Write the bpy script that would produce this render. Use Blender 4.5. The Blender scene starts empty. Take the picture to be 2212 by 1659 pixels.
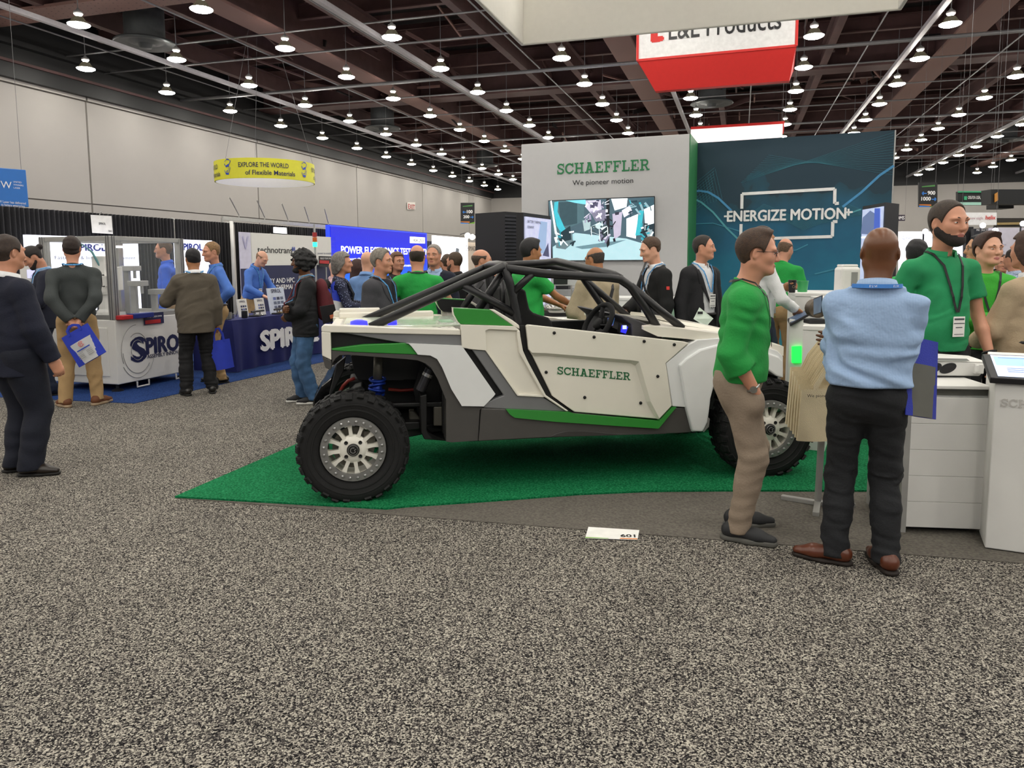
import bpy, bmesh, math, random
import numpy as np
from mathutils import Vector, Matrix
from math import sin, cos, pi, radians as R
random.seed(7); rng = np.random.default_rng(7)
SC = bpy.context.scene; COL = SC.collection
# ---------------------------------------------------------------- camera (image taken to be 2212 x 1659)
W_IMG, H_IMG = 2212., 1659.
FPX, CX, CY, YH, ROLL, HC = 1600., 1106., 732., 565., .005, 1.62
PITCH = math.atan((CY - YH) / FPX)
cam_d = bpy.data.cameras.new('camera'); cam = bpy.data.objects.new('camera', cam_d); COL.objects.link(cam)
cam_d.sensor_fit = 'HORIZONTAL'; cam_d.sensor_width = 36.; cam_d.lens = FPX / W_IMG * 36.
cam_d.shift_y = (CY - H_IMG / 2) / W_IMG; cam_d.clip_start = .05; cam_d.clip_end = 400
cam.matrix_world = Matrix.Translation((0, 0, HC)) @ Matrix.Rotation(pi / 2 - PITCH, 4, 'X') @ Matrix.Rotation(-ROLL, 4, 'Z')
SC.camera = cam
# ---------------------------------------------------------------- world, exposure
LAMP_POWER = 84.
w = bpy.data.worlds.new('hall_air'); SC.world = w; w.use_nodes = True
w.node_tree.nodes['Background'].inputs[0].default_value = (.80, .86, 1., 1)
w.node_tree.nodes['Background'].inputs[1].default_value = .16
SC.view_settings.view_transform = 'Standard'; SC.view_settings.look = 'None'
SC.view_settings.exposure = 0.; SC.view_settings.gamma = 1.; SC.view_settings.use_curve_mapping = False
# ---------------------------------------------------------------- pixel <-> place helpers
def ray(u, v):
    x = (u - CX) / FPX; y = -(v - CY) / FPX; c, s = cos(ROLL), sin(ROLL)
    X, Y = c * x + s * y, -s * x + c * y
    return Vector((X, cos(PITCH) + Y * sin(PITCH), -sin(PITCH) + Y * cos(PITCH)))
EYE = Vector((0, 0, HC))
def G(u, v, z=0.):
    d = ray(u, v); return EYE + d * ((z - HC) / d.z)
def A(u, v, Y):
    d = ray(u, v); return EYE + d * (Y / d.y)
YAW = R(17.1)
def HL(s, l, z=0.):      # hall axes: s along the hall, l across it
    return Vector((s * sin(YAW) + l * cos(YAW), s * cos(YAW) - l * sin(YAW), z))
def onplane(u, v, p, n):
    d = ray(u, v); n = Vector(n); return EYE + d * ((Vector(p) - EYE).dot(n) / d.dot(n))
# ---------------------------------------------------------------- materials
def lin(h):
    if isinstance(h, str):
        h = h.lstrip('#'); c = [int(h[i:i + 2], 16) / 255 for i in (0, 2, 4)]
    else: c = h
    return [x / 12.92 if x <= .04045 else ((x + .055) / 1.055) ** 2.4 for x in c]
MATS = {}
def pm(name, hexc, rough=.5, metal=0., var=.06, scale=12., bump=0., bscale=150., coat=0., emit=None, estr=0., alpha=1., trans=0., sheen=0.):
    if name in MATS: return MATS[name]
    m = bpy.data.materials.new(name); m.use_nodes = True; nt = m.node_tree; b = nt.nodes['Principled BSDF']
    c = lin(hexc); tc = nt.nodes.new('ShaderNodeTexCoord')
    nz = nt.nodes.new('ShaderNodeTexNoise'); nz.inputs['Scale'].default_value = scale; nz.inputs['Detail'].default_value = 3
    nt.links.new(tc.outputs['Object'], nz.inputs['Vector'])
    cr = nt.nodes.new('ShaderNodeValToRGB')
    cr.color_ramp.elements[0].position = .3; cr.color_ramp.elements[1].position = .7
    cr.color_ramp.elements[0].color = [x * (1 - var) for x in c] + [1]
    cr.color_ramp.elements[1].color = [min(1, x * (1 + var)) for x in c] + [1]
    nt.links.new(nz.outputs['Fac'], cr.inputs['Fac']); nt.links.new(cr.outputs['Color'], b.inputs['Base Color'])
    b.inputs['Roughness'].default_value = rough; b.inputs['Metallic'].default_value = metal
    b.inputs['Coat Weight'].default_value = coat; b.inputs['Coat Roughness'].default_value = .08
    b.inputs['Transmission Weight'].default_value = trans; b.inputs['Alpha'].default_value = alpha
    b.inputs['Sheen Weight'].default_value = sheen
    if bump:
        n2 = nt.nodes.new('ShaderNodeTexNoise'); n2.inputs['Scale'].default_value = bscale; n2.inputs['Detail'].default_value = 2
        nt.links.new(tc.outputs['Object'], n2.inputs['Vector'])
        bp = nt.nodes.new('ShaderNodeBump'); bp.inputs['Strength'].default_value = bump; bp.inputs['Distance'].default_value = .01
        nt.links.new(n2.outputs['Fac'], bp.inputs['Height']); nt.links.new(bp.outputs['Normal'], b.inputs['Normal'])
    if emit:
        b.inputs['Emission Color'].default_value = lin(emit) + [1]; b.inputs['Emission Strength'].default_value = estr
    MATS[name] = m; return m
def nodes(name):
    m = bpy.data.materials.new(name); m.use_nodes = True; MATS[name] = m
    nt = m.node_tree; return m, nt, nt.nodes['Principled BSDF']
def N(nt, t, **kw):
    n = nt.nodes.new(t)
    for k, v in kw.items(): setattr(n, k, v)
    return n
def ramp(nt, stops, interp='LINEAR'):
    r = nt.nodes.new('ShaderNodeValToRGB'); e = r.color_ramp.elements; r.color_ramp.interpolation = interp
    while len(e) < len(stops): e.new(.5)
    for el, (p, c) in zip(e, stops): el.position = p; el.color = (lin(c) if isinstance(c, str) else list(c)) + [1]
    return r
def speckle(name, stops, scale, rough=.95, cells=0, bump=.5):
    m, nt, b = nodes(name); tc = N(nt, 'ShaderNodeTexCoord')
    nz = N(nt, 'ShaderNodeTexNoise'); nz.inputs['Scale'].default_value = scale; nz.inputs['Detail'].default_value = 2.; nz.inputs['Roughness'].default_value = .6
    nt.links.new(tc.outputs['Object'], nz.inputs['Vector'])
    cr = ramp(nt, stops); src = nz.outputs['Fac']
    if cells:
        vc = N(nt, 'ShaderNodeTexVoronoi'); vc.inputs['Scale'].default_value = cells
        ms = N(nt, 'ShaderNodeVectorMath', operation='ADD'); sc_ = N(nt, 'ShaderNodeVectorMath', operation='SCALE'); sc_.inputs['Scale'].default_value = .012
        nt.links.new(nz.outputs['Color'], sc_.inputs[0]); nt.links.new(tc.outputs['Object'], ms.inputs[0]); nt.links.new(sc_.outputs[0], ms.inputs[1]); nt.links.new(ms.outputs[0], vc.inputs['Vector'])
        sp_ = N(nt, 'ShaderNodeSeparateXYZ'); nt.links.new(vc.outputs['Color'], sp_.inputs[0])
        mixv = N(nt, 'ShaderNodeMix'); mixv.inputs[0].default_value = .3; nt.links.new(sp_.outputs['X'], mixv.inputs[2]); nt.links.new(nz.outputs['Fac'], mixv.inputs[3]); src = mixv.outputs[0]
    nt.links.new(src, cr.inputs['Fac'])
    n2 = N(nt, 'ShaderNodeTexNoise'); n2.inputs['Scale'].default_value = 2.2; n2.inputs['Detail'].default_value = 5
    nt.links.new(tc.outputs['Object'], n2.inputs['Vector'])
    r2 = ramp(nt, [(.32, (.86, .86, .86)), (.68, (1., 1., 1.))]); nt.links.new(n2.outputs['Fac'], r2.inputs['Fac'])
    mx = N(nt, 'ShaderNodeMixRGB', blend_type='MULTIPLY'); mx.inputs[0].default_value = 1
    nt.links.new(cr.outputs[0], mx.inputs[1]); nt.links.new(r2.outputs[0], mx.inputs[2]); nt.links.new(mx.outputs[0], b.inputs['Base Color'])
    b.inputs['Roughness'].default_value = rough; b.inputs['Specular IOR Level'].default_value = .1
    bp = N(nt, 'ShaderNodeBump'); bp.inputs['Strength'].default_value = bump; bp.inputs['Distance'].default_value = .006
    nt.links.new(src, bp.inputs['Height']); nt.links.new(bp.outputs['Normal'], b.inputs['Normal'])
    return m
def emis(name, hexc, s, var=.04):
    return pm(name, hexc, rough=.4, var=var, emit=hexc, estr=s)
# ---------------------------------------------------------------- mesh builder
class MB:
    def __init__(self): self.v = []; self.f = []; self.m = []; self.mats = []
    def mi(self, mat):
        if mat is None: return 0
        if mat not in self.mats: self.mats.append(mat)
        return self.mats.index(mat)
    def add(self, vs, fs, mat=None):
        o = len(self.v); k = self.mi(mat); self.v += [tuple(p) for p in vs]
        self.f += [tuple(i + o for i in f) for f in fs]; self.m += [k] * len(fs); return self
    def box(self, c, s, mat=None, rot=None):
        x, y, z = [k / 2 for k in s]
        vs = [Vector(p) for p in ((-x, -y, -z), (x, -y, -z), (x, y, -z), (-x, y, -z), (-x, -y, z), (x, -y, z), (x, y, z), (-x, y, z))]
        if rot is not None: vs = [rot @ p for p in vs]
        return self.add([p + Vector(c) for p in vs], [(0, 3, 2, 1), (4, 5, 6, 7), (0, 1, 5, 4), (1, 2, 6, 5), (2, 3, 7, 6), (3, 0, 4, 7)], mat)
    def hexa(self, b, t, mat=None):          # bottom 4 + top 4 points
        n = len(b); fs = [tuple(range(n))[::-1], tuple(range(n, 2 * n))] + [(i, (i + 1) % n, n + (i + 1) % n, n + i) for i in range(n)]
        return self.add(list(b) + list(t), fs, mat)
    def bar(self, p0, p1, w, h, mat=None, up=(0, 0, 1)):
        p0, p1 = Vector(p0), Vector(p1); d = (p1 - p0).normalized(); up = Vector(up)
        sd = d.cross(up); sd = sd.normalized() if sd.length > 1e-5 else Vector((1, 0, 0)); u = sd.cross(d)
        q = [sd * (a * w / 2) + u * (b * h / 2) for a, b in ((-1, -1), (1, -1), (1, 1), (-1, 1))]
        return self.hexa([p0 + k for k in q], [p1 + k for k in q], mat)
    def tube(self, path, r, mat=None, n=10, cap=True, closed=False):
        path = [Vector(p) for p in path]; K = len(path); rs = r if isinstance(r, (list, tuple)) else [r] * K
        prev = None; vs = []; fs = []
        for i, p in enumerate(path):
            if closed: d = path[(i + 1) % K] - path[i - 1]
            else: d = path[min(i + 1, K - 1)] - path[max(i - 1, 0)]
            d.normalize()
            if prev is None:
                a = Vector((0, 0, 1)) if abs(d.z) < .9 else Vector((1, 0, 0)); x = d.cross(a).normalized()
            else:
                x = prev - d * prev.dot(d); x.normalize()
            prev = x; y = d.cross(x)
            vs += [p + (x * cos(2 * pi * k / n) + y * sin(2 * pi * k / n)) * rs[i] for k in range(n)]
        for i in range(K if closed else K - 1):
            j = (i + 1) % K
            fs += [(i * n + k, i * n + (k + 1) % n, j * n + (k + 1) % n, j * n + k) for k in range(n)]
        if cap and not closed: fs += [tuple(range(n))[::-1], tuple((K - 1) * n + k for k in range(n))]
        return self.add(vs, fs, mat)
    def cyl(self, p0, p1, r0, r1=None, mat=None, n=16):
        return self.tube([p0, p1], [r0, r0 if r1 is None else r1], mat, n)
    def lathe(self, prof, c=(0, 0, 0), n=24, mat=None, axis='z', cap=True):
        c = Vector(c); vs = []; fs = []
        for r, z in prof:
            for k in range(n):
                a = 2 * pi * k / n; q = (r * cos(a), r * sin(a), z)
                if axis == 'y': q = (q[0], q[2], q[1])
                if axis == 'x': q = (q[2], q[0], q[1])
                vs.append(c + Vector(q))
        for i in range(len(prof) - 1):
            fs += [(i * n + k, i * n + (k + 1) % n, (i + 1) * n + (k + 1) % n, (i + 1) * n + k) for k in range(n)]
        if cap: fs += [tuple(range(n))[::-1], tuple((len(prof) - 1) * n + k for k in range(n))]
        return self.add(vs, fs, mat)
    def prism(self, pts, off, mat=None):     # 3-D outline extruded by the vector off
        off = Vector(off); return self.hexa([Vector(p) for p in pts], [Vector(p) + off for p in pts], mat)
    def quad(self, a, b, c, d, mat=None): return self.add([a, b, c, d], [(0, 1, 2, 3)], mat)
    def grid(self, rows, mat=None):
        n = len(rows[0]); vs = [p for r in rows for p in r]
        fs = [(i * n + j, i * n + j + 1, (i + 1) * n + j + 1, (i + 1) * n + j) for i in range(len(rows) - 1) for j in range(n - 1)]
        return self.add(vs, fs, mat)
    def ball(self, c, r, mat=None, n=12, m=8):
        r = r if isinstance(r, (tuple, list)) else (r, r, r); c = Vector(c)
        vs = [c + Vector((0, 0, -r[2]))]
        for i in range(1, m):
            t = -pi / 2 + pi * i / m
            vs += [c + Vector((r[0] * cos(t) * cos(2 * pi * k / n), r[1] * cos(t) * sin(2 * pi * k / n), r[2] * sin(t))) for k in range(n)]
        vs.append(c + Vector((0, 0, r[2]))); L = len(vs) - 1
        fs = [(0, 1 + (k + 1) % n, 1 + k) for k in range(n)]
        for i in range(m - 2): fs += [(1 + i * n + k, 1 + i * n + (k + 1) % n, 1 + (i + 1) * n + (k + 1) % n, 1 + (i + 1) * n + k) for k in range(n)]
        fs += [(L, 1 + (m - 2) * n + k, 1 + (m - 2) * n + (k + 1) % n) for k in range(n)]
        return self.add(vs, fs, mat)
    def xf(self, M, start=0):
        self.v = self.v[:start] + [tuple(M @ Vector(p)) for p in self.v[start:]]; return self
    def mesh(self, name, mat=None, smooth=False, fix=True):
        me = bpy.data.meshes.new(name); me.from_pydata(self.v, [], self.f)
        mats = self.mats if self.mats else [mat]
        for k in mats: me.materials.append(k if k else mat)
        me.polygons.foreach_set('material_index', self.m)
        if fix:
            bm = bmesh.new(); bm.from_mesh(me); bmesh.ops.recalc_face_normals(bm, faces=bm.faces); bm.to_mesh(me); bm.free()
        if smooth: me.polygons.foreach_set('use_smooth', [True] * len(me.polygons))
        me.update(); return me
def link(name, me, parent=None, local=False):
    o = bpy.data.objects.new(name, me); COL.objects.link(o)
    if parent is not None:
        o.parent = parent
        if not local: o.matrix_parent_inverse = parent.matrix_basis.inverted() if parent.parent is None else (parent.parent.matrix_basis).inverted()
    return o
def obj(name, mb, mat=None, parent=None, smooth=False, bevel=0., seg=2, local=False, autos=None):
    o = link(name, mb.mesh(name, mat, smooth or autos is not None), parent, local)
    if bevel:
        b = o.modifiers.new('edge', 'BEVEL'); b.width = bevel; b.segments = seg; b.limit_method = 'ANGLE'; b.angle_limit = R(35)
    if autos is not None: sharp(o.data, autos)
    return o
def sharp(me, deg):
    bm = bmesh.new(); bm.from_mesh(me); a = R(deg)
    for e in bm.edges:
        if len(e.link_faces) != 2 or e.calc_face_angle(0) > a: e.smooth = False
    bm.to_mesh(me); bm.free()
def tag(o, label, cat, group=None, kind=None):
    if label: o['label'] = label
    if cat: o['category'] = cat
    if group: o['group'] = group
    if kind: o['kind'] = kind
    return o
def thing(name, label, cat, loc=(0, 0, 0), rz=0., group=None):
    o = bpy.data.objects.new(name, None); COL.objects.link(o); o.empty_display_size = .1
    o.matrix_basis = Matrix.Translation(loc) @ Matrix.Rotation(rz, 4, 'Z'); return tag(o, label, cat, group)
def struct(name, mb, mat, bevel=0.):
    o = obj(name, mb, mat, bevel=bevel); o['kind'] = 'structure'; return o
def dup(root, M, label=None, group=None):
    r = root.copy(); COL.objects.link(r); r.matrix_basis = M
    if label: r['label'] = label
    if group: r['group'] = group
    for ch in root.children:
        c = ch.copy(); COL.objects.link(c); c.parent = r
        for g in ch.children:
            d = g.copy(); COL.objects.link(d); d.parent = c
    return r
# flat lettering: built-in font, turned into a mesh lying on a plane (o = lower left, ux = reading direction, uy = up)
def textmesh(s, weight=0., ext=.0015, space=1.):
    cu = bpy.data.curves.new('t', 'FONT'); cu.body = s; cu.size = 1.; cu.offset = weight; cu.space_character = space; cu.resolution_u = 3
    t = bpy.data.objects.new('t', cu); COL.objects.link(t)
    me = bpy.data.meshes.new_from_object(t.evaluated_get(bpy.context.evaluated_depsgraph_get()))
    bpy.data.objects.remove(t); bpy.data.curves.remove(cu)
    v = np.array([tuple(p.co) for p in me.vertices]) if len(me.vertices) else np.zeros((1, 3)); f = [tuple(p.vertices) for p in me.polygons]
    bpy.data.meshes.remove(me); return v, f
def letters(mb, s, p, ux, uy, width=None, height=None, mat=None, weight=0., align='l', off=.003, space=1., shear=0.):
    v, f = textmesh(s, 0., space=space); ux = Vector(ux).normalized(); uy = Vector(uy).normalized(); n = ux.cross(uy)
    x0, x1 = v[:, 0].min(), v[:, 0].max(); cap = .729; p = Vector(p)
    sy = (height / cap) if height else None; sx = (width / (x1 - x0)) if width else sy
    if sy is None: sy = sx
    sh = {'l': 0, 'c': -.5, 'r': -1}[align] * (x1 - x0) * sx
    for i_, (ox, oy) in enumerate(((0, 0), (-.7, 0), (.7, 0), (0, -.5), (0, .5)) if weight else ((0, 0),)):
        mb.add([p + ux * ((a + ox * weight - x0) * sx + sh + shear * b * sy) + uy * ((b + oy * weight) * sy) + n * (off + .0002 * i_) for a, b, _ in v], f, mat)
    return mb
# slab-serif capitals drawn as strokes (unit height 1)
def slab(ch):
    t, sfl, sh = .17, .12, .13; P = []
    def rect(x0, y0, x1, y1): P.append([(x0, y0), (x1, y0), (x1, y1), (x0, y1)])
    def arc(cx, cy, rx, ry, a0, a1, tt=t, n=14):
        for i in range(n):
            b0, b1 = R(a0 + (a1 - a0) * i / n), R(a0 + (a1 - a0) * (i + 1) / n)
            P.append([(cx + rx * cos(b0), cy + ry * sin(b0)), (cx + rx * cos(b1), cy + ry * sin(b1)), (cx + (rx - tt) * cos(b1), cy + (ry - tt) * sin(b1)), (cx + (rx - tt) * cos(b0), cy + (ry - tt) * sin(b0))])
    def stem(x, w=.16): rect(x, 0, x + w, 1); 
    def serif(x, y, w): rect(x, y, x + w, y + sh)
    if ch == 'S':
        arc(.36, .73, .33, .27, 20, 270, .15); arc(.36, .28, .35, .28, -160, 90, .15)
        rect(.60, .62, .69, 1.0); rect(.01, 0, .10, .38); return P, .74
    if ch == 'C':
        arc(.46, .5, .45, .5, 40, 320, .16, 20); rect(.74, .62, .84, 1.0); rect(.76, .18, .86, .36); return P, .9
    if ch == 'H':
        stem(.12); stem(.66); rect(.12, .42, .8, .56)
        for x in (0, .54):
            serif(x, 0, .40); serif(x, 1 - sh, .40)
        return P, .97
    if ch == 'A':
        P.append([(.12, 0), (.29, 0), (.53, .86), (.53, 1), (.36, 1)]); P.append([(.66, 0), (.84, 0), (.58, 1), (.43, 1), (.47, .8)])
        rect(.26, .26, .72, .39); serif(0, 0, .40); serif(.55, 0, .42); rect(.26, 1 - sh, .6, 1); return P, .99
    if ch in 'EF':
        stem(.12); serif(0, 0, .40); serif(0, 1 - sh, .74); rect(.66, .68, .76, 1); rect(.2, .44, .5, .56); rect(.44, .34, .53, .66)
        if ch == 'E': serif(0, 0, .76); rect(.68, 0, .78, .32); return P, .84
        return P, .80
    if ch == 'L':
        stem(.12); serif(0, 0, .72); serif(0, 1 - sh, .42); rect(.64, 0, .74, .36); return P, .78
    if ch == 'R':
        stem(.12); serif(0, 0, .40); rect(0, 1 - sh, .5, 1); rect(.2, .42, .5, .55); arc(.5, .71, .28, .29, -90, 90, .15)
        P.append([(.42, .46), (.58, .46), (.80, .1), (.64, .06)]); serif(.62, 0, .3); return P, .94
    return P, .5
def slabword(mb, word, p, ux, uy, width, height, mat, off=.003):
    ux = Vector(ux).normalized(); uy = Vector(uy).normalized(); n = ux.cross(uy); p = Vector(p)
    tot = sum(slab(c)[1] + .06 for c in word) - .06; k = width / tot; x = 0
    for c in word:
        polys, adv = slab(c)
        for i, q in enumerate(polys):
            mb.add([p + ux * ((x + a) * k) + uy * (b * height) + n * (off + .00012 * (i % 5)) for a, b in q], [tuple(range(len(q)))], mat)
        x += adv + .06
    return mb
# ================================================================ hall shell
M_floor = speckle('aisle_carpet', [(.2, '#100f12'), (.42, '#393636'), (.58, '#736e68'), (.8, '#bdb7aa')], 80, cells=185)
M_grey_carpet = speckle('grey_booth_carpet', [(.3, '#5b5752'), (.7, '#78736b')], 60, bump=.3)
M_turf = speckle('green_turf_carpet', [(.3, '#0a5230'), (.5, '#147345'), (.72, '#379664')], 70, bump=.6)
M_blue_carpet = speckle('blue_booth_carpet', [(.3, '#1b2f5c'), (.7, '#33518f')], 70, bump=.3)
M_wall = pm('wall_cream', '#aaa6a1', .8, var=.02, scale=1.2, bump=.04, bscale=30)
M_groove = pm('wall_joint', '#77736c', .9)
M_black = pm('black_paint', '#0b0b0d', .6)
M_deck = pm('roof_deck', '#1d181a', .9, var=.3, scale=2.)
M_beam = pm('brown_steel', '#573d3c', .7, var=.15, scale=3.)
M_pipe = pm('grey_pipe', '#8f8f92', .45, metal=.4)
M_track = pm('galvanised_track', '#b9b6bb', .4, metal=.3)
M_duct = pm('duct_metal', '#55585a', .5, metal=.4)
m, nt, b = nodes('riveted_plate')
tc = N(nt, 'ShaderNodeTexCoord'); vo = N(nt, 'ShaderNodeTexVoronoi'); vo.inputs['Scale'].default_value = 5.; vo.inputs['Randomness'].default_value = .1
nt.links.new(tc.outputs['Object'], vo.inputs['Vector']); cr = ramp(nt, [(.09, '#4a3534'), (.13, '#86665f')]); nt.links.new(vo.outputs['Distance'], cr.inputs['Fac'])
nt.links.new(cr.outputs[0], b.inputs['Base Color']); b.inputs['Roughness'].default_value = .7; M_plate = m

S0, S1, L0, L1 = -14., 62., -20.9, 30.
fl = MB().hexa([HL(S0, L0, -.2), HL(S0, L1, -.2), HL(S1, L1, -.2), HL(S1, L0, -.2)], [HL(S0, L0), HL(S0, L1), HL(S1, L1), HL(S1, L0)])
floor = struct('floor', fl, M_floor)
# carpets laid on the floor
def carpet(name, pts, z, mat, label, h=.004):
    mb = MB(); mb.prism([(p[0], p[1], z) for p in pts], (0, 0, h)); o = obj(name, mb, mat); return tag(o, label, 'carpet')
tipL, back = G(378, 1077), G(640, 963); dl = (back - tipL).normalized()
fr = G(2212, 1218); df = (fr - tipL).normalized()
corner = tipL + df * 9.5
carpet('booth_carpet', [tipL, tipL + df * 9.5, tipL + df * 9.5 + dl * 10, tipL + dl * 10], .001, M_grey_carpet, 'plain grey booth carpet beneath the green turf and the white counters')
arc = [G(835, 1103), G(880, 1098), G(985, 1091), G(1100, 1083), G(1250, 1071.5), G(1400, 1065), G(1560, 1063.5), G(1890, 1064), G(2060, 1068)]
far = [G(2060, 1068) + dl * 3.6, tipL + dl * 3.9]
carpet('green_turf_carpet', [tipL] + arc + far, .0055, M_turf, 'green turf carpet with a curved edge under the off road buggy', .012)
bA, bB, bC = G(75, 862), G(290, 872), G(640, 795)
carpet('blue_booth_carpet', [bA + (bA - bB) * 2.2, bB, bC + (bC - bB) * .6, bC + (bC - bB) * .6 + Vector((-4, .6, 0)), bA + (bA - bB) * 2.2 + Vector((-.5, 4, 0))], .001, M_blue_carpet, 'blue carpet under the pin maker booth at left')
# strip with the booth number, taped on the aisle carpet
tg = thing('booth_number_strip', 'white floor strip printed 601 lying on the carpet edge', 'floor sign', G(1322, 1152))
q = [G(1264, 1163, .006), G(1377, 1166.5, .006), G(1381, 1146, .006), G(1271, 1139, .006)]
obj('strip', MB().prism(q, (0, 0, .003)), pm('white_paper', '#f1f0ec', .6), tg)
ux = (q[1] - q[0]).normalized(); uy = (q[3] - q[0]) - ux * (q[3] - q[0]).dot(ux); uy.normalize()
mb = letters(MB(), '601', G(1341, 1160, .009), ux, uy, height=.045, width=.085, mat=pm('print_black', '#151515', .6), weight=.03, off=.001)
obj('lettering', mb, None, tg)
mb = MB(); L = (q[1] - q[0]).length
mb.prism([q[0] + uy * .001 + Vector((0, 0, .0033)), q[0] + ux * L * .45 + uy * .001 + Vector((0, 0, .0033)), q[0] + ux * L * .45 + uy * .006 + Vector((0, 0, .0033)), q[0] + uy * .014 + Vector((0, 0, .0033))], (0, 0, .0004), pm('leaf_green', '#76b82a', .6))
mb.prism([q[0] + ux * L * .66 + uy * .002 + Vector((0, 0, .0033)), q[1] + uy * .002 + Vector((0, 0, .0033)), q[1] + uy * .016 + Vector((0, 0, .0033)), q[0] + ux * L * .68 + uy * .016 + Vector((0, 0, .0033))], (0, 0, .0004), pm('print_orange', '#e0863a', .6))
letters(mb, 'AMERICAS', q[0] + ux * .1 + uy * .075 + Vector((0, 0, .003)), ux, uy, width=.075, mat=pm('print_grey', '#b7c0b4', .6), off=.001) if False else None
obj('colour_stripe', mb, None, tg)

# left wall: cream panels over a dark joint, black soffit above
T = 7.09
wl = MB().hexa([HL(S0, L0 - .3), HL(S1, L0 - .3), HL(S1, L0 - .06), HL(S0, L0 - .06)], [HL(S0, L0 - .3, T), HL(S1, L0 - .3, T), HL(S1, L0 - .06, T), HL(S0, L0 - .06, T)])
wall_left = struct('wall_left', wl, M_groove)
nrm = Vector((cos(YAW), -sin(YAW), 0)); pw = HL(0, L0)
sj = onplane(192, 330, pw, nrm); s_j = sj.x * sin(YAW) + sj.y * cos(YAW)
zlow = onplane(200, 441, pw, nrm).z; zup = onplane(183, 219, pw, nrm).z
edges = [s_j + 9.1 * k for k in range(-4, 6)]
for i in range(len(edges) - 1):
    a, c = max(edges[i] + .035, S0), min(edges[i + 1] - .035, S1)
    if c <= a: continue
    for z0, z1, d in ((.0, zlow - .02, 0), (zlow + .02, zup - .02, 0), (zup + .02, T, .05)):
        mb = MB().hexa([HL(a, L0 - .06, z0), HL(c, L0 - .06, z0), HL(c, L0 + d, z0), HL(a, L0 + d, z0)], [HL(a, L0 - .06, z1), HL(c, L0 - .06, z1), HL(c, L0 + d, z1), HL(a, L0 + d, z1)])
        obj('wall_panel', mb, M_wall, wall_left)
def hbox(mb, s0, s1, l0, l1, z0, z1, mat=None):
    return mb.hexa([HL(s0, l0, z0), HL(s1, l0, z0), HL(s1, l1, z0), HL(s0, l1, z0)], [HL(s0, l0, z1), HL(s1, l0, z1), HL(s1, l1, z1), HL(s0, l1, z1)], mat)
mb = hbox(MB(), S0, S1, L0 - .3, L0 + .25, T, 8.3, M_black); hbox(mb, S0, S1, L0 - .3, L0, T, 10.2, M_black); hbox(mb, S0, S1, L0 + .25, L0 + .33, T + .42, T + .5, M_beam); hbox(mb, S0, S1, L0 + .25, L0 + .5, T + .9, T + 1.05, M_black)
struct('trim_1', mb, M_black)
mb = hbox(MB(), S1, S1 + .3, L0, L1, 0, T); struct('wall_back', mb, M_wall)
mb = hbox(MB(), S1 - .1, S1 + .3, L0, L1, T, 10.2); struct('trim_2', mb, M_black)
mb = hbox(MB(), S1 - .04, S1, L0, L1, 3.2, 3.26); struct('trim_3', mb, M_groove)

# ceiling: dark deck with steel hung below it
ceil = struct('ceiling', hbox(MB(), S0, S1, L0, L1, 10.2, 10.4), M_deck)
def ibeam(mb, p0, p1, h, wd, mat, t=.04):
    up = Vector((0, 0, h / 2 - t / 2)); mb.bar(p0 + up, p1 + up, wd, t, mat); mb.bar(p0 - up, p1 - up, wd, t, mat); mb.bar(p0, p1, .03, h - t, mat)
for l in (-18.0, -15.0, -11.0, -7.6, -5.9, -1.0, 2.6, 9.2, 12.6, 19, 23):
    mb = MB(); ibeam(mb, HL(S0, l, 8.75), HL(S1, l, 8.75), .6, .24, M_beam); obj('steel_beam', mb, M_beam, ceil)
for l in (-13.2, -3.72, 6.3, 16.1, 26):
    mb = hbox(MB(), S0, S1, l - .4, l + .4, 8.25, 8.33, M_plate); hbox(mb, S0, S1, l - .05, l + .05, 8.33, 9.7, M_beam); hbox(mb, S0, S1, l - .4, l + .4, 9.7, 9.78, M_beam)
    obj('plate_girder', mb, None, ceil)
for s in (2.9, 16.4, 29.8, 43.2, 56.6):
    mb = hbox(MB(), s - .45, s + .45, L0, L1, 8.4, 8.48, M_plate if s < 20 else M_beam); hbox(mb, s - .05, s + .05, L0, L1, 8.48, 9.7, M_beam)
    obj('cross_girder', mb, None, ceil)
for k in range(23):
    s = S0 + 3.35 * k + 1.2
    mb = MB(); ibeam(mb, HL(s, L0, 9.25), HL(s, L1, 9.25), .45, .18, M_beam); obj('cross_beam', mb, M_beam, ceil)
mb = MB()
for k in range(66):
    s = S0 + 1.15 * k + .5
    if s < S1: mb.bar(HL(s, L0, 9.72), HL(s, L1, 9.72), .1, .16); mb.bar(HL(s, L0, 9.98), HL(s, L1, 9.98), .06, .06)
o = obj('joist_lines', mb, M_beam, ceil); o['kind'] = 'stuff'
mb = MB()                                                # braces, hangers and drop rods among the beams
for k in range(420):
    s, l = random.uniform(8, 60), random.uniform(L0 + 1, 22); z = random.uniform(8.5, 9.9)
    a = random.choice([0, 0, pi / 2, .5]); ln = random.uniform(.6, 2.6); d = HL(cos(a) * ln, sin(a) * ln, random.choice([0, 0, .5, -.4]))
    mb.bar(HL(s, l, z), HL(s, l, z) + d, .06, random.choice([.06, .1, .2]), random.choice([M_beam, M_beam, M_deck, M_plate]))
o = obj('bracing', mb, None, ceil); o['kind'] = 'stuff'
for l in (-16.9, -9.58, -2.5, 4.52, 11.6, 18.6, 25.6):
    mb = MB().bar(HL(S0, l, 7.72), HL(S1, l, 7.72), .13, .12); obj('strut_track', mb, M_track, ceil)
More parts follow.
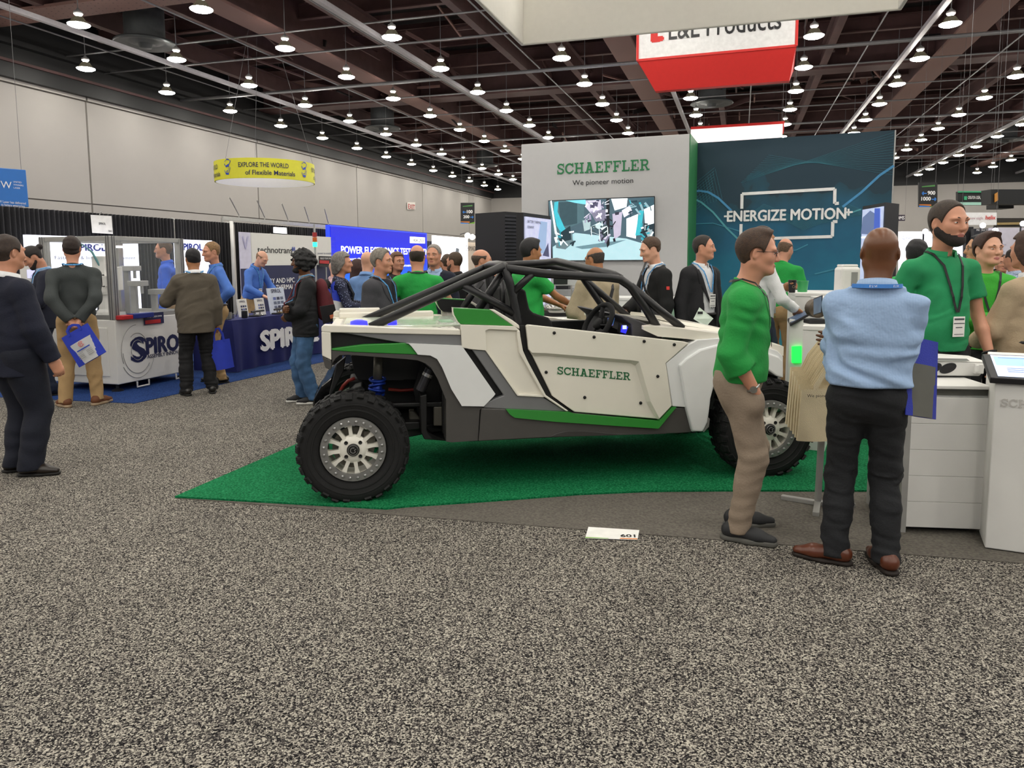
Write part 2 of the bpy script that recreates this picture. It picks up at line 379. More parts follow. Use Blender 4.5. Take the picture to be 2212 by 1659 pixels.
for s, z, r in ((24.15, 7.82, .06), (10.5, 7.95, .04), (18.9, 8.1, .025), (20.6, 8.0, .03), (27.6, 8.1, .03), (31, 8.05, .025), (34.4, 8.1, .03), (37.7, 7.95, .05), (41, 8.1, .03), (44.5, 8.1, .03), (48, 8.1, .03), (52, 8., .05), (56, 8.1, .03)):
    obj('cross_pipe', MB().tube([HL(s, L0, z), HL(s, L1, z)], r, n=8), M_pipe, ceil, smooth=True)
for l in (-18.6, -14.2, -10.3, -6.6, .2, 3.5, 7.6, 10.2, 14):
    obj('conduit', MB().tube([HL(S0, l, 8.05), HL(S1, l, 8.05)], .022, n=6), M_pipe, ceil, smooth=True)
# round air diffusers
first = None
mbd = MB().lathe([(.55, 1.6), (.55, .12)], n=28, cap=False); mbp = MB().lathe([(.5, .14), (.82, .06), (.86, 0), (.80, -.03), (.55, .05), (.42, .03), (.30, -.02), (.2, .0), (.17, -.12), (.0, -.12)], n=28, cap=False)
mdr, mdi = mbd.mesh('drum', M_duct, True), mbp.mesh('disc', M_duct, True)
for s, l in ((18.3, -16.8), (33.0, -16.6), (47.7, -16.5), (32.2, -1.3), (17.5, -1.3), (47, -1.3), (33, 13.5), (47, 13.5)):
    o = link('air_diffuser', mdi, ceil, True); o.matrix_basis = Matrix.Translation(HL(s, l, 8.0)); link('drum_duct', mdr, o, True)
# high bay lamps
M_lens = emis('lamp_lens', '#fffaf0', LAMP_POWER)
M_glass = pm('lamp_reflector', '#45423c', .25, emit='#ffeec0', estr=.06)
M_gear = pm('lamp_gear', '#c8c8c8', .4, metal=.2)
lamp = thing('high_bay_lamp', 'lit high bay lamp hanging from the roof', 'ceiling lamp', (0, 0, 0), group='high bay lamps under the roof')
obj('reflector', MB().lathe([(.255, .02), (.225, .05), (.17, .11), (.13, .17), (.11, .20)], n=20, cap=False), M_glass, lamp, smooth=True, local=True)
obj('lens', MB().lathe([(.0, -.05), (.12, -.042), (.2, -.02), (.25, .005), (.258, .025)], n=20, cap=False), M_lens, lamp, smooth=True, local=True)
obj('gear_housing', MB().lathe([(.05, .19), (.07, .24), (.10, .26), (.11, .29), (.10, .33), (.05, .36), (.03, .40)], n=16), M_gear, lamp, smooth=True, local=True)
obj('hanging_rod', MB().cyl((0, 0, .39), (0, 0, 2.69), .012, n=6), M_pipe, lamp, local=True)
rows = [-19.2, -15.85, -12.2, -8.95, -5.15, -1.9, 1.7, 4.9, 8.4, 11.7, 15.3, 18.6, 22.2]
ORD = 'nearest second third fourth fifth sixth seventh eighth ninth tenth eleventh twelfth thirteenth fourteenth fifteenth'.split()
ROWN = ['in the row beside the cream wall'] + ['in the %s row from the cream wall' % k for k in ORD[1:]]
def inframe(p):
    q = cam.matrix_world.inverted() @ p
    if q.z > -.1: return False
    u, v = CX - q.x / q.z * FPX, CY + q.y / q.z * FPX; return -25 < u < W_IMG + 25 and -25 < v < H_IMG
skip = [HL(0, 0)]
firstl = True
for ri, l in enumerate(rows):
    seen = 0
    for k in range(-8, 14):
        p = HL(15.1 + 3.35 * k, l, 7.5)
        if abs(l + 1.9) < .1 and k == 1: continue            # the red and white sign hangs here
        if inframe(p):
            lab = '%s lit high bay lamp in view %s' % (ORD[min(seen, 14)], ROWN[ri]); seen += 1; grp = 'high bay lamps under the roof'
        else: lab, grp = 'lit high bay lamp of the hall roof beyond the edge of the picture', 'high bay lamps beyond the picture'
        if firstl: lamp.matrix_basis = Matrix.Translation(p); lamp['label'] = lab; lamp['group'] = grp; firstl = False
        else: dup(lamp, Matrix.Translation(p), lab, grp)
# ================================================================ the off road buggy
CW = 1.70                                             # overall width over the tyres
C0 = G(768, 1090); C1 = G(1664, 1034)
CYAW = math.atan2((C1 - C0).y, (C1 - C0).x)
CM = Matrix.Translation(C0) @ Matrix.Rotation(CYAW, 4, 'Z'); CMI = CM.inverted(); cn = Vector((-sin(CYAW), cos(CYAW), 0))
def cp(u, v, b):                                       # picture point carried onto the lengthwise plane b metres in from the near tyre face
    return CMI @ onplane(u, v, C0 + cn * b, cn)
def crop(x0, y0, k): return lambda pts: [(x0 + x / k, y0 + y / k) for x, y in pts]
c1 = crop(620, 540, 2.91); c2 = crop(960, 540, 3.95); c3 = crop(1200, 560, 3.3183); c9 = crop(640, 660, 5.53); cA = crop(930, 540, 8.296); cB = crop(1180, 560, 5.821)
car = thing('off_road_buggy', 'white, green and grey open off road buggy with black roll cage on green turf', 'buggy', C0, CYAW)
P_white = pm('buggy_white', '#e9e5d8', .32, coat=.4, var=.01); P_whiteL = pm('buggy_pearl_white', '#e6e8e8', .22, coat=.7, var=.01)
P_green = pm('buggy_green', '#2f8a34', .35, coat=.3, var=.02); P_char = pm('buggy_charcoal', '#4a4846', .38, coat=.2, var=.04); P_grey = pm('buggy_grey', '#77787a', .35, coat=.3, var=.02)
P_blk = pm('buggy_black', '#0c0c0d', .5); P_cage = pm('cage_black', '#17171a', .42, var=.1, bump=.06, bscale=300)
P_rub = pm('tyre_rubber', '#101011', .75, var=.15, scale=30, bump=.15, bscale=120); P_ring = pm('beadlock_grey', '#8c8c8a', .35, metal=.5)
P_rim = pm('rim_white', '#eeebe0', .25, coat=.5, var=.01); P_steel = pm('bright_steel', '#b4b4b4', .28, metal=.8); P_blue = pm('shock_blue', '#1c3a9a', .3, metal=.5)
P_seat = pm('seat_fabric', '#0d0d0f', .85, bump=.3, bscale=400); P_alu = pm('cast_metal', '#6a675e', .5, metal=.5); P_red = pm('hose_red', '#8e2a20', .5)
def panel(name, px, b, t, mat, parent=car, bevel=.006, both=True):
    res = None
    for mir in ((0, 1) if both else (0,)):
        pts = [cp(u, v, b) for u, v in px]
        if mir: pts = [Vector((p.x, CW - p.y, p.z)) for p in pts]
        mb = MB().prism(pts, (0, -t if mir else t, 0), mat)
        o = obj(name, mb, mat, parent, bevel=bevel, local=True)
        res = res or o
    return res
DECK_Z = cp(900, 707, .12).z
# rear fender with its deep arch
panel('rear_fender', c9([(420, 535), (700, 560), (1450, 590), (1600, 600), (1680, 640), (1740, 740), (1850, 1000), (1975, 1205)]) + c1([(1097, 985), (1235, 988), (1212, 1005), (1200, 1198), (1035, 1210), (1003, 1204)]) + c9([(1790, 1630), (1790, 1130), (1690, 880), (1610, 745), (1540, 690), (1450, 655), (1300, 640), (620, 588), (520, 592), (470, 630), (430, 690)]), .09, .22, P_char)
panel('bed_rail', c9([(300, 255), (330, 232), (1960, 288), (1970, 354), (410, 322), (300, 313)]), .085, .10, P_white)
panel('tail_post', c9([(300, 314), (410, 320), (420, 655), (308, 600)]), .085, .16, P_white)
panel('tail_corner', c9([(308, 602), (420, 657), (425, 700), (410, 775), (345, 742)]), .095, .16, P_char)
panel('side_recess', c9([(412, 322), (540, 325), (1260, 448), (415, 514)]), .14, .03, P_blk, bevel=0)
panel('side_stripe', c9([(540, 323), (1970, 354), (1985, 480), (1310, 452), (1250, 446)]), .098, .05, P_grey)
panel('fender_flash', c9([(420, 516), (800, 466), (1290, 448), (1340, 458), (1375, 490), (1450, 588), (700, 558), (425, 536)]), .085, .05, P_green)
panel('quarter_panel', c9([(1312, 451), (1985, 480)]) + c1([(1108, 614), (1310, 905), (1300, 920), (1237, 984), (1099, 982)]) + c9([(1852, 1000), (1742, 740), (1682, 640), (1602, 598), (1452, 588), (1376, 488), (1342, 456)]), .07, .06, P_whiteL)
# intake pillar
panel('intake_wing', cA([(405, 1035), (1060, 1070), (1500, 1365), (535, 1330), (495, 1290), (425, 1170), (405, 1100)]), .085, .06, P_green)
panel('wing_liner', cA([(420, 1050), (1060, 1085), (1480, 1362), (560, 1345), (500, 1300), (432, 1180), (415, 1100)]), .148, .008, P_blk, bevel=0)
panel('wing_edge', cA([(1062, 1068), (1150, 1070), (1470, 1260), (1590, 1350), (1600, 1420), (1500, 1368)]), .08, .07, P_white)
panel('wing_lip', cA([(392, 1030), (408, 1033), (410, 1100), (428, 1170), (497, 1290), (537, 1332), (510, 1320), (470, 1270), (405, 1160), (396, 1095)]), .083, .06, P_white)
panel('pillar_base', c2([(200, 640), (600, 652), (640, 685), (625, 740), (655, 860), (695, 945), (855, 1240), (840, 1256), (625, 1244), (352, 856), (205, 846)]), .088, .05, P_white, bevel=0)
panel('pillar_rim', c2([(140, 637), (597, 651), (642, 686), (618, 688), (380, 676), (352, 690), (352, 700), (362, 858), (632, 1232), (845, 1240), (862, 1252), (840, 1258), (623, 1246), (350, 858), (238, 849), (150, 833)]), .068, .05, P_white, bevel=.003)
panel('pillar_lip', c2([(620, 688), (645, 688), (650, 740), (672, 860), (710, 945), (868, 1240), (1060, 1374), (1040, 1378), (846, 1250), (640, 880), (620, 740)]), .062, .06, P_white)
panel('pillar_stripe', c2([(237, 851), (350, 860), (622, 1247), (842, 1259), (1042, 1379), (520, 1358), (333, 1347), (350, 1312), (425, 1272), (507, 1242)]), .08, .05, P_grey)
panel('intake_slot', c2([(160, 838), (240, 850), (510, 1242), (425, 1275), (345, 1320), (322, 1347), (300, 1330), (420, 1230)]), .13, .03, P_blk, bevel=0)
# sill
panel('sill', [(1039.7, 881.8), (1092, 884), (1227, 891), (1426, 909.5), (1453, 881), (1482, 880.5), (1494, 934), (1460, 936.2), (1183, 945), (1034, 953)], .075, .14, P_char)
panel('sill_flash', c2([(525, 1360), (1050, 1384), (1105, 1397), (1840, 1462)]) + c3([(745, 1160), (838, 1060), (868, 1060), (740, 1215), (690, 1212), (0, 1166)]) + c2([(600, 1432), (560, 1405)]), .055, .05, P_green)
panel('sill_scoop', c2([(880, 1600), (960, 1562), (1050, 1542), (1200, 1542), (1500, 1568), (1900, 1568)]), .07, .05, pm('scoop_dark', '#3a3836', .5), both=False)
# door: thick shell, raised upper band, sloped step, bolts and the maker's name
dpx = [(1136.5, 705), (1141, 701.5), (1478, 738), (1488, 740.5), (1438.5, 784.5), (1451.6, 876.4), (1424.5, 905.5), (1241, 890), (1193, 855.5), (1150, 768), (1142, 755)]
door = panel('door', dpx, .085, .05, P_white)
edgeR = [(1149, 763), (1180, 764), (1366, 779.5), (1380, 782), (1404.3, 867), (1424.5, 905)]; edgeS = [(1154, 770), (1181, 769), (1362, 785), (1372, 790), (1396, 868), (1419, 905)]
for mir in (0, 1):
    f = (lambda p: Vector((p.x, CW - p.y, p.z))) if mir else (lambda p: p)
    mb = MB().prism([f(cp(u, v, .055)) for u, v in [(1136.5, 705), (1141, 701.5), (1478, 738), (1488, 740.5), (1438.5, 784.5), (1451.6, 876.4)] + edgeR[::-1] + [(1142, 755)]], (0, -.032 if mir else .032, 0))
    o = obj('door_band', mb, P_white, door if not mir else car, bevel=.005, local=True)
    mb = MB().grid([[f(cp(u, v, .056)) for u, v in edgeR], [f(cp(u, v, .0845)) for u, v in edgeS]]); obj('door_step', mb, P_white, door if not mir else car, local=True)
mb = MB()
for u, v in c2([(937, 707), (1277, 743), (1704, 779), (868, 1043), (1820, 1078), (1197, 1258), (1674, 1305)]) + c3([(851, 612)]):
    bb = .055 if (u < 1380 and v < 765) or u > 1405 or v < 770 else .085
    p = cp(u, v, bb); mb.lathe([(.011, -.006), (.009, -.009), (.005, -.0095), (.0, -.0095)], c=p, n=12, axis='y', cap=False)
    mb.lathe([(.012, .0), (.011, -.006)], c=p, n=12, axis='y', cap=False)
o = obj('door_bolt', mb, P_blk, door, smooth=True, local=True); o['kind'] = 'stuff'
a0, a1 = cp(*c2([(963, 1060)])[0], .083), cp(*c2([(1588, 1112)])[0], .083); up0 = cp(*c2([(966, 992)])[0], .083)
mb = slabword(MB(), 'SCHAEFFLER', a0, a1 - a0, (0, 0, 1), (a1 - a0).length, (up0 - a0).z * .98, pm('print_green', '#17663a', .5), off=.0015)
obj('door_lettering', mb, None, door, local=True)
panel('door_seal', [(1123, 704), (1134, 703), (1141, 756), (1150, 770), (1193, 858), (1241, 893), (1424, 908), (1452, 879), (1440, 788), (1484, 745), (1478, 760), (1460, 890), (1424, 916), (1240, 900), (1186, 868), (1140, 785), (1128, 740)], .10, .04, P_blk, bevel=0)
# front fender, hood and nose
panel('front_fender', [(1439, 785), (1489, 743), (1507, 734), (1560, 730), (1640, 744), (1680, 758), (1692, 770), (1692, 816), (1678, 812), (1650, 792), (1610, 777), (1575, 777), (1553, 792), (1535, 861), (1529, 912), (1519, 932), (1495, 933), (1482, 880), (1453, 878)], .06, .18, P_whiteL)
panel('fender_flare', [(1468, 789), (1484, 774), (1513, 755), (1554, 744), (1640, 755), (1684, 771), (1692, 780), (1692, 817), (1678, 813), (1650, 793), (1610, 778), (1575, 778), (1553, 793), (1535, 862), (1529, 913), (1519, 933), (1497, 932.5), (1483, 880)], .035, .16, P_whiteL, bevel=.012)
panel('fender_trim', [(1529, 900), (1534, 905), (1532, 922), (1521, 934), (1519, 933), (1528, 915)], .05, .05, P_steel)
h0, h1 = cp(1384, 717, .09), cp(1690, 757, .09)
hz0, hz1 = cp(1408, 708, .09).z, cp(1690, 752, .09).z; hx0, hx1 = cp(1388, 712, .1).x, cp(1692, 755, .09).x
def hood_z(x, b):
    t = (x - hx0) / (hx1 - hx0); cr_ = 1 - (2 * b / CW - 1) ** 4
    return hz0 + (hz1 - hz0) * t ** 1.5 + .035 * cr_
rowsb = [.085, .12, .18, .26, .34, .45, .62, .85]; rowsb = rowsb + [CW - b for b in rowsb[-2::-1]]
def hx_start(b): return hx0 + .34 * max(0, 1 - abs(2 * b / CW - 1) ** 2 * 1.45) ** .6
grd = [[Vector((hx_start(b) + (hx1 - hx_start(b)) * t, b, hood_z(hx_start(b) + (hx1 - hx_start(b)) * t, b))) for t in (0, .1, .3, .5, .7, .85, 1)] for b in rowsb]
bot = [[Vector((p.x, p.y, p.z - (.025 if j == 0 else .07))) for j, p in enumerate(r)] for r in grd]
mb = MB().grid(grd); mb.grid(bot)
for e in (grd[0], grd[-1]): mb.grid([e, [Vector((p.x, p.y, p.z - (.025 if j == 0 else .07))) for j, p in enumerate(e)]])
for k in (0, -1): mb.grid([[r[k] for r in grd], [r[k] for r in bot]])
obj('hood', mb, P_white, car, local=True, autos=30)
bx0 = max(cp(1440, 706, .3).x, hx_start(CW / 2) + .02)
grd = [[Vector((bx0 + (hx1 - .08 - bx0) * t, b, hood_z(bx0 + (hx1 - bx0) * t, b) + dz)) for t in (0, .25, .5, .75, 1)] for b, dz in ((.30, .004), (.33, .03), (.6, .035), (.85, .035), (1.1, .035), (1.37, .03), (1.4, .004))]
mb = MB().grid(grd); mb.grid([[r[0] for r in grd], [Vector((r[0].x, r[0].y, r[0].z - .03)) for r in grd]]); obj('hood_bulge', mb, P_white, car, local=True, autos=30)
nz = MB().hexa([(hx1 - .05, .12, .5), (hx1 + .02, .25, .45), (hx1 + .02, CW - .25, .45), (hx1 - .05, CW - .12, .5)], [(hx1 - .02, .1, hz1 - .07), (hx1 + .0, .2, hz1 - .03), (hx1 + .0, CW - .2, hz1 - .03), (hx1 - .02, CW - .1, hz1 - .07)])
obj('nose_panel', nz, P_blk, car, bevel=.01, local=True)
for s in (.3, CW - .3):
    obj('headlamp', MB().lathe([(.07, .0), (.07, .03), (.05, .05), (0, .055)], c=(hx1 + .005, s, hz1 - .17), n=18, axis='x', cap=False), P_steel, car, smooth=True, local=True)
obj('front_bumper', MB().tube([(hx1 + .02, .2, .5), (hx1 + .12, .35, .55), (hx1 + .14, .85, .56), (hx1 + .12, CW - .35, .55), (hx1 + .02, CW - .2, .5)], .03), P_cage, car, smooth=True, local=True)
# cargo deck
dx0, dx1 = cp(702, 706, .12).x, cp(990, 712, .12).x
dk = MB()
dk.hexa([(dx0, .17, DECK_Z - .07), (dx1, .17, DECK_Z - .07), (dx1, CW - .17, DECK_Z - .07), (dx0, CW - .17, DECK_Z - .07)], [(dx0, .17, DECK_Z - .025), (dx1, .17, DECK_Z - .025), (dx1, CW - .17, DECK_Z - .025), (dx0, CW - .17, DECK_Z - .025)])
deck = obj('cargo_deck', dk, P_white, car, bevel=.006, local=True)
for s in (CW - .30,):
    obj('deck_rail', MB().box(((dx0 + dx1) / 2 - .02, s + .07, DECK_Z - .002), (dx1 - dx0 - .1, .14, .05)), P_white, deck, bevel=.012, local=True)
obj('deck_rail', MB().box((dx0 + .2, CW - .2, DECK_Z + .02), (.34, .09, .07)), P_white, deck, bevel=.012, local=True)
obj('deck_cover', MB().box(((dx0 + dx1) / 2 + .1, CW / 2, DECK_Z - .018), (.9, .85, .016)), pm('frosted_cover', '#c9d6c4', .2, coat=.5), deck, bevel=.004, local=True)
obj('deck_patch', MB().box(((dx0 + dx1) / 2 + .42, CW / 2 - .1, DECK_Z - .009), (.1, .24, .004)), pm('patch_green', '#6a9a72', .4), deck, local=True)
mb = MB()
for (ox, nx) in ((dx0 + .08, 4), (dx1 - .18, 5)):
    for i in range(nx):
        for j in range(17):
            if (i + j) % 2 == 0: mb.lathe([(.014, .0), (.0, .0005)], c=(ox + i * .035, .34 + j * .06, DECK_Z - .0235), n=10, cap=False)
for j in range(9): mb.lathe([(.010, .0), (.0, .0005)], c=(dx0 + .25 + j * .11, CW - .37, DECK_Z - .0235), n=10, cap=False)
o = obj('deck_hole', mb, P_blk, deck, local=True); o['kind'] = 'stuff'
M_glowblue = emis('deck_lamp_blue', '#2322ff', 1.6)
for px_, ll in (((775, 702), .13), ((848, 706), .07)):
    p = cp(px_[0], px_[1], .45); obj('deck_lamp', MB().lathe([(ll * .5, 0), (ll * .45, .04), (ll * .2, .05), (0, .05)], c=(p.x, .5, DECK_Z - .02), n=14, cap=False), M_glowblue, deck, smooth=True, local=True)
# roll cage
n_, f_ = .18, 1.36
hoop = [(1119, 720, n_), (1118, 696, n_), (1111, 660, n_), (1101, 612, n_), (1092, 583, n_), (1088, 574, n_ + .04), (1074, 571.5, .6), (1058, 572, 1.2), (1051, 575, f_), (1056, 600, f_), (1062, 650, f_), (1066, 690, f_)]
cage = obj('roll_cage', MB().tube([cp(*p) for p in hoop], .031, n=14), P_cage, car, smooth=True, local=True)
for path, r in (
    ([(1088, 575, n_), (997.5, 614.7, n_), (930, 646, n_), (800, 707, n_ + .02)], .031), ([(1051, 576, f_), (930, 629, f_), (785, 692, f_)], .031),
    ([(1094, 580, n_), (1180, 591.5, n_), (1317, 600, n_), (1340, 603.5, n_), (1362, 619, n_), (1395, 666.5, n_), (1422, 712, n_)], .031),
    ([(1362, 617, n_), (1420.5, 666.5, n_), (1474, 709, n_)], .029),
    ([(1051, 575, f_), (1095, 572, f_), (1180, 567.5, 1.25), (1202, 564.5, 1.1), (1219.5, 568.6, .95), (1326, 594, .25), (1340, 602, n_)], .031),
    ([(1095, 573, f_), (1190, 575, f_), (1240, 586, f_), (1258, 598, f_), (1264, 607, f_), (1304, 665, f_), (1318, 690, f_)], .03),
    ([(1262, 604, f_), (1273, 612, f_), (1357, 684, f_)], .029), ([(1340, 603, n_), (1300, 599, .7), (1258, 597, f_)], .028),
    ([(1109, 630, n_), (1153, 588, n_)], .026), ([(1000, 616, n_), (1109, 676, n_)], .029), ([(1087, 587, n_ + .05), (1034, 668, n_ + .05)], .029),
    ([(1040, 606, f_ - .1), (1000, 666, f_ - .1)], .029), ([(1087, 605, .8), (1092, 665, .8)], .025)):
    obj('cage_tube', MB().tube([cp(*p) for p in path], r, n=14), P_cage, cage, smooth=True, local=True)
# cabin: tub, seats, dash, wheel
tx0, tx1 = cp(1118, 720, .15).x, cp(1470, 740, .15).x
tub = MB()
for a, c_ in (((tx0, .16, .42), (tx1, CW - .16, .47)),):
    tub.box([(a[i] + c_[i]) / 2 for i in range(3)], [c_[i] - a[i] for i in range(3)])
tub.box(((tx0 - .28), CW / 2, .70), (.5, CW - .5, .62)); tub.box((tx1 + .1, CW / 2, .66), (.25, CW - .36, .5)); tub.box(((tx0 + tx1) / 2, .17, .62), (tx1 - tx0, .04, .36)); tub.box(((tx0 + tx1) / 2, CW - .17, .76), (tx1 - tx0, .04, .66))
obj('cabin_tub', tub, P_blk, car, bevel=.01, local=True)
sp = [(1117, 642), (1119, 628), (1126, 622), (1136, 628), (1140, 650), (1144, 668), (1154, 677), (1185, 686), (1193, 696), (1196, 712), (1196, 770), (1122, 770)]
for b0 in (.28, .92):
    k = cp(1150, 680, .28)
    pts = [cp(u, v, .28) for u, v in sp]; mb = MB()
    mb.prism([Vector((p.x, b0, p.z)) for p in pts], (0, .09, 0)); mb.prism([Vector((p.x, b0 + .41, p.z)) for p in pts], (0, .09, 0))
    q = [pts[1], pts[2], pts[3], pts[4], pts[5] + Vector((-.01, 0, -.03)), pts[9] + Vector((0, 0, -.05)), pts[10], pts[11]]
    mb.prism([Vector((p.x - .02, b0 + .05, p.z - .01)) for p in q], (0, .4, 0))
    seat = obj('seat', mb, P_seat, car, bevel=.02, seg=3, local=True, autos=40)
    for yy in (.17, .33): obj('harness_strap', MB().tube([Vector((pts[2].x + .03, b0 + yy, pts[2].z - .05)), Vector((pts[4].x + .01, b0 + yy, pts[4].z)), Vector((pts[5].x + .06, b0 + yy, pts[5].z - .16))], .018, n=6), pm('strap_grey', '#3a3a3f', .8), seat, local=True)
q = [cp(u, v, .3) for u, v in cB([(900, 705), (950, 700), (1010, 715), (1330, 850), (1420, 930), (1420, 1100), (1050, 1100), (1040, 820)])]
dash = obj('dashboard', MB().prism([Vector((p.x, .24, p.z)) for p in q], (0, CW - .48, 0)), pm('dash_grey', '#4d4c4f', .7, var=.1), car, bevel=.02, local=True)
def screen(px4, b, mat, frame):
    pts = [cp(u, v, b) for u, v in px4]; c = sum(pts, Vector()) / 4; o1 = obj('gauge_pod', MB().prism([c + (p - c) * 1.35 + Vector((0, .012, 0)) for p in pts], (.0, .06, 0)), P_blk, dash, bevel=.006, local=True)
    obj('gauge_screen', MB().prism([p + Vector((0, .0, 0)) for p in pts], (0, .012, 0)), mat, dash, local=True)
m, nt, b_ = nodes('gauge_glow'); tc = N(nt, 'ShaderNodeTexCoord'); nzt = N(nt, 'ShaderNodeTexNoise'); nzt.inputs['Scale'].default_value = 14
nt.links.new(tc.outputs['Object'], nzt.inputs['Vector']); rr = ramp(nt, [(.4, '#4a4a66'), (.5, '#3b6fb0'), (.6, '#7a6aa8')]); nt.links.new(nzt.outputs['Fac'], rr.inputs['Fac'])
nt.links.new(rr.outputs[0], b_.inputs['Emission Color']); b_.inputs['Emission Strength'].default_value = .7; b_.inputs['Base Color'].default_value = (.02, .02, .03, 1)
screen(cB([(778, 738), (862, 735), (840, 835), (775, 838)]), .42, m, 0); screen(cB([(955, 830), (1030, 850), (1000, 935), (940, 918)]), .24, emis('gauge_blue', '#2a2ae0', 1.2), 0)
p = cp(*cB([(985, 855)])[0], .236); obj('gauge_readout', MB().box((p.x, p.y, p.z), (.03, .004, .028)), emis('gauge_white', '#c8d4ff', .9), dash, local=True)
wc = cp(1291, 699, .5); WM = Matrix.Translation(wc) @ Matrix.Rotation(R(13), 4, 'Z') @ Matrix.Rotation(R(-60), 4, 'Y')
mb = MB(); mb.tube([WM @ Vector((.165 * cos(t), .165 * sin(t), 0)) for t in [2 * pi * k / 32 for k in range(32)]], .021, closed=True, n=10)
for t in (0.3, pi - .3, 3 * pi / 2): mb.bar(WM @ Vector((0, 0, -.02)), WM @ Vector((.16 * cos(t), .16 * sin(t), 0)), .035, .012)
mb.cyl(WM @ Vector((0, 0, -.02)), WM @ Vector((0, 0, .012)), .045, n=16); mb.cyl(WM @ Vector((0, 0, -.01)), WM @ Vector((.03, 0, -.32)), .025, n=10)
obj('steering_wheel', mb, P_seat, car, smooth=True, local=True)
# wheels
WR = .378
def wheel_meshes():
    out = {}; mb = MB(); n = 72
    prof = [(.205, .075), (.225, .03), (.25, .018), (.262, .015), (.265, .010), (.272, .010), (.275, .013), (.29, .01), (.300, .008), (.303, .004), (.309, .004), (.312, .007), (.325, .006), (.352, .016), (.362, .035), (.367, .07), (.368, .135)]
    prof = prof + [(r, .27 - y) for r, y in prof[-2::-1]]
    mb.lathe(prof, n=n, axis='y', cap=False); K = 30
    for i in range(K):
        a = 2 * pi * i / K
        def P(r, ang, y): return Vector((r * cos(ang), y, r * sin(ang)))
        def blk(r0, r1, a0, a1, y0, y1, tw=0.):
            mb.hexa([P(r0, a0, y0), P(r0, a1, y0), P(r0, a1 + tw, y1), P(r0, a0 + tw, y1)], [P(r1, a0 + .01, y0 + .004), P(r1, a1 - .01, y0 + .004), P(r1, a1 + tw - .01, y1 - .004), P(r1, a0 + tw + .01, y1 - .004)])
        d = 2 * pi / K
        lug = .0 if i % 2 else .02
        for sgn in (0, 1):
            yy = (lambda y: .27 - y) if sgn else (lambda y: y)
            # shoulder lug wrapping on the side wall
            s0, s1 = a + .05 * d, a + .70 * d; hh = .352 if i % 2 else .338
            mb.hexa([P(hh, s0, yy(.004)), P(hh, s1, yy(.004)), P(.368, s1, yy(.028)), P(.368, s0, yy(.028))], [P(hh + .01, s0 + .01, yy(-.006)), P(hh + .01, s1 - .01, yy(-.006)), P(WR - .006, s1 - .01, yy(.026)), P(WR - .006, s0 + .01, yy(.026))])
            blk(.365, WR, s0, s1, yy(.028), yy(.075), .0)
            for q in (.2, .4, .6): mb.hexa([P(hh + .012, s0 + d * q * .85, yy(-.006)), P(hh + .012, s0 + d * (q * .85 + .06), yy(-.006)), P(WR - .008, s0 + d * (q * .85 + .06), yy(.022)), P(WR - .008, s0 + d * q * .85, yy(.022))], [P(hh + .012, s0 + d * q * .85, yy(-.010)), P(hh + .012, s0 + d * (q * .85 + .06), yy(-.010)), P(WR - .004, s0 + d * (q * .85 + .06), yy(.018)), P(WR - .004, s0 + d * q * .85, yy(.018))])
            blk(.368, WR, a + .35 * d, a + .95 * d, yy(.082), yy(.128), .04)
    out['tyre'] = (mb, P_rub)
    mb = MB().lathe([(.168, .028), (.168, .012), (.215, .012), (.218, .02), (.218, .035), (.168, .035)], n=56, axis='y', cap=False); out['beadlock_ring'] = (mb, P_ring)
    mb = MB()
    for i in range(24):
        a = 2 * pi * i / 24; c = (.192 * cos(a), 0, .192 * sin(a)); mb.lathe([(.010, .013), (.010, .006), (.006, .003), (0, .003)], c=c, n=8, axis='y', cap=False)
    out['beadlock_bolt'] = (mb, P_steel)
    mb = MB().lathe([(.172, .03), (.172, .24), (.20, .25)], n=48, axis='y', cap=False)
    mb.lathe([(.0, .02), (.05, .02), (.085, .03), (.098, .045), (.098, .07), (0, .07)], n=40, axis='y', cap=False)
    for i in range(12):
        a = 2 * pi * (i + .5) / 12; da, db = .15, .085
        def P(r, t, y): return Vector((r * cos(t), y, r * sin(t)))
        mb.hexa([P(.088, a - da, .032), P(.088, a + da, .032), P(.135, a + db, .04), P(.172, a + .105, .038), P(.172, a - .105, .038), P(.135, a - db, .04)], [P(.088, a - da, .075), P(.088, a + da, .075), P(.135, a + db, .08), P(.172, a + .11, .08), P(.172, a - .11, .08), P(.135, a - db, .08)])
    out['rim'] = (mb, P_rim)
    mb = MB()
    for i in range(4):
        a = pi / 2 * i + .9; mb.lathe([(.013, .024), (.013, .018), (.0, .022)], c=(.066 * cos(a), .0, .066 * sin(a)), n=12, axis='y', cap=False)
    out['lug_hole'] = (mb, P_blk)
    mb = MB().lathe([(.042, .025), (.042, .006), (.036, .0), (0, -.002)], n=28, axis='y', cap=False, mat=P_blk)
    mb.lathe([(.035, -.0005), (.033, -.003), (.031, -.0008)], n=28, axis='y', cap=False, mat=P_ring)
    mb.tube([(.018 * cos(t), -.004, .018 * sin(t)) for t in np.linspace(1.2, 5.6, 12)], .003, P_steel, n=5); mb.tube([(.018, -.004, .012), (.008, -.004, .004), (.016, -.004, -.01)], .003, P_steel, n=5)
    out['hub_cap'] = (mb, P_blk)
    mb = MB().cyl((0, .09, 0), (0, .12, 0), .14, n=28, mat=P_alu); mb.box((.1, .1, .06), (.08, .06, .12), P_alu); out['brake_disc'] = (mb, P_alu)
    return {k: (v[0].mesh(k, v[1], smooth=k in ('beadlock_bolt', 'rim', 'hub_cap', 'tyre')), k) for k, v in out.items()}
WMS = wheel_meshes()
for k in ('tyre', 'rim', 'hub_cap'): sharp(WMS[k][0], 35)
hub_r, hub_f = cp(763, 974, .01), cp(1664, 918, .01)
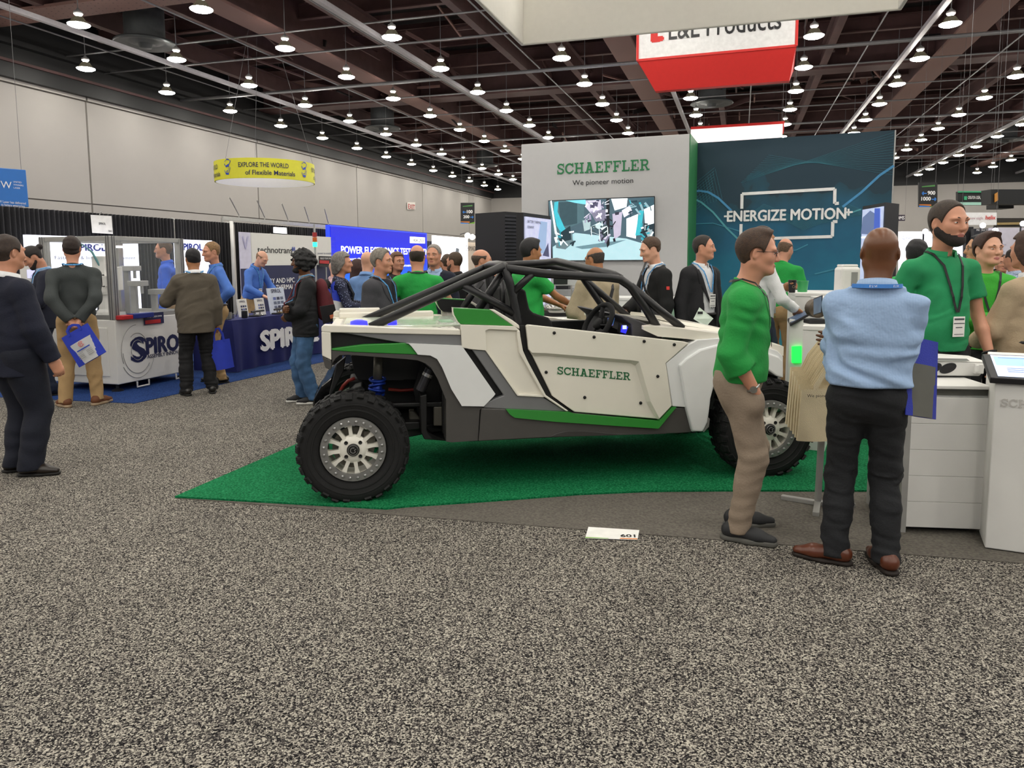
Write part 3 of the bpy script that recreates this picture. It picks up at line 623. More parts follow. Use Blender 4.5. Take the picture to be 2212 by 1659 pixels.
for hx in (hub_r.x, hub_f.x):
    for s in (0, 1):
        wh = None
        Mw = Matrix.Translation((hx, CW if s else 0, WR - .006)) @ Matrix.Rotation(pi if s else 0, 4, 'Z') @ Matrix.Rotation(.13 + s, 4, 'Y')
        wh = link('wheel', WMS['tyre'][0], car, True); wh.matrix_basis = Mw; wh.name = 'wheel'
        for k, (me, nm) in WMS.items():
            if k == 'tyre': continue
            o = link(nm, me, wh, True)
            if k in ('beadlock_bolt', 'lug_hole'): o['kind'] = 'stuff'
print('HUB', hub_r, hub_f, 'deck', DECK_Z, 'yaw', math.degrees(CYAW), (hx0, hx1, hz0, hz1), (dx0, dx1))
# chassis and rear suspension seen through the arch
def cbox(name, px, b0, b1, mat, parent=car, bevel=.008):
    return obj(name, MB().prism([cp(u, v, b0) for u, v in px], (0, b1 - b0, 0)), mat, parent, bevel=bevel, local=True)
cbox('gearbox', c9([(650, 600), (760, 590), (1480, 610), (1500, 890), (1290, 890), (1280, 900), (740, 895), (690, 800)]), .55, 1.15, P_blk)
cbox('frame_rail', c9([(480, 700), (590, 610), (560, 800), (420, 1080), (390, 1110), (395, 1040)]), .3, .38, P_blk)
cbox('rear_bumper', c9([(205, 1130), (300, 960), (430, 850), (420, 1000), (390, 1110), (300, 1150), (210, 1230)]), .45, 1.25, pm('gloss_black', '#0d0d0f', .12))
cbox('skid_tub', c9([(1480, 1080), (1560, 1060), (1560, 1500), (1640, 1590), (1790, 1600), (1790, 1620), (1530, 1600), (1490, 1520)]), .2, 1.4, P_blk)
cbox('cross_frame', c9([(1100, 1170), (1800, 1150), (1800, 1215), (1100, 1215)]), .3, .36, P_blk); cbox('lower_frame', c9([(1080, 1400), (1480, 1390), (1480, 1480), (1300, 1500), (1080, 1500)]), .3, 1.3, P_blk)
cbox('inner_liner', c9([(1500, 680), (1600, 760), (1700, 900), (1790, 1130), (1790, 1600), (1560, 1600), (1480, 1400), (1400, 1000)]), .45, .5, P_blk, bevel=0)
cbox('control_module', c9([(1640, 1210), (1760, 1205), (1785, 1440), (1640, 1440)]), .3, .42, P_alu); cbox('control_module', c9([(1350, 1265), (1410, 1265), (1475, 1340), (1475, 1385), (1355, 1385)]), .4, .5, P_alu)
for k, (mx, my) in enumerate(((0, 0),)):
    sh = [cp(*c9([(980, 600)])[0], .33), cp(*c9([(970, 880)])[0], .33), cp(*c9([(950, 1130)])[0], .33)]
    for mir in (0, 1):
        f = (lambda p: Vector((p.x, CW - p.y, p.z))) if mir else (lambda p: p); a, c, e = [f(p) for p in sh]
        so = obj('shock_absorber', MB().cyl(a, c, .032, n=18), P_alu, car, smooth=True, local=True)
        mb = MB().cyl(c, e, .038, n=18)
        for t in np.linspace(0, 1, 5): q = c.lerp(e, t); mb.tube([q + Vector((.052 * cos(u), .052 * sin(u), .01 * sin(u + t * 9))) for u in np.linspace(0, 2 * pi, 20)[:-1]], .010, closed=True, n=8)
        obj('shock_spring', mb, P_blue, so, smooth=True, local=True)
        r0, r1 = f(cp(*c9([(1600, 760)])[0], .26)), f(cp(*c9([(1480, 1015)])[0], .26))
        ro = obj('shock_reservoir', MB().cyl(r0, r1, .036, n=20), pm('reservoir_grey', '#3a3a3e', .3, metal=.5), car, smooth=False, local=True)
        t0, t1 = r0.lerp(r1, .2), r0.lerp(r1, .34); obj('reservoir_clamp', MB().cyl(t0, t1, .039, n=20), P_steel, ro, local=True)
        hub = f(Vector((hub_r.x, .25, WR))); obj('trailing_arm', MB().bar(hub, f(Vector((hub_r.x + .75, .5, .42))), .09, .07), P_cage, car, bevel=.01, local=True)
        obj('drive_shaft', MB().cyl(f(Vector((hub_r.x, .2, WR))), f(Vector((hub_r.x + .03, .8, WR + .1))), .025, n=12), P_steel, car, local=True)
        fh = f(Vector((hub_f.x, .25, WR))); obj('front_arm', MB().bar(fh, f(Vector((hub_f.x - .28, .55, .40))), .06, .05).bar(fh + Vector((0, 0, .1)), f(Vector((hub_f.x - .2, .5, .55))), .05, .04), P_cage, car, local=True)
hp = [cp(u, v, .5) for u, v in c9([(500, 1090), (520, 1030), (560, 960), (620, 900), (700, 870)])]; obj('brake_hose', MB().tube(hp, .012, n=8), P_red, car, smooth=True, local=True)
hp = [cp(u, v, .6) for u, v in c9([(1100, 1000), (1250, 1015), (1400, 1005), (1440, 980)])]; obj('brake_hose', MB().tube(hp, .012, n=8), P_red, car, smooth=True, local=True)
cbox('motor_housing', c9([(620, 1060), (700, 980), (780, 960), (830, 1010), (800, 1090), (640, 1100)]), .5, .8, pm('motor_dark', '#2c2c2c', .5))
obj('floor_pan', MB().box(((dx1 + hx1) / 2 - .1, CW / 2, .37), (hx1 - dx1 - .35, CW - .4, .05)), P_blk, car, local=True)
obj('rear_chassis', MB().box(((dx0 + dx1) / 2, CW / 2, .62), (dx1 - dx0 - .25, .3, .25)), P_blk, car, bevel=.02, local=True)
# ================================================================ people: distance-field figures meshed with surface nets
BIG = .25
def smin(a, b, k):
    if k <= 0: return np.minimum(a, b)
    h = np.clip(k - np.abs(a - b), 0, None) / k
    return np.minimum(a, b) - h * h * k * .25
def smax(a, b, k): return -smin(-a, -b, k)
class RC:                                    # round cone, optionally flattened along axis q by factor fl
    def __init__(s, a, b, r1, r2, k=.03, q=None, fl=1.):
        s.a, s.b, s.r1, s.r2, s.k, s.fl = np.array(a, float), np.array(b, float), r1, r2, k, fl
        s.q = None if q is None else np.array(q, float) / np.linalg.norm(q)
        m = max(r1, r2); s.lo = np.minimum(s.a, s.b) - m; s.hi = np.maximum(s.a, s.b) + m
    def __call__(s, P):
        D = P - s.a; ba = s.b - s.a
        if s.q is not None:
            D = D + (1 / s.fl - 1) * (D @ s.q)[..., None] * s.q; ba = ba + (1 / s.fl - 1) * (ba @ s.q) * s.q
        L2 = max(ba @ ba, 1e-9); t = np.clip((D @ ba) / L2, 0, 1)
        d = np.sqrt(((D - t[..., None] * ba) ** 2).sum(-1)) - (s.r1 + (s.r2 - s.r1) * t)
        return d * (s.fl if s.q is not None else 1.)
class EL:                                    # ellipsoid in a rotated frame
    def __init__(s, c, r, M=None, k=.03):
        s.c, s.r, s.k = np.array(c, float), np.array(r, float), k; s.M = None if M is None else np.array(M)
        m = s.r.max(); s.lo, s.hi = s.c - m, s.c + m
    def __call__(s, P):
        D = P - s.c
        if s.M is not None: D = D @ s.M
        e = D / s.r; k0 = np.sqrt((e * e).sum(-1)); k1 = np.sqrt(((e / s.r) ** 2).sum(-1)) + 1e-9
        return k0 * (k0 - 1.) / k1
class CLIP:                                  # arm piece cut flat by a plane
    def __init__(s, prim, p, n): s.p, s.pt, s.n = prim, np.array(p, float), np.array(n, float); s.k, s.lo, s.hi = prim.k, prim.lo, prim.hi
    def __call__(s, P): return np.maximum(s.p(P), (P - s.pt) @ s.n)
class SUB:
    def __init__(s, prim, k=.01): s.p, s.k, s.sub = prim, k, True; s.lo, s.hi = prim.lo, prim.hi
    def __call__(s, P): return s.p(P)
def evalpts(prims, P, post=None):
    d = np.full(P.shape[:-1], BIG)
    for p in prims: d = smax(d, -p(P), p.k) if getattr(p, 'sub', 0) else smin(d, p(P), p.k)
    return post(P, d) if post else d
def nets(prims, h, post=None, pad=.03, only=None):
    pos = [p for p in prims if not getattr(p, 'sub', 0)]
    lo = np.min([p.lo for p in pos], 0) - pad; hi = np.max([p.hi for p in pos], 0) + pad
    n = np.ceil((hi - lo) / h).astype(int) + 1
    ax = [lo[i] + h * np.arange(n[i]) for i in range(3)]
    d = np.full(n, BIG)
    for p in prims[:only]:
        mg = max(p.k, .02) + 2 * h
        i0 = np.clip(np.floor((p.lo - mg - lo) / h).astype(int), 0, n); i1 = np.clip(np.ceil((p.hi + mg - lo) / h).astype(int) + 1, 0, n)
        if (i1 <= i0).any(): continue
        sl = tuple(slice(a, b) for a, b in zip(i0, i1))
        P = np.stack(np.meshgrid(*[ax[i][sl[i]] for i in range(3)], indexing='ij'), -1)
        q = p(P); d[sl] = smax(d[sl], -q, p.k) if getattr(p, 'sub', 0) else smin(d[sl], q, p.k)
    if post:
        P = np.stack(np.meshgrid(*ax, indexing='ij'), -1); d = post(P, d)
    ins = d < 0
    c = sum(ins[a:n[0] - 1 + a, b:n[1] - 1 + b, e:n[2] - 1 + e].astype(np.int8) for a in (0, 1) for b in (0, 1) for e in (0, 1))
    act = np.argwhere((c > 0) & (c < 8)); idx = -np.ones(np.array(n) - 1, int); idx[tuple(act.T)] = np.arange(len(act))
    acc = np.zeros((len(act), 3)); cnt = np.zeros(len(act))
    corners = [(a, b, e) for a in (0, 1) for b in (0, 1) for e in (0, 1)]
    for i, A_ in enumerate(corners):
        for B_ in corners[i + 1:]:
            if sum(abs(x - y) for x, y in zip(A_, B_)) != 1: continue
            pa, pb = act + A_, act + B_; da, db = d[tuple(pa.T)], d[tuple(pb.T)]; m = (da < 0) != (db < 0)
            t = np.where(m, da / np.where(m, da - db, 1), 0)[:, None]
            acc += np.where(m[:, None], pa + t * (pb - pa), 0); cnt += m
    V = lo + h * acc / cnt[:, None]; F = []
    for axn in range(3):
        o1, o2 = (axn + 1) % 3, (axn + 2) % 3
        s0 = [slice(None)] * 3; s1 = [slice(None)] * 3; s0[axn] = slice(0, n[axn] - 1); s1[axn] = slice(1, n[axn])
        e = np.argwhere(ins[tuple(s0)] != ins[tuple(s1)])
        e = e[(e[:, o1] > 0) & (e[:, o2] > 0) & (e[:, o1] < n[o1] - 1) & (e[:, o2] < n[o2] - 1)]
        fl = ins[tuple(e.T)]
        def at(a, b): q = e.copy(); q[:, o1] -= a; q[:, o2] -= b; return idx[tuple(q.T)]
        quad = np.stack([at(1, 1), at(0, 1), at(0, 0), at(1, 0)], 1); quad[~fl] = quad[~fl][:, ::-1]; F.append(quad)
    F = np.concatenate(F); return V, F[(F >= 0).all(1)]
def npmesh(name, V, F, mats, mi=None, smooth=True):
    me = bpy.data.meshes.new(name); me.vertices.add(len(V)); me.vertices.foreach_set('co', np.asarray(V, np.float32).ravel())
    me.loops.add(len(F) * 4); me.polygons.add(len(F)); me.loops.foreach_set('vertex_index', np.asarray(F, np.int32).ravel())
    me.polygons.foreach_set('loop_start', np.arange(len(F), dtype=np.int32) * 4)
    if mi is not None: me.polygons.foreach_set('material_index', np.asarray(mi, np.int32))
    if smooth: me.polygons.foreach_set('use_smooth', np.ones(len(F), bool))
    for m_ in mats: me.materials.append(m_)
    me.update(calc_edges=True); me.validate(); return me
def rotz(a): c, s = cos(a), sin(a); return np.array([[c, -s, 0], [s, c, 0], [0, 0, 1.]])
def rotx(a): c, s = cos(a), sin(a); return np.array([[1., 0, 0], [0, c, -s], [0, s, c]])
def roty(a): c, s = cos(a), sin(a); return np.array([[c, 0, s], [0, 1., 0], [-s, 0, c]])
def nrm_(v): v = np.array(v, float); return v / (np.linalg.norm(v) + 1e-9)
def ik(S, Wt, hint, l1, l2):
    S, Wt = np.array(S, float), np.array(Wt, float); d = Wt - S; L = np.linalg.norm(d)
    if L > (l1 + l2) * .985: Wt = S + d / L * (l1 + l2) * .985; d = Wt - S; L = np.linalg.norm(d)
    a = (l1 * l1 - l2 * l2 + L * L) / (2 * L); hgt = math.sqrt(max(l1 * l1 - a * a, 0)); u = d / L
    hh = np.array(hint, float); hh = nrm_(hh - u * (hh @ u)); return S + u * a + hh * hgt, Wt
# ---- hands: wrist at origin, fingers along -z, palm facing -x, thumb forward +y (right hand)
def hand_prims(curl, spread=.0, thumb=.5):
    pr = [RC((0, 0, .03), (0, .0, -.03), .026, .030, .02, (1, 0, 0), .62), RC((0, -.018, -.02), (0, -.022, -.08), .022, .021, .02, (1, 0, 0), .65), RC((0, .014, -.02), (0, .018, -.085), .024, .021, .02, (1, 0, 0), .65), RC((0, 0, -.02), (0, 0, -.085), .026, .024, .02, (1, 0, 0), .6)]
    ys = (.029, .010, -.010, -.029); ln = (.072, .080, .074, .060)
    for i in range(4):
        cu = curl[i] if isinstance(curl, (list, tuple)) else curl
        p = np.array((0, ys[i], -.086)); a = 0; sp = (1.5 - i) * spread
        for j, (f, r) in enumerate(((.46, .0098), (.31, .0088), (.23, .0078))):
            a += cu * (.9 if j == 0 else 1.1); dr = np.array((-sin(a), sin(sp) * cos(a), -cos(a) * cos(sp))); q = p + dr * ln[i] * f
            pr.append(RC(p, q, r, r - .0008, .006)); p = q
    t = thumb; p0 = np.array((-.004, .022, -.022)); p1 = p0 + np.array((-.012 - .012 * t, .022 * (1.2 - t * .6), -.034)); p2 = p1 + np.array((-.012 * t - .004, .008 * (1 - t), -.030)); p3 = p2 + np.array((-.012 * t, .003 * (1 - 2 * t), -.022))
    pr += [RC(p0, p1, .017, .0125, .016), RC(p1, p2, .0115, .0105, .006), RC(p2, p3, .0105, .0085, .006)]; return pr
HANDS = {}
def hand(kind, fine):
    key = (kind, fine)
    if key not in HANDS:
        cu, sp, th = {'relaxed': ([.35, .42, .48, .55], .03, .4), 'grip': ([1.15, 1.2, 1.2, 1.25], 0, .9), 'hold': ([.75, .8, .85, .9], .02, .75), 'flat': ([.12, .1, .12, .16], .05, .2), 'point': ([.08, 1.1, 1.25, 1.3], 0, .7)}[kind]
        HANDS[key] = nets(hand_prims(cu, sp, th), .0042 if fine else .0075, pad=.015)
    return HANDS[key]
# ---- heads: local frame, face towards +y, origin at the centre of the skull
def head_prims(o):
    w, jw = o.get('headw', 1.), o.get('jaw', 1.)
    pr = [EL((0, -.012, .028), (.075 * w, .096, .088), k=.02), EL((0, .018, -.02), (.068 * w, .082, .10), k=.03), RC((0, .058, -.092), (0, .062, -.096), .030 * jw, .028 * jw, .035, (1, 0, 0), 1.15)]
    for s in (-1, 1):
        pr += [RC((s * .052 * jw, -.012, -.062), (s * .022, .066, -.098), .024, .018, .03), EL((s * .042 * w, .062, -.030), (.024, .022, .026), k=.03), EL((s * .030, .083, .018), (.030, .016, .010), k=.02)]
    pr += [SUB(EL((s * .031, .099, -.003), (.019, .020, .013)), .014) for s in (-1, 1)]
    pr += [EL((s * .031, .079, -.003), (.015, .013, .0105), k=.004) for s in (-1, 1)]
    pr += [RC((0, .094, .006), (0, .114, -.034), .009, .012, .014), EL((0, .106, -.040), (.017, .012, .009), k=.008), EL((0, .090, -.068), (.024, .013, .006), k=.008), EL((0, .089, -.079), (.021, .013, .0065), k=.008), EL((0, .086, -.103), (.02, .013, .012), k=.018)]
    for s in (-1, 1):
        Me = rotz(s * .35) @ rotx(-.15)
        pr += [EL((s * .077 * w, -.010, -.012), (.008, .019, .032), Me, .008), SUB(EL((s * .085 * w, -.006, -.010), (.006, .010, .018), Me), .006)]
    return pr
def xform(pr, M, t, sc=1.):                  # move primitives by rotation M, scale sc and offset t
    out = []
    for p in pr:
        if isinstance(p, SUB): out.append(SUB(xform([p.p], M, t, sc)[0], p.k * sc)); continue
        if isinstance(p, RC): out.append(RC(M @ p.a * sc + t, M @ p.b * sc + t, p.r1 * sc, p.r2 * sc, p.k * sc, None if p.q is None else M @ p.q, p.fl))
        else: out.append(EL(M @ p.c * sc + t, p.r * sc, M if p.M is None else M @ p.M, p.k * sc))
    return out
SKIN = {'pale': '#d9a489', 'fair': '#c98f73', 'tan': '#a9744f', 'olive': '#b98a66', 'brown': '#6b4329', 'dark': '#4a2c1c'}
def skin(k): return pm('skin_' + k, SKIN[k], .36 if k == 'brown' else .48, var=.07, scale=14, bump=.05, bscale=250)
def cloth(name, hexc, rough=.85, bump=.25, bscale=90, var=.08, sheen=0.): return pm('cloth_' + name, hexc, rough, var=var, scale=9, bump=bump, bscale=bscale, sheen=sheen)
def folds(seed, amp, zc=None):
    rs = np.random.default_rng(seed); W_ = [(rs.normal(size=3) * np.array([9, 9, 16]), rs.uniform(0, 6)) for _ in range(3)]
    W2 = [(rs.normal(size=3) * np.array([22, 22, 34]), rs.uniform(0, 6)) for _ in range(2)]
    def f(P):
        w0 = sum(np.sin(P @ a + b) for a, b in W_); return amp * (.5 * w0 + .6 * np.sin(P @ W2[0][0] + W2[0][1] + 2.2 * w0) + .35 * np.sin(P @ W2[1][0] + W2[1][1] + 2.6 * w0))
    return f
SHOES = {}
def shoe_mesh(kind, mu, ms):
    key = (kind, mu.name, ms.name)
    if key in SHOES: return SHOES[key]
    # foot along +y, ankle above origin at y=0
    up = [RC((0, -.045, .055), (0, .10, .045), .040, .036, .03), RC((.0, .10, .04), (.004, .175, .034), .043, .030, .03, (0, 0, 1), .8), RC((0, -.03, .06), (0, -.02, .082), .040, .036, .03)]
    def post(P, d): return np.maximum(np.maximum(d, .022 - P[..., 2]), P[..., 2] - .105)
    V, F = nets(up, .011, post)
    def post2(P, d): return smax(np.maximum(d, P[..., 2] - (.03 if kind == 'sneaker' else .024)), -P[..., 2] + .0, .004)
    so = [RC((0, -.05, .015), (0, .06, .015), .042, .040, .03, (0, 0, 1), 1.), RC((0, .06, .015), (.004, .175, .015), .046, .034, .03)]
    V2, F2 = nets(so, .011, post2)
    me = npmesh('shoe', np.concatenate([V, V2]), np.concatenate([F, F2 + len(V)]), [mu, ms], [0] * len(F) + [1] * len(F2)); SHOES[key] = me; return me
def ribbon(path, wdt, nrms, th=.002):
    mb = MB(); vs = []
    for i, (p, n_) in enumerate(zip(path, nrms)):
        p = Vector(p); d = (Vector(path[min(i + 1, len(path) - 1)]) - Vector(path[max(i - 1, 0)])).normalized(); n_ = Vector(n_); s = d.cross(n_).normalized() * wdt / 2; n_ = n_.normalized()
        vs += [p + s, p - s, p - s + n_ * th, p + s + n_ * th]
    K = len(path); fs = [(0, 1, 2, 3), ((K - 1) * 4 + 3, (K - 1) * 4 + 2, (K - 1) * 4 + 1, (K - 1) * 4)]
    for i in range(K - 1):
        for k in range(4): fs.append((i * 4 + k, i * 4 + (k + 1) % 4, (i + 1) * 4 + (k + 1) % 4, (i + 1) * 4 + k))
    return mb.add(vs, fs)
NSEED = [0]
M_eye = pm('eye_white', '#d9d6cf', .2); M_iris = pm('eye_iris', '#2d2119', .2)
def person(label, loc, yaw, H=1.78, **o):
    """A standing figure facing local +y. yaw: heading measured from +Y towards -X (counter-clockwise from above)."""
    NSEED[0] += 1; seed = NSEED[0]; s = H / 1.78; fat = o.get('fat', 1.); fem = o.get('fem', 0)
    fine = o.get('fine', False); hB = .011 if fine else .02; hH = .0052 if fine else .0105
    root = thing('person', label, 'person', loc, yaw); sk = skin(o.get('skin', 'fair'))
    lean = o.get('lean', 0.); side = o.get('sway', 0.)
    # torso joints
    def sp(x, y, z):                                             # bend the spine forward above the hips
        p = np.array([x, y, z]) * s; hz = .95 * s
        if p[2] > hz:
            q = p - np.array([0, 0, hz]); q = rotx(-lean) @ roty(side) @ q; p = q + np.array([0, 0, hz])
        return p
    sw = (.165 if fem else .185) * o.get('sho', 1.)
    neck0, neck1 = sp(0, -.03, 1.46), sp(0, .0, 1.555)
    S = {1: sp(sw, -.02, 1.395), -1: sp(-sw, -.02, 1.395)}
    arms = {}
    pres = {'down': ((.25, .05, .83), (.5, -1, 0)), 'behind': ((.04, -.19, .93), (1, -.6, 0)), 'hips': ((.19, .03, 1.01), (1, -.5, .1)), 'crossed': ((-.10, .19, 1.17), (1, -.1, -.8)), 'crossedlow': ((-.13, .215, 1.13), (1, -.1, -.8)),
            'pocket': ((.150, .085, .875), (.9, -1, 0)), 'phone': ((.04, .27, 1.14), (.7, -.3, -.8)), 'reach': ((.12, .50, 1.08), (.6, -.2, -.8)), 'hold': ((.12, .26, 1.02), (.8, -.5, -.6)), 'table': ((.2, .40, 1.0), (.7, -.4, -.5)), 'chin': ((.08, .2, 1.4), (.8, 0, -1)), 'forward': ((.17, .34, 1.12), (.6, -.3, -.8))}
    for sd, key in ((1, o.get('armR', 'down')), (-1, o.get('armL', 'down'))):
        tgt, hint = pres[key] if isinstance(key, str) else key[:2]
        tgt = np.array(tgt) * np.array([sd, 1, 1]) * s; hint = np.array(hint) * np.array([sd, 1, 1])
        if lean and (isinstance(key, str) and key not in ('down', 'table', 'reach')): tgt = sp(*(tgt / s))
        E_, W_ = ik(S[sd], tgt, hint, .295 * s, .265 * s); arms[sd] = (S[sd], E_, W_)
    fx = o.get('stance', .11); legs = {}
    fy = o.get('step', (0, 0)); toe = o.get('toe', .2); pw = .155 * fat if fat > 1 else .155
    for sd in (1, -1):
        hp = np.array([sd * .092, 0, .92]) * s; an = np.array([sd * fx, fy[0 if sd == 1 else 1] - .01, .085]) * s
        kn, an = ik(hp, an, (0, 1, 0), .43 * s, .425 * s); legs[sd] = (hp, kn, an)
    hyaw, hpit = o.get('head', (0, 0)); hroll = o.get('hroll', 0.)
    HM = rotx(-lean) @ roty(side) @ rotz(hyaw) @ rotx(-hpit) @ roty(hroll)
    hs = s ** .5 * o.get('headsize', 1.03); hc = neck1 + HM @ np.array([0, .012, .115]) * hs
    # ---------- skin body
    hp_ = xform(head_prims(o), HM, hc, hs)
    neck = [RC(neck0, neck1 + HM @ np.array([0, -.005, .02]), .058 * (.85 if fem else 1) * min(fat, 1.15), .052 * (.85 if fem else 1) * min(fat, 1.15), .03), RC(neck1, hc + HM @ np.array([0, -.03, -.03]), .054 * (.85 if fem else 1), .052, .03)]
    tr = [RC(neck0 + [0, 0, -.02], neck0 + np.array([0, 0, .0]), .07, .06, .04)]
    V, F = nets(hp_ + neck + tr, hH, pad=.02); Vs, Fs = [V], [F]; base = len(V)
    lv = (V - hc) @ HM / hs                                          # local head coordinates for lips / stubble
    fc = lv[F].mean(1); mi = np.zeros(len(F), int)
    lip = ((fc[:, 0] / .023) ** 2 + ((fc[:, 2] + .0735) / .0115) ** 2 < 1) & (fc[:, 1] > .088); mi[lip] = 1
    mis = [mi]
    rA = (.046 if fem else .052) * (fat ** .5)
    tr2 = [RC(sp(0, -.01, .97), sp(0, -.01, 1.12), .13, .115, .05, (0, 1, 0), .7), RC(sp(0, -.01, 1.12), sp(0, -.02, 1.36), .115, .13, .06, (0, 1, 0), .7), RC(sp(-.12, -.02, 1.37), sp(.12, -.02, 1.37), .05, .05, .05), RC(sp(0, -.03, 1.40), neck0, .06, .055, .03)]
    for sd in (1, -1):
        a, e, w_ = arms[sd]; hp0, kn, an = legs[sd]
        tr2 += [RC(a, e, rA * .92, rA * .74, .02), RC(e, e + (w_ - e) * .35, rA * .76, rA * .80, .015), RC(e + (w_ - e) * .35, w_, rA * .80, .028, .012), RC(hp0, kn, .08, .052, .03), RC(kn, an, .052, .036, .02)]
    V, F = nets(tr2, hB); Vs.append(V); Fs.append(F + base); base += len(V); mis.append(np.zeros(len(F), int))
    hk = {1: o.get('handR', 'relaxed'), -1: o.get('handL', 'relaxed')}; wrists = {}
    for sd in (1, -1):
        a, e, w_ = arms[sd]; key = o.get('armR' if sd == 1 else 'armL', 'down')
        if hk[sd] == 'none': wrists[sd] = (w_, np.eye(3)); continue
        z = -nrm_(w_ - e)
        dr = o.get('hdirR' if sd == 1 else 'hdirL')
        if dr is not None: z = -nrm_(dr)
        x0 = np.array([1., 0, 0]) * 1.; roll = o.get('rollR' if sd == 1 else 'rollL', 0.)
        pal = o.get('palmR' if sd == 1 else 'palmL')
        if pal is None: pal = {'down': (-sd, 0, 0), 'behind': (0, -.3, 1.), 'hips': (-sd, .0, -.2), 'crossed': (0, -1, 0), 'crossedlow': (0, -1, 0), 'pocket': (-sd, 0, 0), 'phone': (-sd * .8, -.3, .6), 'reach': (0, 0, -1), 'hold': (-sd * .5, -.3, .8), 'table': (0, 0, -1), 'chin': (0, -1, 0), 'forward': (-sd, 0, .2)}.get(key if isinstance(key, str) else 'down')
        px_ = np.array(pal, float); px_ = -nrm_(px_ - z * (px_ @ z)); xx = px_            # -x is the palm
        yy = np.cross(z, xx)
        Mh = np.stack([xx, yy, z], 1); V, F = hand(hk[sd], fine)
        V = V.copy() * s * (.9 if fem else 1.)
        if (np.cross(xx, yy) @ z) < 0: pass
        th = o.get('thumbR' if sd == 1 else 'thumbL')
        flip = False
        # a left hand is the mirror of a right hand across its own x-y handedness
        if sd == -1: V[:, 1] *= -1; F = F[:, ::-1]
        Vw = V @ Mh.T + w_; Vs.append(Vw); Fs.append(F + base); base += len(V); mis.append(np.zeros(len(F), int)); wrists[sd] = (w_, Mh)
    lipm = pm('lip_' + o.get('skin', 'fair'), {'pale': '#b8716a', 'fair': '#a8665a', 'tan': '#8a5546', 'olive': '#94604f', 'brown': '#5a332b', 'dark': '#3f241e'}[o.get('skin', 'fair')], .45)
    body = link('body', npmesh('body', np.concatenate(Vs), np.concatenate(Fs), [sk, lipm], np.concatenate(mis)), root, True)
    if o.get('face', True):
        mb = MB()
        for sd in (1, -1):
            c = HM @ np.array([sd * .031, .0812, -.003]) * hs + hc; st_ = len(mb.v); mb.ball((0, 0, 0), (.0135 * hs, .0125 * hs, .0062 * hs), M_eye, 10, 8); mb.xf(Matrix.Translation(Vector(c)) @ Matrix(HM.tolist()).to_4x4(), st_)
            g = HM @ np.array([sd * .031 + o.get('gaze', 0) * .004, .0905, -.003]) * hs + hc; mb.ball(g, .0050 * hs, M_iris, 8, 6)
        obj('eye', mb, None, body, smooth=True, local=True)
    # ---------- hair
    hair = o.get('hair', 'short'); hm = pm('hair_' + o.get('hairc', '#2c2019'), o.get('hairc', '#2c2019'), .6, var=.35, scale=60, bump=.5, bscale=300)
    th = {'short': .010, 'mid': .016, 'quiff': .018, 'ring': .007, 'buzz': .005, 'bob': .022, 'long': .02, 'bun': .012, 'curly': .03, 'top': .016, 'receding': .009}.get(hair, 0)
    nz_ = folds(seed + 50, .003 if hair != 'curly' else .010)
    def H_(P): return (P - hc) @ HM / hs
    if hair != 'none':
        pr = [EL((0, -.012, .028), (.075 * o.get('headw', 1) + th, .096 + th, .088 + th), k=.02), EL((0, .0, -.02), (.066 * o.get('headw', 1) + th * .8, .082 + th * .6, .085), k=.03)]
        if hair == 'quiff' or hair == 'top': pr.append(EL((0, .045, .105), (.055, .05, .024), k=.03))
        if hair == 'bob': pr += [RC((s_ * .065, -.01, -.02), (s_ * .072, -.01, -.10), .045, .038, .03) for s_ in (-1, 1)] + [RC((0, -.07, -.02), (0, -.075, -.11), .06, .05, .04)]
        if hair == 'long': pr += [RC((s_ * .06, -.03, -.02), (s_ * .075, -.05, -.26), .045, .04, .03) for s_ in (-1, 1)] + [RC((0, -.07, -.02), (0, -.10, -.30), .07, .06, .05)]
        if hair == 'bun': pr.append(EL((0, -.135, .045), (.036, .034, .036), k=.012))
        if hair == 'curly': pr += [EL(nrm_(rng.normal(size=3) + np.array([0, -.35, .25])) * np.array([.104, .124, .116]) + np.array([0, -.012, .022]), (.019,) * 3, k=.003) for _ in range(300)] + [EL((rng.choice([-1, 1]) * rng.uniform(.06, .085), rng.uniform(-.10, .0), rng.uniform(-.10, .0)), (.026,) * 3, k=.006) for _ in range(26)]
        pr = xform(pr, HM, hc, hs)
        hl = {'receding': .060, 'ring': .055}.get(hair, .066)          # front hairline height
        def post(P, d):
            q = H_(P); x, y, z = q[..., 0], q[..., 1], q[..., 2]; d = d + nz_(P)
            front = (z - (hl - .020 * (hair in ('curly', 'mid'))) + (.012 if hair == 'receding' else 0) - np.clip(-(y - .075) * (1.15 if hair != 'receding' else .9), -.02, .2)) if True else 0
            cut = np.maximum(-(z - (hl - np.clip((.082 - y) * 1.5, -.02, .30))), -1.)            # keep above a line that drops towards the back
            if hair == 'curly': cut = -(np.sqrt((x / .074) ** 2 + ((y - .095) / .085) ** 2 + ((z + .035) / .115) ** 2) - 1) * .07; cut = np.maximum(cut, -(z + .11 - np.clip(y, -.2, 0) * .2))
            nape = -(z + (.085 if hair not in ('bob', 'long', 'curly') else .5)) 
            side_ = np.where((y > -.005) & (hair not in ('bob', 'long', 'curly')), -(z + .012 - np.clip(y - .03, 0, 1) * 3.), -1.)
            d = np.maximum(np.maximum(d, cut), np.maximum(nape, side_ * .6))
            if hair not in ('bob', 'long', 'curly'): d = np.maximum(d, .036 - np.sqrt((y + .004) ** 2 + (z + .018) ** 2 * .8))
            if hair == 'ring': d = np.maximum(d, (z - .045 - np.abs(y) * .1) * .8)
            if hair in ('bob', 'long'): d = np.maximum(d, np.minimum(y - .035, .07 - z))
            return d
        V, F = nets(pr, hH * 1.05 if fine else .011, post, pad=.02)
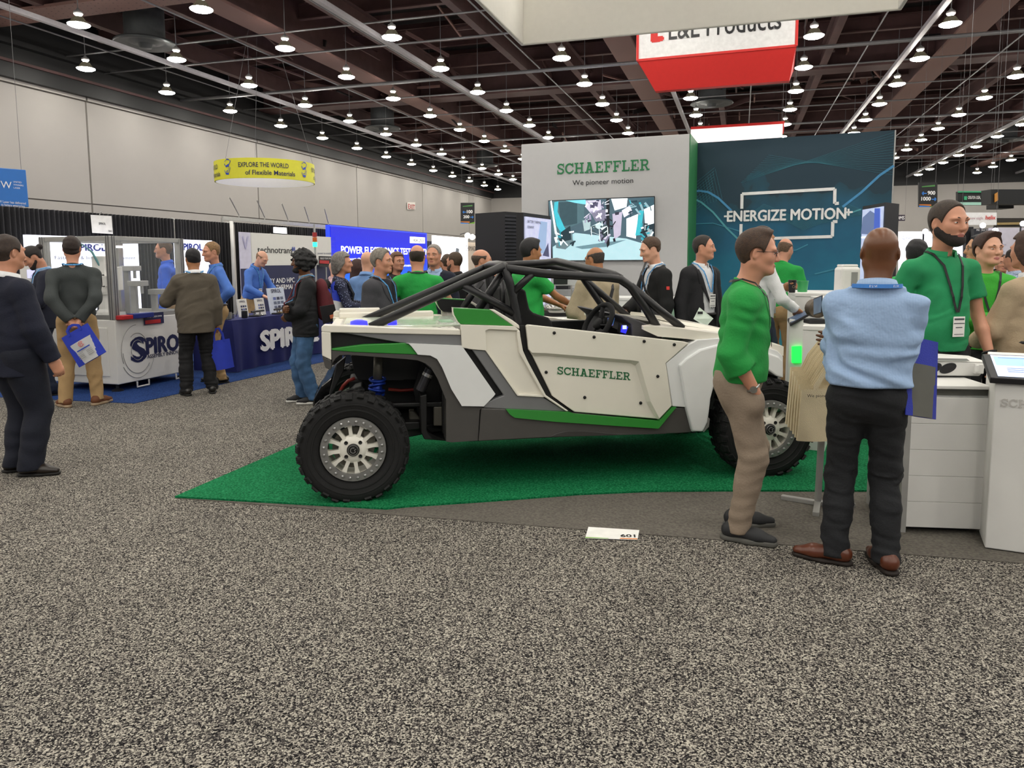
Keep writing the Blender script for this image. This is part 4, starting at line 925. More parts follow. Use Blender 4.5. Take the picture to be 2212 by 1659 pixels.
        if len(F): link('hair', npmesh('hair', V, F, [hm]), root, True)
    if o.get('face', True) and hair != 'x':
        mb = MB()
        for sd in (1, -1):
            pts = [HM @ np.array([sd * x, y, z]) * hs + hc for x, y, z in ((.014, .098, .019), (.030, .0985, .0245), (.048, .086, .019))]
            mb.tube(pts, [.0035, .0042, .0025], n=6)
        obj('eyebrow', mb, pm('brow_' + o.get('hairc', '#2c2019'), o.get('browc', o.get('hairc', '#2c2019')), .8), root, smooth=True, local=True)
    if o.get('beard'):
        pr = xform([EL((0, .018, -.02), (.0695, .085, .102), k=.03), RC((0, .058, -.092), (0, .064, -.100), .036, .034, .03)] + [RC((s_ * .054, -.012, -.050), (s_ * .024, .070, -.100), .026, .021, .03) for s_ in (-1, 1)] + [EL((0, .098, -.056), (.028, .012, .007), k=.006), EL((0, .090, -.103), (.030, .018, .022), k=.015), EL((0, .086, -.088), (.03, .016, .012), k=.01)], HM, hc, hs)
        def post(P, d):
            q = H_(P); x, y, z = q[..., 0], q[..., 1], q[..., 2]; d = d + nz_(P) * .6
            top = z - (-.052 - np.clip((y - .0) * .25, -.06, .02)) ; top = np.where(np.abs(x) > .045, z + .045 - np.clip((.03 - y) * .9, 0, .05), top)
            mouth = np.minimum(.0085 - np.abs(z + .0725), .022 - np.abs(x)); return np.maximum(np.maximum(d, top * .9), np.maximum(-(y + .01), np.where(y > .07, mouth, -1)))
        V, F = nets(pr, hH, post, pad=.02)
        if len(F): link('beard', npmesh('beard', V, F, [pm('beard_' + o['beard'], o['beard'], .75, var=.3, scale=80, bump=.5, bscale=300)]), root, True)
    if o.get('glasses'):
        mb = MB()
        for sd in (1, -1):
            ring = [HM @ np.array([sd * .032 + .021 * cos(t), .104 - .004 * abs(cos(t)), -.004 + .0145 * sin(t)]) * hs + hc for t in np.linspace(0, 2 * pi, 18)[:-1]]
            mb.tube(ring, .0014, n=6, closed=True)
            mb.tube([HM @ np.array(p) * hs + hc for p in ((sd * .053, .101, .002), (sd * .072, .085, .004), (sd * .079, .0, .002), (sd * .078, -.02, -.008))], .0016, n=6)
        mb.tube([HM @ np.array(p) * hs + hc for p in ((.011, .105, -.001), (0, .109, .002), (-.011, .105, -.001))], .0014, n=6)
        obj('glasses', mb, pm('glasses_frame', '#20242c', .3, metal=.5), root, smooth=True, local=True)
    # ---------- upper clothing
    top = o.get('top', 'shirt'); slv = o.get('sleeve', {'tee': 'short', 'polo': 'short'}.get(top, 'long'))
    def torso(infl, hem, loose):
        wx, cx = (.128 + infl) * fat, (.148 + infl) * (1 + (fat - 1) * .55) * (.92 if fem else 1)
        fl = .66 + (fat - 1) * .5; hipw = (.148 + infl + loose) * (fat ** .6)
        pr = [RC(sp(0, .0, hem - .04), sp(0, .0, 1.0), hipw, hipw, .05, (0, 1, 0), min(.72 * (1 + (fat - 1) * .4), .95)), RC(sp(0, .012 * fat, 1.06), sp(0, .005, 1.2), wx + loose * .7, wx + .006, .08, (0, 1, 0), min(fl, .98)),
              RC(sp(0, -.005, 1.2), sp(0, -.015, 1.35), wx + .002, cx, .08, (0, 1, 0), min(.70 * (1 + (fat - 1) * .3), .95)),
              RC(sp(-sw * .74, -.02, 1.375), sp(sw * .74, -.02, 1.375), .050 + infl, .050 + infl, .05, (0, 1, 0), 1.15), RC(sp(0, -.03, 1.40), neck0 + np.array([0, 0, .015]), .070 + infl * .6, .054 + infl * .4, .05)]
        if fem: pr += [EL(sp(s_ * .07, .085, 1.28), (.06, .05, .06), k=.05) for s_ in (-1, 1)]
        pr += [RC(sp(s_ * .03, -.035, 1.462), S[s_] + np.array([0, 0, .0]), .036 + infl, .043 + infl, .04) for s_ in (-1, 1)]
        return pr
    def sleeves(infl, mode):
        pr = []
        for sd in (1, -1):
            a, e, w_ = arms[sd]; rU, rE, rW = rA * 1.04 + infl, rA * .86 + infl, .034 + infl
            if mode == 'short':
                q = a + (e - a) * .62; n_ = nrm_(e - a); pr += [CLIP(RC(a, a + (e - a) * .85, rU - .002, rU + .012, .03), q, n_)]
            elif mode == 'pushed':
                q = e + (w_ - e) * .42; n_ = nrm_(w_ - e); pr += [RC(a, e, rU + .002, rE + .010, .03), CLIP(RC(e, w_, rE + .014, rE + .010, .02), q, n_)]
            else:
                q = w_ - nrm_(w_ - e) * (.005 if infl > .015 else .01); n_ = nrm_(w_ - e); pr += [RC(a, e, rU - .002, rE + .005, .03), CLIP(RC(e, w_ + n_ * .03, rE + .006, rW + .004, .02), q, n_)]
        return pr
    def neckcut(P, d, depth=.0, r=.062):
        # open the collar: remove what lies above a tilted plane around the neck
        n_ = nrm_(rotx(-lean) @ np.array([0, .30, 1.])); c = neck0 + np.array([0, .0, .036 + depth]) * 1.; return np.maximum(d, (P - c) @ n_)
    sdfs = []
    inner = o.get('inner'); cloth_prims = None
    def make_top(name, mat, infl, hem, loose, sl, amp, vneck=None, post_extra=None, nk=0.):
        prT = torso(infl, hem, loose); prS = sleeves(infl, sl) if sl else []; pr = prT + prS; fo = folds(seed * 3 + len(name), amp)
        hemz = hem * s
        def post(P, d):
            f_ = fo(P); g = np.maximum(d + f_, hemz - P[..., 2])
            if prS:
                g2 = np.full(P.shape[:-1], BIG)
                for p in prS: g2 = smin(g2, p(P), min(p.k, .02))
                g = smin(g, g2 + f_ * .8, .035)
            g = neckcut(P, g, nk)
            if vneck:
                vz, vw = vneck; q = P / s; zz = np.clip((q[..., 2] - vz) / (1.47 - vz), 0, 1.2); cut = np.minimum(vw * zz + .004 - np.abs(q[..., 0]), q[..., 1] - .0)
                g = np.maximum(g, np.where(q[..., 2] > vz, cut, -1))
            if post_extra: g = post_extra(P, g)
            return g
        V, F = nets(pr, .0095 if fine else .0185, post, pad=.025, only=len(prT))
        return pr, link(name, npmesh(name, V, F, [mat]), root, True)
    tm = o.get('topm') or cloth('white_shirt', '#dcdcdc')
    if top in ('jacket', 'coat', 'blazer'):
        im = inner or cloth('white_shirt', '#dfe0e2')
        make_top('shirt', im, .006, .99, .0, None, .0015, nk=.012)
        hem = o.get('hem', .80); opn = o.get('open', .0)
        def ex(P, g):
            if not opn: return g
            q = P / s; return np.maximum(g, np.where((q[..., 1] > .0) & (q[..., 2] < 1.44), opn + .05 * np.clip(1.1 - q[..., 2], 0, 1) - np.abs(q[..., 0] - .0), -1))
        cloth_prims, _ = make_top('jacket', tm, .024, hem, .030, 'long', .0035, vneck=o.get('vneck', (1.12, .085)), post_extra=ex, nk=-.004)
        if o.get('lapel', True) and o.get('vneck', 1):
            vz, vw = o.get('vneck', (1.12, .085)) or (1.1, .08)
            for sd in (1, -1):
                rowsL = []
                for t in np.linspace(0, 1, 9):
                    z = vz + (1.45 - vz) * t; xi = vw * t + .006; wd_ = .052 * min(1, t * 1.6) * (1 - .35 * max(0, t - .75) * 4)
                    r_ = []
                    for f_ in (0., .5, 1.):
                        x = sd * (xi + wd_ * f_) * s; p = np.array([x, .30, z * s]); ys_ = np.linspace(.32, -.02, 70); Pp = np.stack([np.full(70, p[0]), ys_, np.full(70, p[2])], -1)
                        dd = evalpts(cloth_prims, Pp); k_ = np.argmax(dd < .004) if (dd < .004).any() else 35; r_.append(Vector((p[0], ys_[k_] + .003, p[2])))
                    rowsL.append(r_)
                mb = MB().grid(rowsL); ob = obj('lapel', mb, tm, root, smooth=True, local=True); md = ob.modifiers.new('t', 'SOLIDIFY'); md.thickness = .005
        # collar of the shirt
        col_in = im
    else:
        hem = o.get('hem', {'tee': .86, 'polo': .90, 'sweater': .89, 'shirt': .93}.get(top, .9)); amp = {'tee': .004, 'polo': .003, 'sweater': .005, 'shirt': .0045}.get(top, .004) * o.get('wrinkle', 1.)
        cloth_prims, _ = make_top(top if top != 'tee' else 't_shirt', tm, {'sweater': .016, 'shirt': .011, 'tee': .012, 'polo': .011}.get(top, .012), hem, {'shirt': .010, 'sweater': .010}.get(top, .012), slv, amp)
        col_in = tm
        if top == 'sweater':
            rr_ = .155 * (fat ** .6) + .012
    if top in ('shirt', 'polo', 'jacket', 'blazer', 'coat') and o.get('collar', True):
        Mn = rotx(-lean - .28); rings = []; ck = 1.10 * max(1, min(fat, 1.15)) * (.9 if fem else 1)
        for (r_, z_) in ((.066, -.012), (.067, .03), (.071, .034), (.084, -.008), (.082, -.012)):
            ring = []
            for t in np.linspace(.30, 2 * pi - .30, 22) + pi / 2:
                ring.append(Vector(neck0 + np.array([0, .008, .028]) + Mn @ np.array([r_ * ck * cos(t), r_ * ck * sin(t) * 1.02, z_ + .006 * sin(t) - (.012 if z_ < 0 else 0) * max(0, sin(t))])))
            rings.append(ring)
        obj('collar', MB().grid(rings), o.get('collarm', col_in), root, smooth=True, local=True)
    elif o.get('collar', True):
        Mn = rotx(-lean - .30); c = neck0 + np.array([0, .006, .030]); mb = MB().tube([Vector(c + Mn @ np.array([.064 * cos(t), .066 * sin(t), 0])) for t in np.linspace(0, 2 * pi, 28)[:-1]], .010, n=8, closed=True)
        obj('neckband', mb, tm, root, smooth=True, local=True)
    # ---------- trousers
    bulge = o.get('bulge')
    tm2 = o.get('legm') or cloth('black_trousers', '#16171b'); fo2 = folds(seed * 7, .004)
    lw = o.get('legw', 1.1); lf = o.get('legfat', fat)
    pr = [RC(np.array([0, -.004, .985]) * s, np.array([0, 0, .95]) * s, .142 * (fat ** .6), .153 * (fat ** .55), .05, (0, 1, 0), min(.74 * lf / fat, 1.1)), EL(np.array([.075, -.055, .92]) * s, (.09, .078, .10), k=.06), EL(np.array([-.075, -.055, .92]) * s, (.09, .078, .10), k=.06)]
    for sd in (1, -1):
        hp0, kn, an = legs[sd]; q = an + np.array([0, 0, -.035]); n_ = nrm_(q - kn)
        pr += [RC(hp0 + np.array([0, 0, -.02]), kn, .096 * lw * (lf ** .4), .072 * lw, .035), RC(kn, kn + (q - kn) * .4, .072 * lw, .073 * lw, .03, None), CLIP(RC(kn + (q - kn) * .4, q + n_ * .05, .072 * lw, .060 * lw, .02), q, np.array([0, 0, -1.]))]
    if bulge:
        w_ = arms[bulge][2]; q = np.array([.105 * bulge, .0, .84]) * s; c = (w_ + np.array([0, .015, -.085]) * s); pr += [RC(w_ + np.array([-.012 * bulge, -.005, -.03]), c + np.array([-.015 * bulge, -.02, .02]), .040, .038, .05), RC(q, c + np.array([-.02 * bulge, -.03, 0]), .08, .045, .06)]
    def postT(P, d):
        g = d + fo2(P) * (1 + 1.4 * np.exp(-((P[..., 2] / s - .13) / .07) ** 2) + .8 * np.exp(-((P[..., 2] / s - .5) / .08) ** 2)); return np.maximum(g, P[..., 2] - (1.0 if top not in ('jacket', 'coat', 'blazer') else 1.04) * s)
    V, F = nets(pr, .0105 if fine else .02, postT); link('trousers', npmesh('trousers', V, F, [tm2]), root, True)
    if o.get('belt'): 
        rx, ry = .158 * (fat ** .6) + .006, .158 * (fat ** .6) * .76 + .004
        obj('belt', MB().tube([((rx) * cos(t) * s, ry * sin(t) * s, 1.0 * s) for t in np.linspace(0, 2 * pi, 30)[:-1]], .016, n=6, closed=True), pm('belt_leather', o['belt'], .5), root, smooth=True, local=True)
    # ---------- shoes
    kind, uc, sc_ = o.get('shoe', ('dress', '#151414', '#0c0c0c')); me = shoe_mesh(kind, pm('shoe_' + uc, uc, .35 if kind == 'dress' else .7, coat=.2 if kind == 'dress' else 0), pm('sole_' + sc_, sc_, .7))
    for sd in (1, -1):
        an = legs[sd][2]; sh = link('shoe', me, root, True); tz = -sd * toe if not isinstance(toe, (list, tuple)) else toe[0 if sd == 1 else 1]
        sh.matrix_basis = Matrix.Translation((an[0], an[1], 0)) @ Matrix.Rotation(tz, 4, 'Z') @ Matrix.Scale(s * o.get('shoesize', 1.), 4)
    # ---------- lanyard and badge lying on the chest
    ly = o.get('lanyard')
    def surf(x, z, back=False):
        ys_ = np.linspace(.34, -.06, 90) if not back else np.linspace(-.34, .06, 90)
        Pp = np.stack([np.full(90, x), ys_, np.full(90, z)], -1); dd = evalpts(cloth_prims, Pp); k_ = int(np.argmax(dd < .006)) if (dd < .006).any() else 60; return ys_[k_]
    if ly:
        lm = pm('lanyard_' + ly, ly, .6, var=.5 if o.get('lanprint') else .06, scale=70)
        for sd in (1, -1):
            path = []; nr = []
            for p_, n_ in (((0, -.05, .02), (0, -1, .55)), ((sd * .045, -.045, .02), (sd * .6, -.6, .6)), ((sd * .072, -.015, .0), (sd * .45, 0, .9)), ((sd * .082, .03, -.01), (sd * .35, .5, .8))):
                p_ = neck0 + np.array(p_); n_ = nrm_(n_); ts = np.linspace(-.02, .09, 60); dd = evalpts(cloth_prims, p_ + ts[:, None] * n_); ok_ = dd > .008; k_ = int(np.argmax(ok_)) if ok_.any() else 40
                path.append(p_ + n_ * ts[k_]); nr.append(n_)
            zb = o.get('lanz', 1.13) * s
            for t in np.linspace(.16, 1, 10):
                x = sd * (.078 * (1 - t) ** .8 + .004); z = neck0[2] + .01 - (neck0[2] + .01 - zb) * t; path.append(np.array([x, surf(x, z) + .004, z])); nr.append(np.array([sd * .2 * (1 - t), 1., .35]))
            obj('lanyard', ribbon(path, .017, nr), lm, root, smooth=False, local=True)
        if o.get('badge', True):
            y = surf(0, (o.get('lanz', 1.13) - .07) * s) + .012; zc = (o.get('lanz', 1.13) - .085) * s
            mb = MB().box((0, y, zc), (.088, .004, .135)); bo = obj('badge', mb, pm('badge_card', '#eceae6', .4), root, bevel=.003, local=True)
            mb = MB().box((0, y + .0024, zc + .022), (.08, .0008, .006)); mb.box((0, y + .0024, zc - .005), (.05, .0008, .006)); mb.box((0, y + .0024, zc - .05), (.07, .0008, .004)); mb.box((0, y + .0024, zc + .050), (.074, .0008, .012))
            obj('badge_print', mb, pm('badge_ink', '#4a4a50', .6), bo, local=True)['kind'] = 'stuff'
    root['_'] = 0; del root['_']
    info = {'prims': cloth_prims, 'root': root, 'wrist': wrists, 'arms': arms, 'S': S, 'surf': surf, 's': s, 'neck': neck0, 'hc': hc, 'HM': HM, 'legs': legs}
    return info
def attach(info, name, mb, mat, **k): return obj(name, mb, mat, info['root'], local=True, **k)
def W_(info, p): return info['root'].matrix_basis @ Vector(p)
# ================================================================ booths, walls and signs
def YL(u, L): x = (u - CX) / FPX; return L / (x * cos(YAW) - sin(YAW))     # depth of the line l = L in column u
nL = Vector((cos(YAW), -sin(YAW), 0)); dS = Vector((sin(YAW), cos(YAW), 0)); UP = Vector((0, 0, 1))
def onL(u, v, L): return onplane(u, v, nL * L, nL)
def slabL(mb, u0, u1, z0, z1, L, t, mat):           # upright slab along the hall between two columns
    a, b = nL * L + dS * (onL(u0, 560, L).dot(dS)), nL * L + dS * (onL(u1, 560, L).dot(dS))
    a.z = b.z = 0; return mb.hexa([a + UP * z0, b + UP * z0, b - nL * t + UP * z0, a - nL * t + UP * z0], [a + UP * z1, b + UP * z1, b - nL * t + UP * z1, a - nL * t + UP * z1], mat)
W_wht = pm('booth_white', '#e2e1dd', .55, var=.01); W_lit = emis('backlit_white', '#eef0ff', 1.25, .02); K_drape = pm('black_drape', '#0d0c11', .9, var=.2, scale=4, bump=.3, bscale=40, sheen=.2)
K_alu = pm('aluminium', '#b3b3b0', .35, metal=.6); K_navy = pm('navy_print', '#141c4a', .5); K_inkb = pm('ink_blue', '#1b3fae', .5); K_ink = pm('ink_black', '#1a1a1e', .5); K_glass = pm('clear_acrylic', '#e8f0f0', .03, var=0, alpha=.05)
K_litblue = emis('backlit_blue', '#1b35f0', .9, .1); K_wprint = pm('print_white', '#f4f4f4', .5); K_wglow = emis('glow_white', '#ffffff', 1.3, 0.)
# --- pipe and drape line behind the left booths: a run of pleated curtains with their posts
def curtain(u0, u1, L, z1, label, pitch=.085, amp=.03, z0=.02):
    s0, s1 = onL(u0, 560, L).dot(dS), onL(u1, 560, L).dot(dS); n = max(6, int((s1 - s0) / (pitch / 5))); rows_ = []
    ph = random.uniform(0, 6)
    for z, k in ((z0, 1.2), (z1 * .5, 1.), (z1 - .06, .8), (z1 - .01, .45), (z1, .35)):
        rows_.append([dS * (s0 + (s1 - s0) * i / n) + nL * (L + amp * k * sin(2 * pi * i / 5 + .9 * sin(i * .13 + ph)) + .01 * sin(i * .31)) + UP * z for i in range(n + 1)])
    t = thing('drape', label, 'curtain', (dS * s0 + nL * L))
    o = obj('curtain', MB().grid(rows_), K_drape, t, smooth=True); o.modifiers.new('t', 'SOLIDIFY').thickness = .008
    for s in (s0, s1): obj('post', MB().cyl(dS * s + nL * (L - .06), dS * s + nL * (L - .06) + UP * (z1 + .02), .025, n=10), K_alu, t, smooth=True)
    obj('crossbar', MB().cyl(dS * s0 + nL * (L - .05) + UP * (z1 - .02), dS * s1 + nL * (L - .05) + UP * (z1 - .02), .02, n=8), K_alu, t, smooth=True); return t
curtain(-190, 196, -10.45, 2.47, 'black pleated drape at the far left behind the pin maker booth')
curtain(199, 380, -10.45, 2.47, 'black pleated drape behind the glass enclosed machine')
curtain(383, 499, -10.45, 2.47, 'black pleated drape between the machine booth and the white post')
curtain(508, 720, -10.55, 2.5, 'black pleated drape behind the white and navy cooling display')
curtain(905, 940, -10.5, 2.35, 'narrow black drape between the blue screen and the white lit panel')
t = thing('booth_post', 'slim white upright post between two black drapes', 'post', nL * -10.3 + dS * onL(503, 560, -10.3).dot(dS))
pb = nL * -10.3 + dS * onL(503, 560, -10.3).dot(dS); obj('pole', MB().cyl(pb, pb + UP * 2.5, .035, n=12), W_wht, t, smooth=True); obj('foot_plate', MB().box((pb.x, pb.y, .01), (.3, .3, .02)), K_alu, t)
# truss rail with arm lamps above the drapes
tr_ = thing('lamp_rail', 'thin metal rail with slender arm lamps above the black drapes', 'light rail', nL * -10.8 + dS * onL(500, 560, -10.8).dot(dS))
a, b = onL(480, 471, -10.8), onL(725, 492, -10.8); b.z = a.z; obj('rail', MB().bar(a, b, .05, .08).bar(a - UP * .12, b - UP * .12, .03, .03), K_alu, tr_)
for u in (a - UP * a.z, b - UP * b.z): obj('post', MB().cyl(u, u + UP * a.z, .03, n=8), K_alu, tr_)
for k in range(5):
    q = a.lerp(b, .12 + k * .2); e = q + UP * .42 - dS * .75 + nL * .35; m1 = MB().tube([q, q + UP * .1, e], .012, n=6)
    ao = obj('lamp_arm', m1, K_alu, tr_); obj('lamp_head', MB().box(e, (.22, .1, .04)), K_alu, ao, bevel=.01)
# --- the pin maker's backlit displays
def display(name, label, u0, u1, vt, zb, L, mat, t=.08, frame=None):
    th = thing(name, label, 'display panel', nL * L + dS * onL(u0, 560, L).dot(dS)); z1 = onL(u0, vt, L).z
    mb = slabL(MB(), u0, u1, zb, z1, L, t, mat); obj('panel', mb, mat, th); return th
def txtL(th, s, u0, u1, v, L, mat, h=None, weight=.0, name='lettering', off=.006, slab_=False, vtop=None):
    p = onL(u0, v, L); q = onL(u1, v, L); wd = (q - p).dot(dS); hh = h if h else (onL(u0, vtop, L).z - p.z)
    mb = MB(); (slabword if slab_ else letters)(mb, s, p, dS, UP, width=wd, height=hh, mat=mat, **({} if slab_ else dict(weight=weight)), off=off) ; return obj(name, mb, mat, th)
d1 = display('backlit_display', 'white backlit panel behind the machine enclosure with blue name and grey text', 62, 300, 507, .6, -10.1, W_lit)
txtL(d1, 'SPIROL', 162, 228, 541, -10.1, emis('text_blue_lit', '#1f2f8f', .25), vtop=526, weight=.07); txtL(d1, 'Fasteners & Installation Equipment', 118, 292, 560, -10.1, pm('ink_grey', '#5a6580', .5), vtop=552); txtL(d1, 'Engineers', 224, 253, 571, -10.1, pm('ink_grey', '#5a6580', .5), vtop=564, name='caption')
d2 = display('backlit_display', 'white backlit panel behind the blond man in the blue shirt', 384, 460, 517, .6, -10.1, W_lit); txtL(d2, 'SPIROL', 388, 437, 540, -10.1, MATS['text_blue_lit'], vtop=525, weight=.07)
c0 = onL(196, 464, -10.36); c1_ = onL(244, 505, -10.36)
t = thing('hanging_card', 'white card printed SPIROL hooked on the black drape', 'sign', c0); slab0 = MB()
q = [onL(196, 464, -10.36), onL(241, 466.5, -10.36), onL(244, 505.5, -10.36), onL(199.5, 503, -10.36)]; obj('card', MB().prism(q, nL * -.006), pm('white_paper', '#f1f0ec', .6), t)
txtL(t, 'SPIROL', 213, 228, 485, -10.36, K_ink, vtop=480, weight=.02); txtL(t, '502', 234, 242, 501, -10.36, K_ink, vtop=497, weight=.02, name='booth_number')
obj('hook', MB().tube([onL(215, 466, -10.36), onL(216, 459, -10.36), onL(219, 457, -10.36), onL(218, 462, -10.4)], .006, n=6), K_alu, t)
# --- machine: white cabinet with an aluminium and acrylic enclosure
Lm = -7.45; mt = thing('assembly_machine', 'white assembly machine cabinet with aluminium framed clear enclosure printed SPIROL', 'machine', nL * Lm + dS * G(255, 848).dot(dS))
s0 = G(253, 848).dot(dS); s1 = G(406, 818).dot(dS) + .1; zc = onL(253, 691, Lm).z; dep = 1.15
def mbox(mb, sa, sb, la, lb, za, zb, mat): return hbox(mb, sa, sb, la, lb, za, zb, mat)
obj('cabinet', mbox(MB(), s0, s1, Lm - dep, Lm, .10, zc, None), W_wht, mt, bevel=.012)
obj('side_door', mbox(MB(), s0 - .012, s0, Lm - dep + .1, Lm - .12, .2, zc - .1, None), W_wht, mt, bevel=.006)
for sa in (s0 + .08, s1 - .08):
    for la in (Lm - .1, Lm - dep + .1): obj('levelling_foot', MB().lathe([(.07, 0), (.07, .02), (.02, .04), (.02, .11)], c=HL(sa, la), n=14), K_ink, mt)
for sa in (s0 + .28, s1 - .3): obj('lift_bracket', MB().tube([HL(sa, Lm + .02, .10), HL(sa, Lm + .02, .03), HL(sa + .2, Lm + .02, .03), HL(sa + .2, Lm + .02, .10)], .012, n=6), W_wht, mt)
zt = onL(228, 509, Lm).z
for sa, la in ((s0, Lm), (s1, Lm), (s0, Lm - dep), (s1, Lm - dep)):
    sg = 1 if sa == s0 else -1; lg = -1 if la == Lm else 1
    obj('frame_post', mbox(MB(), sa, sa + .09 * sg, la, la + .09 * lg, zc, zt, None), K_alu, mt, bevel=.006)
    g_ = MB(); mbox(g_, sa + .03 * sg, sa + .04 * sg, la - .001 * lg, la + .001 * lg, zc, zt, None)
    for j in range(2): mbox(g_, sa + (.025 + .035 * j) * sg, sa + (.033 + .035 * j) * sg, la - .004 * lg, la, zc, zt, None); mbox(g_, sa - .004 * sg, sa, la + (.025 + .035 * j) * lg, la + (.033 + .035 * j) * lg, zc, zt, None)
    obj('post_groove', g_, pm('groove_grey', '#55555a', .6), mt)
for za in (zc + .0, zt - .06):
    for args in ((s0 + .09, s1 - .09, Lm - .05, Lm - .01), (s0 + .09, s1 - .09, Lm - dep + .01, Lm - dep + .05)): obj('frame_beam', mbox(MB(), args[0], args[1], args[2], args[3], za, za + .06, None), K_alu, mt, bevel=.004)
    for sa in (s0 + .01, s1 - .05): obj('frame_beam', mbox(MB(), sa, sa + .04, Lm - dep + .09, Lm - .09, za, za + .06, None), K_alu, mt, bevel=.004)
obj('clear_panel', mbox(MB(), s0 + .09, s1 - .09, Lm - .03, Lm - .022, zc + .06, zt - .06, None), K_glass, mt); obj('clear_panel', mbox(MB(), s0 + .03, s0 + .038, Lm - dep + .09, Lm - .09, zc + .06, zt - .06, None), K_glass, mt)
obj('door_handle', MB().tube([HL(s0 - .01, Lm - .12, zc + .42), HL(s0 - .05, Lm - .12, zc + .42), HL(s0 - .05, Lm - .12, zc + .56), HL(s0 - .01, Lm - .12, zc + .56)], .01, n=6), K_ink, mt)
obj('deck_plate', mbox(MB(), s0 + .05, s1 - .05, Lm - dep + .05, Lm - .05, zc, zc + .015, None), K_alu, mt)
ob = obj('robot_arm', MB().lathe([(.10, 0), (.10, .06), (.07, .10), (.06, .3)], c=HL(s0 + .3, Lm - .45, zc + .015), n=18).lathe([(.09, .3), (.1, .34), (.1, .42), (.06, .44)], c=HL(s0 + .3, Lm - .45, zc), n=18).bar(HL(s0 + .3, Lm - .45, zc + .46), HL(s0 + .3, Lm - .2, zc + .5), .13, .14).lathe([(.05, 0), (.05, .3)], c=HL(s0 + .3, Lm - .2, zc + .36), n=14).box(HL(s0 + .33, Lm - .5, zc + .66), (.16, .16, .28)), W_wht, mt, bevel=.01)
obj('air_hose', MB().tube([HL(s0 + .3, Lm - .45, zc + .6), HL(s0 + .2, Lm - .5, zc + .85), HL(s0 + .1, Lm - .55, zc + .95), HL(s0 + .08, Lm - .7, zc + .7)], .014, n=8), pm('hose_teal', '#4f9aa0', .4), mt, smooth=True)
for k_, (ds, dl_, hh) in enumerate(((.7, .35, .42), (.85, .6, .62), (1., .3, .3))):
    obj('press_station', MB().box(HL(s0 + ds, Lm - dl_, zc + .015 + hh / 2), (.07, .07, hh)).box(HL(s0 + ds, Lm - dl_ + .07, zc + .015 + hh), (.18, .22, .07)).cyl(HL(s0 + ds, Lm - dl_ + .13, zc + hh - .12), HL(s0 + ds, Lm - dl_ + .13, zc + hh), .02), K_alu, mt, bevel=.005)
obj('sorter_bowl', MB().lathe([(.02, .0), (.14, .02), (.16, .12), (.15, .12), (.12, .04), (0, .03)], c=HL(s0 + .6, Lm - .75, zc + .1), n=20).cyl(HL(s0 + .6, Lm - .75, zc), HL(s0 + .6, Lm - .75, zc + .11), .1), pm('bowl_dark', '#33363a', .4, metal=.5), mt, smooth=True)
obj('work_lamp', mbox(MB(), s0 + .45, s1 - .3, Lm - .7, Lm - .62, zt - .13, zt - .1, None), K_wglow, mt)
txtL(mt, 'S', 287, 314, 781, Lm, K_navy, vtop=729, weight=.09, off=.004); txtL(mt, 'PIROL', 317, 402, 765, Lm, K_navy, vtop=729, weight=.08, off=.004); txtL(mt, 'ASSEMBLY INNOVATION', 318, 409, 774.5, Lm, K_navy, vtop=766, off=.004, weight=.03, name='slogan')
cS = onL(297, 756, Lm); mb = MB()
for r_, a0, a1 in ((.33, 1.6, 3.6), (.30, 3.2, 5.6), (.36, 3.7, 5.9), (.22, .5, 2.2), (.13, .7, 5.5)): mb.tube([cS + nL * .004 + dS * (r_ * .8 * cos(t_)) + UP * (r_ * sin(t_)) for t_ in np.linspace(a0, a1, 18)], .004, n=4)
obj('swirl_print', mb, pm('print_pale_grey', '#9a9a98', .6), mt)
q = G(290, 690, zc); tb = thing('tool_tray', 'red and blue tray leaning on the front edge of the machine cabinet', 'tray', HL(s0 + .1, Lm + .06, zc - .06))
obj('tray_red', hbox(MB(), s0 + .02, s0 + .2, Lm - .02, Lm + .1, zc - .0, zc + .055), pm('tray_red', '#b3232a', .4), tb, bevel=.01); obj('tray_blue', hbox(MB(), s0 + .2, s0 + .55, Lm - .02, Lm + .1, zc - .0, zc + .065), pm('tray_blue', '#1d2f80', .4), tb, bevel=.01)
pl = thing('display_sign', 'dark tilted sign clipped to the machine edge reading build your own', 'sign', HL(s0 + .5, Lm + .03, zc))
obj('board', hbox(MB(), s0 + .46, s0 + .80, Lm + .012, Lm + .022, zc - .10, zc + .05), K_navy, pl); hbx = MB(); letters(hbx, 'BUILD YOUR OWN', HL(s0 + .50, Lm + .024, zc - .01), dS, UP, width=.26, mat=K_wprint, weight=.02); obj('lettering', hbx, None, pl); obj('red_band', hbox(MB(), s0 + .47, s0 + .74, Lm + .022, Lm + .024, zc - .09, zc - .04), pm('tray_red', '#b3232a', .4), pl)
# operator panel left of the machine
op = thing('operator_panel', 'small white touch panel box on an arm left of the machine', 'control panel', HL(s0 - .7, Lm - .7))
pp_ = A(70, 595, 9.9); obj('stand', MB().cyl((pp_.x, pp_.y, 0), pp_, .03), K_alu, op); obj('housing', MB().box(pp_, (.28, .1, .3)), W_wht, op, bevel=.02); obj('screen', MB().box(pp_ + Vector((.04, -.055, .02)), (.14, .01, .11)), emis('panel_glow', '#c8c8ee', .8), op)
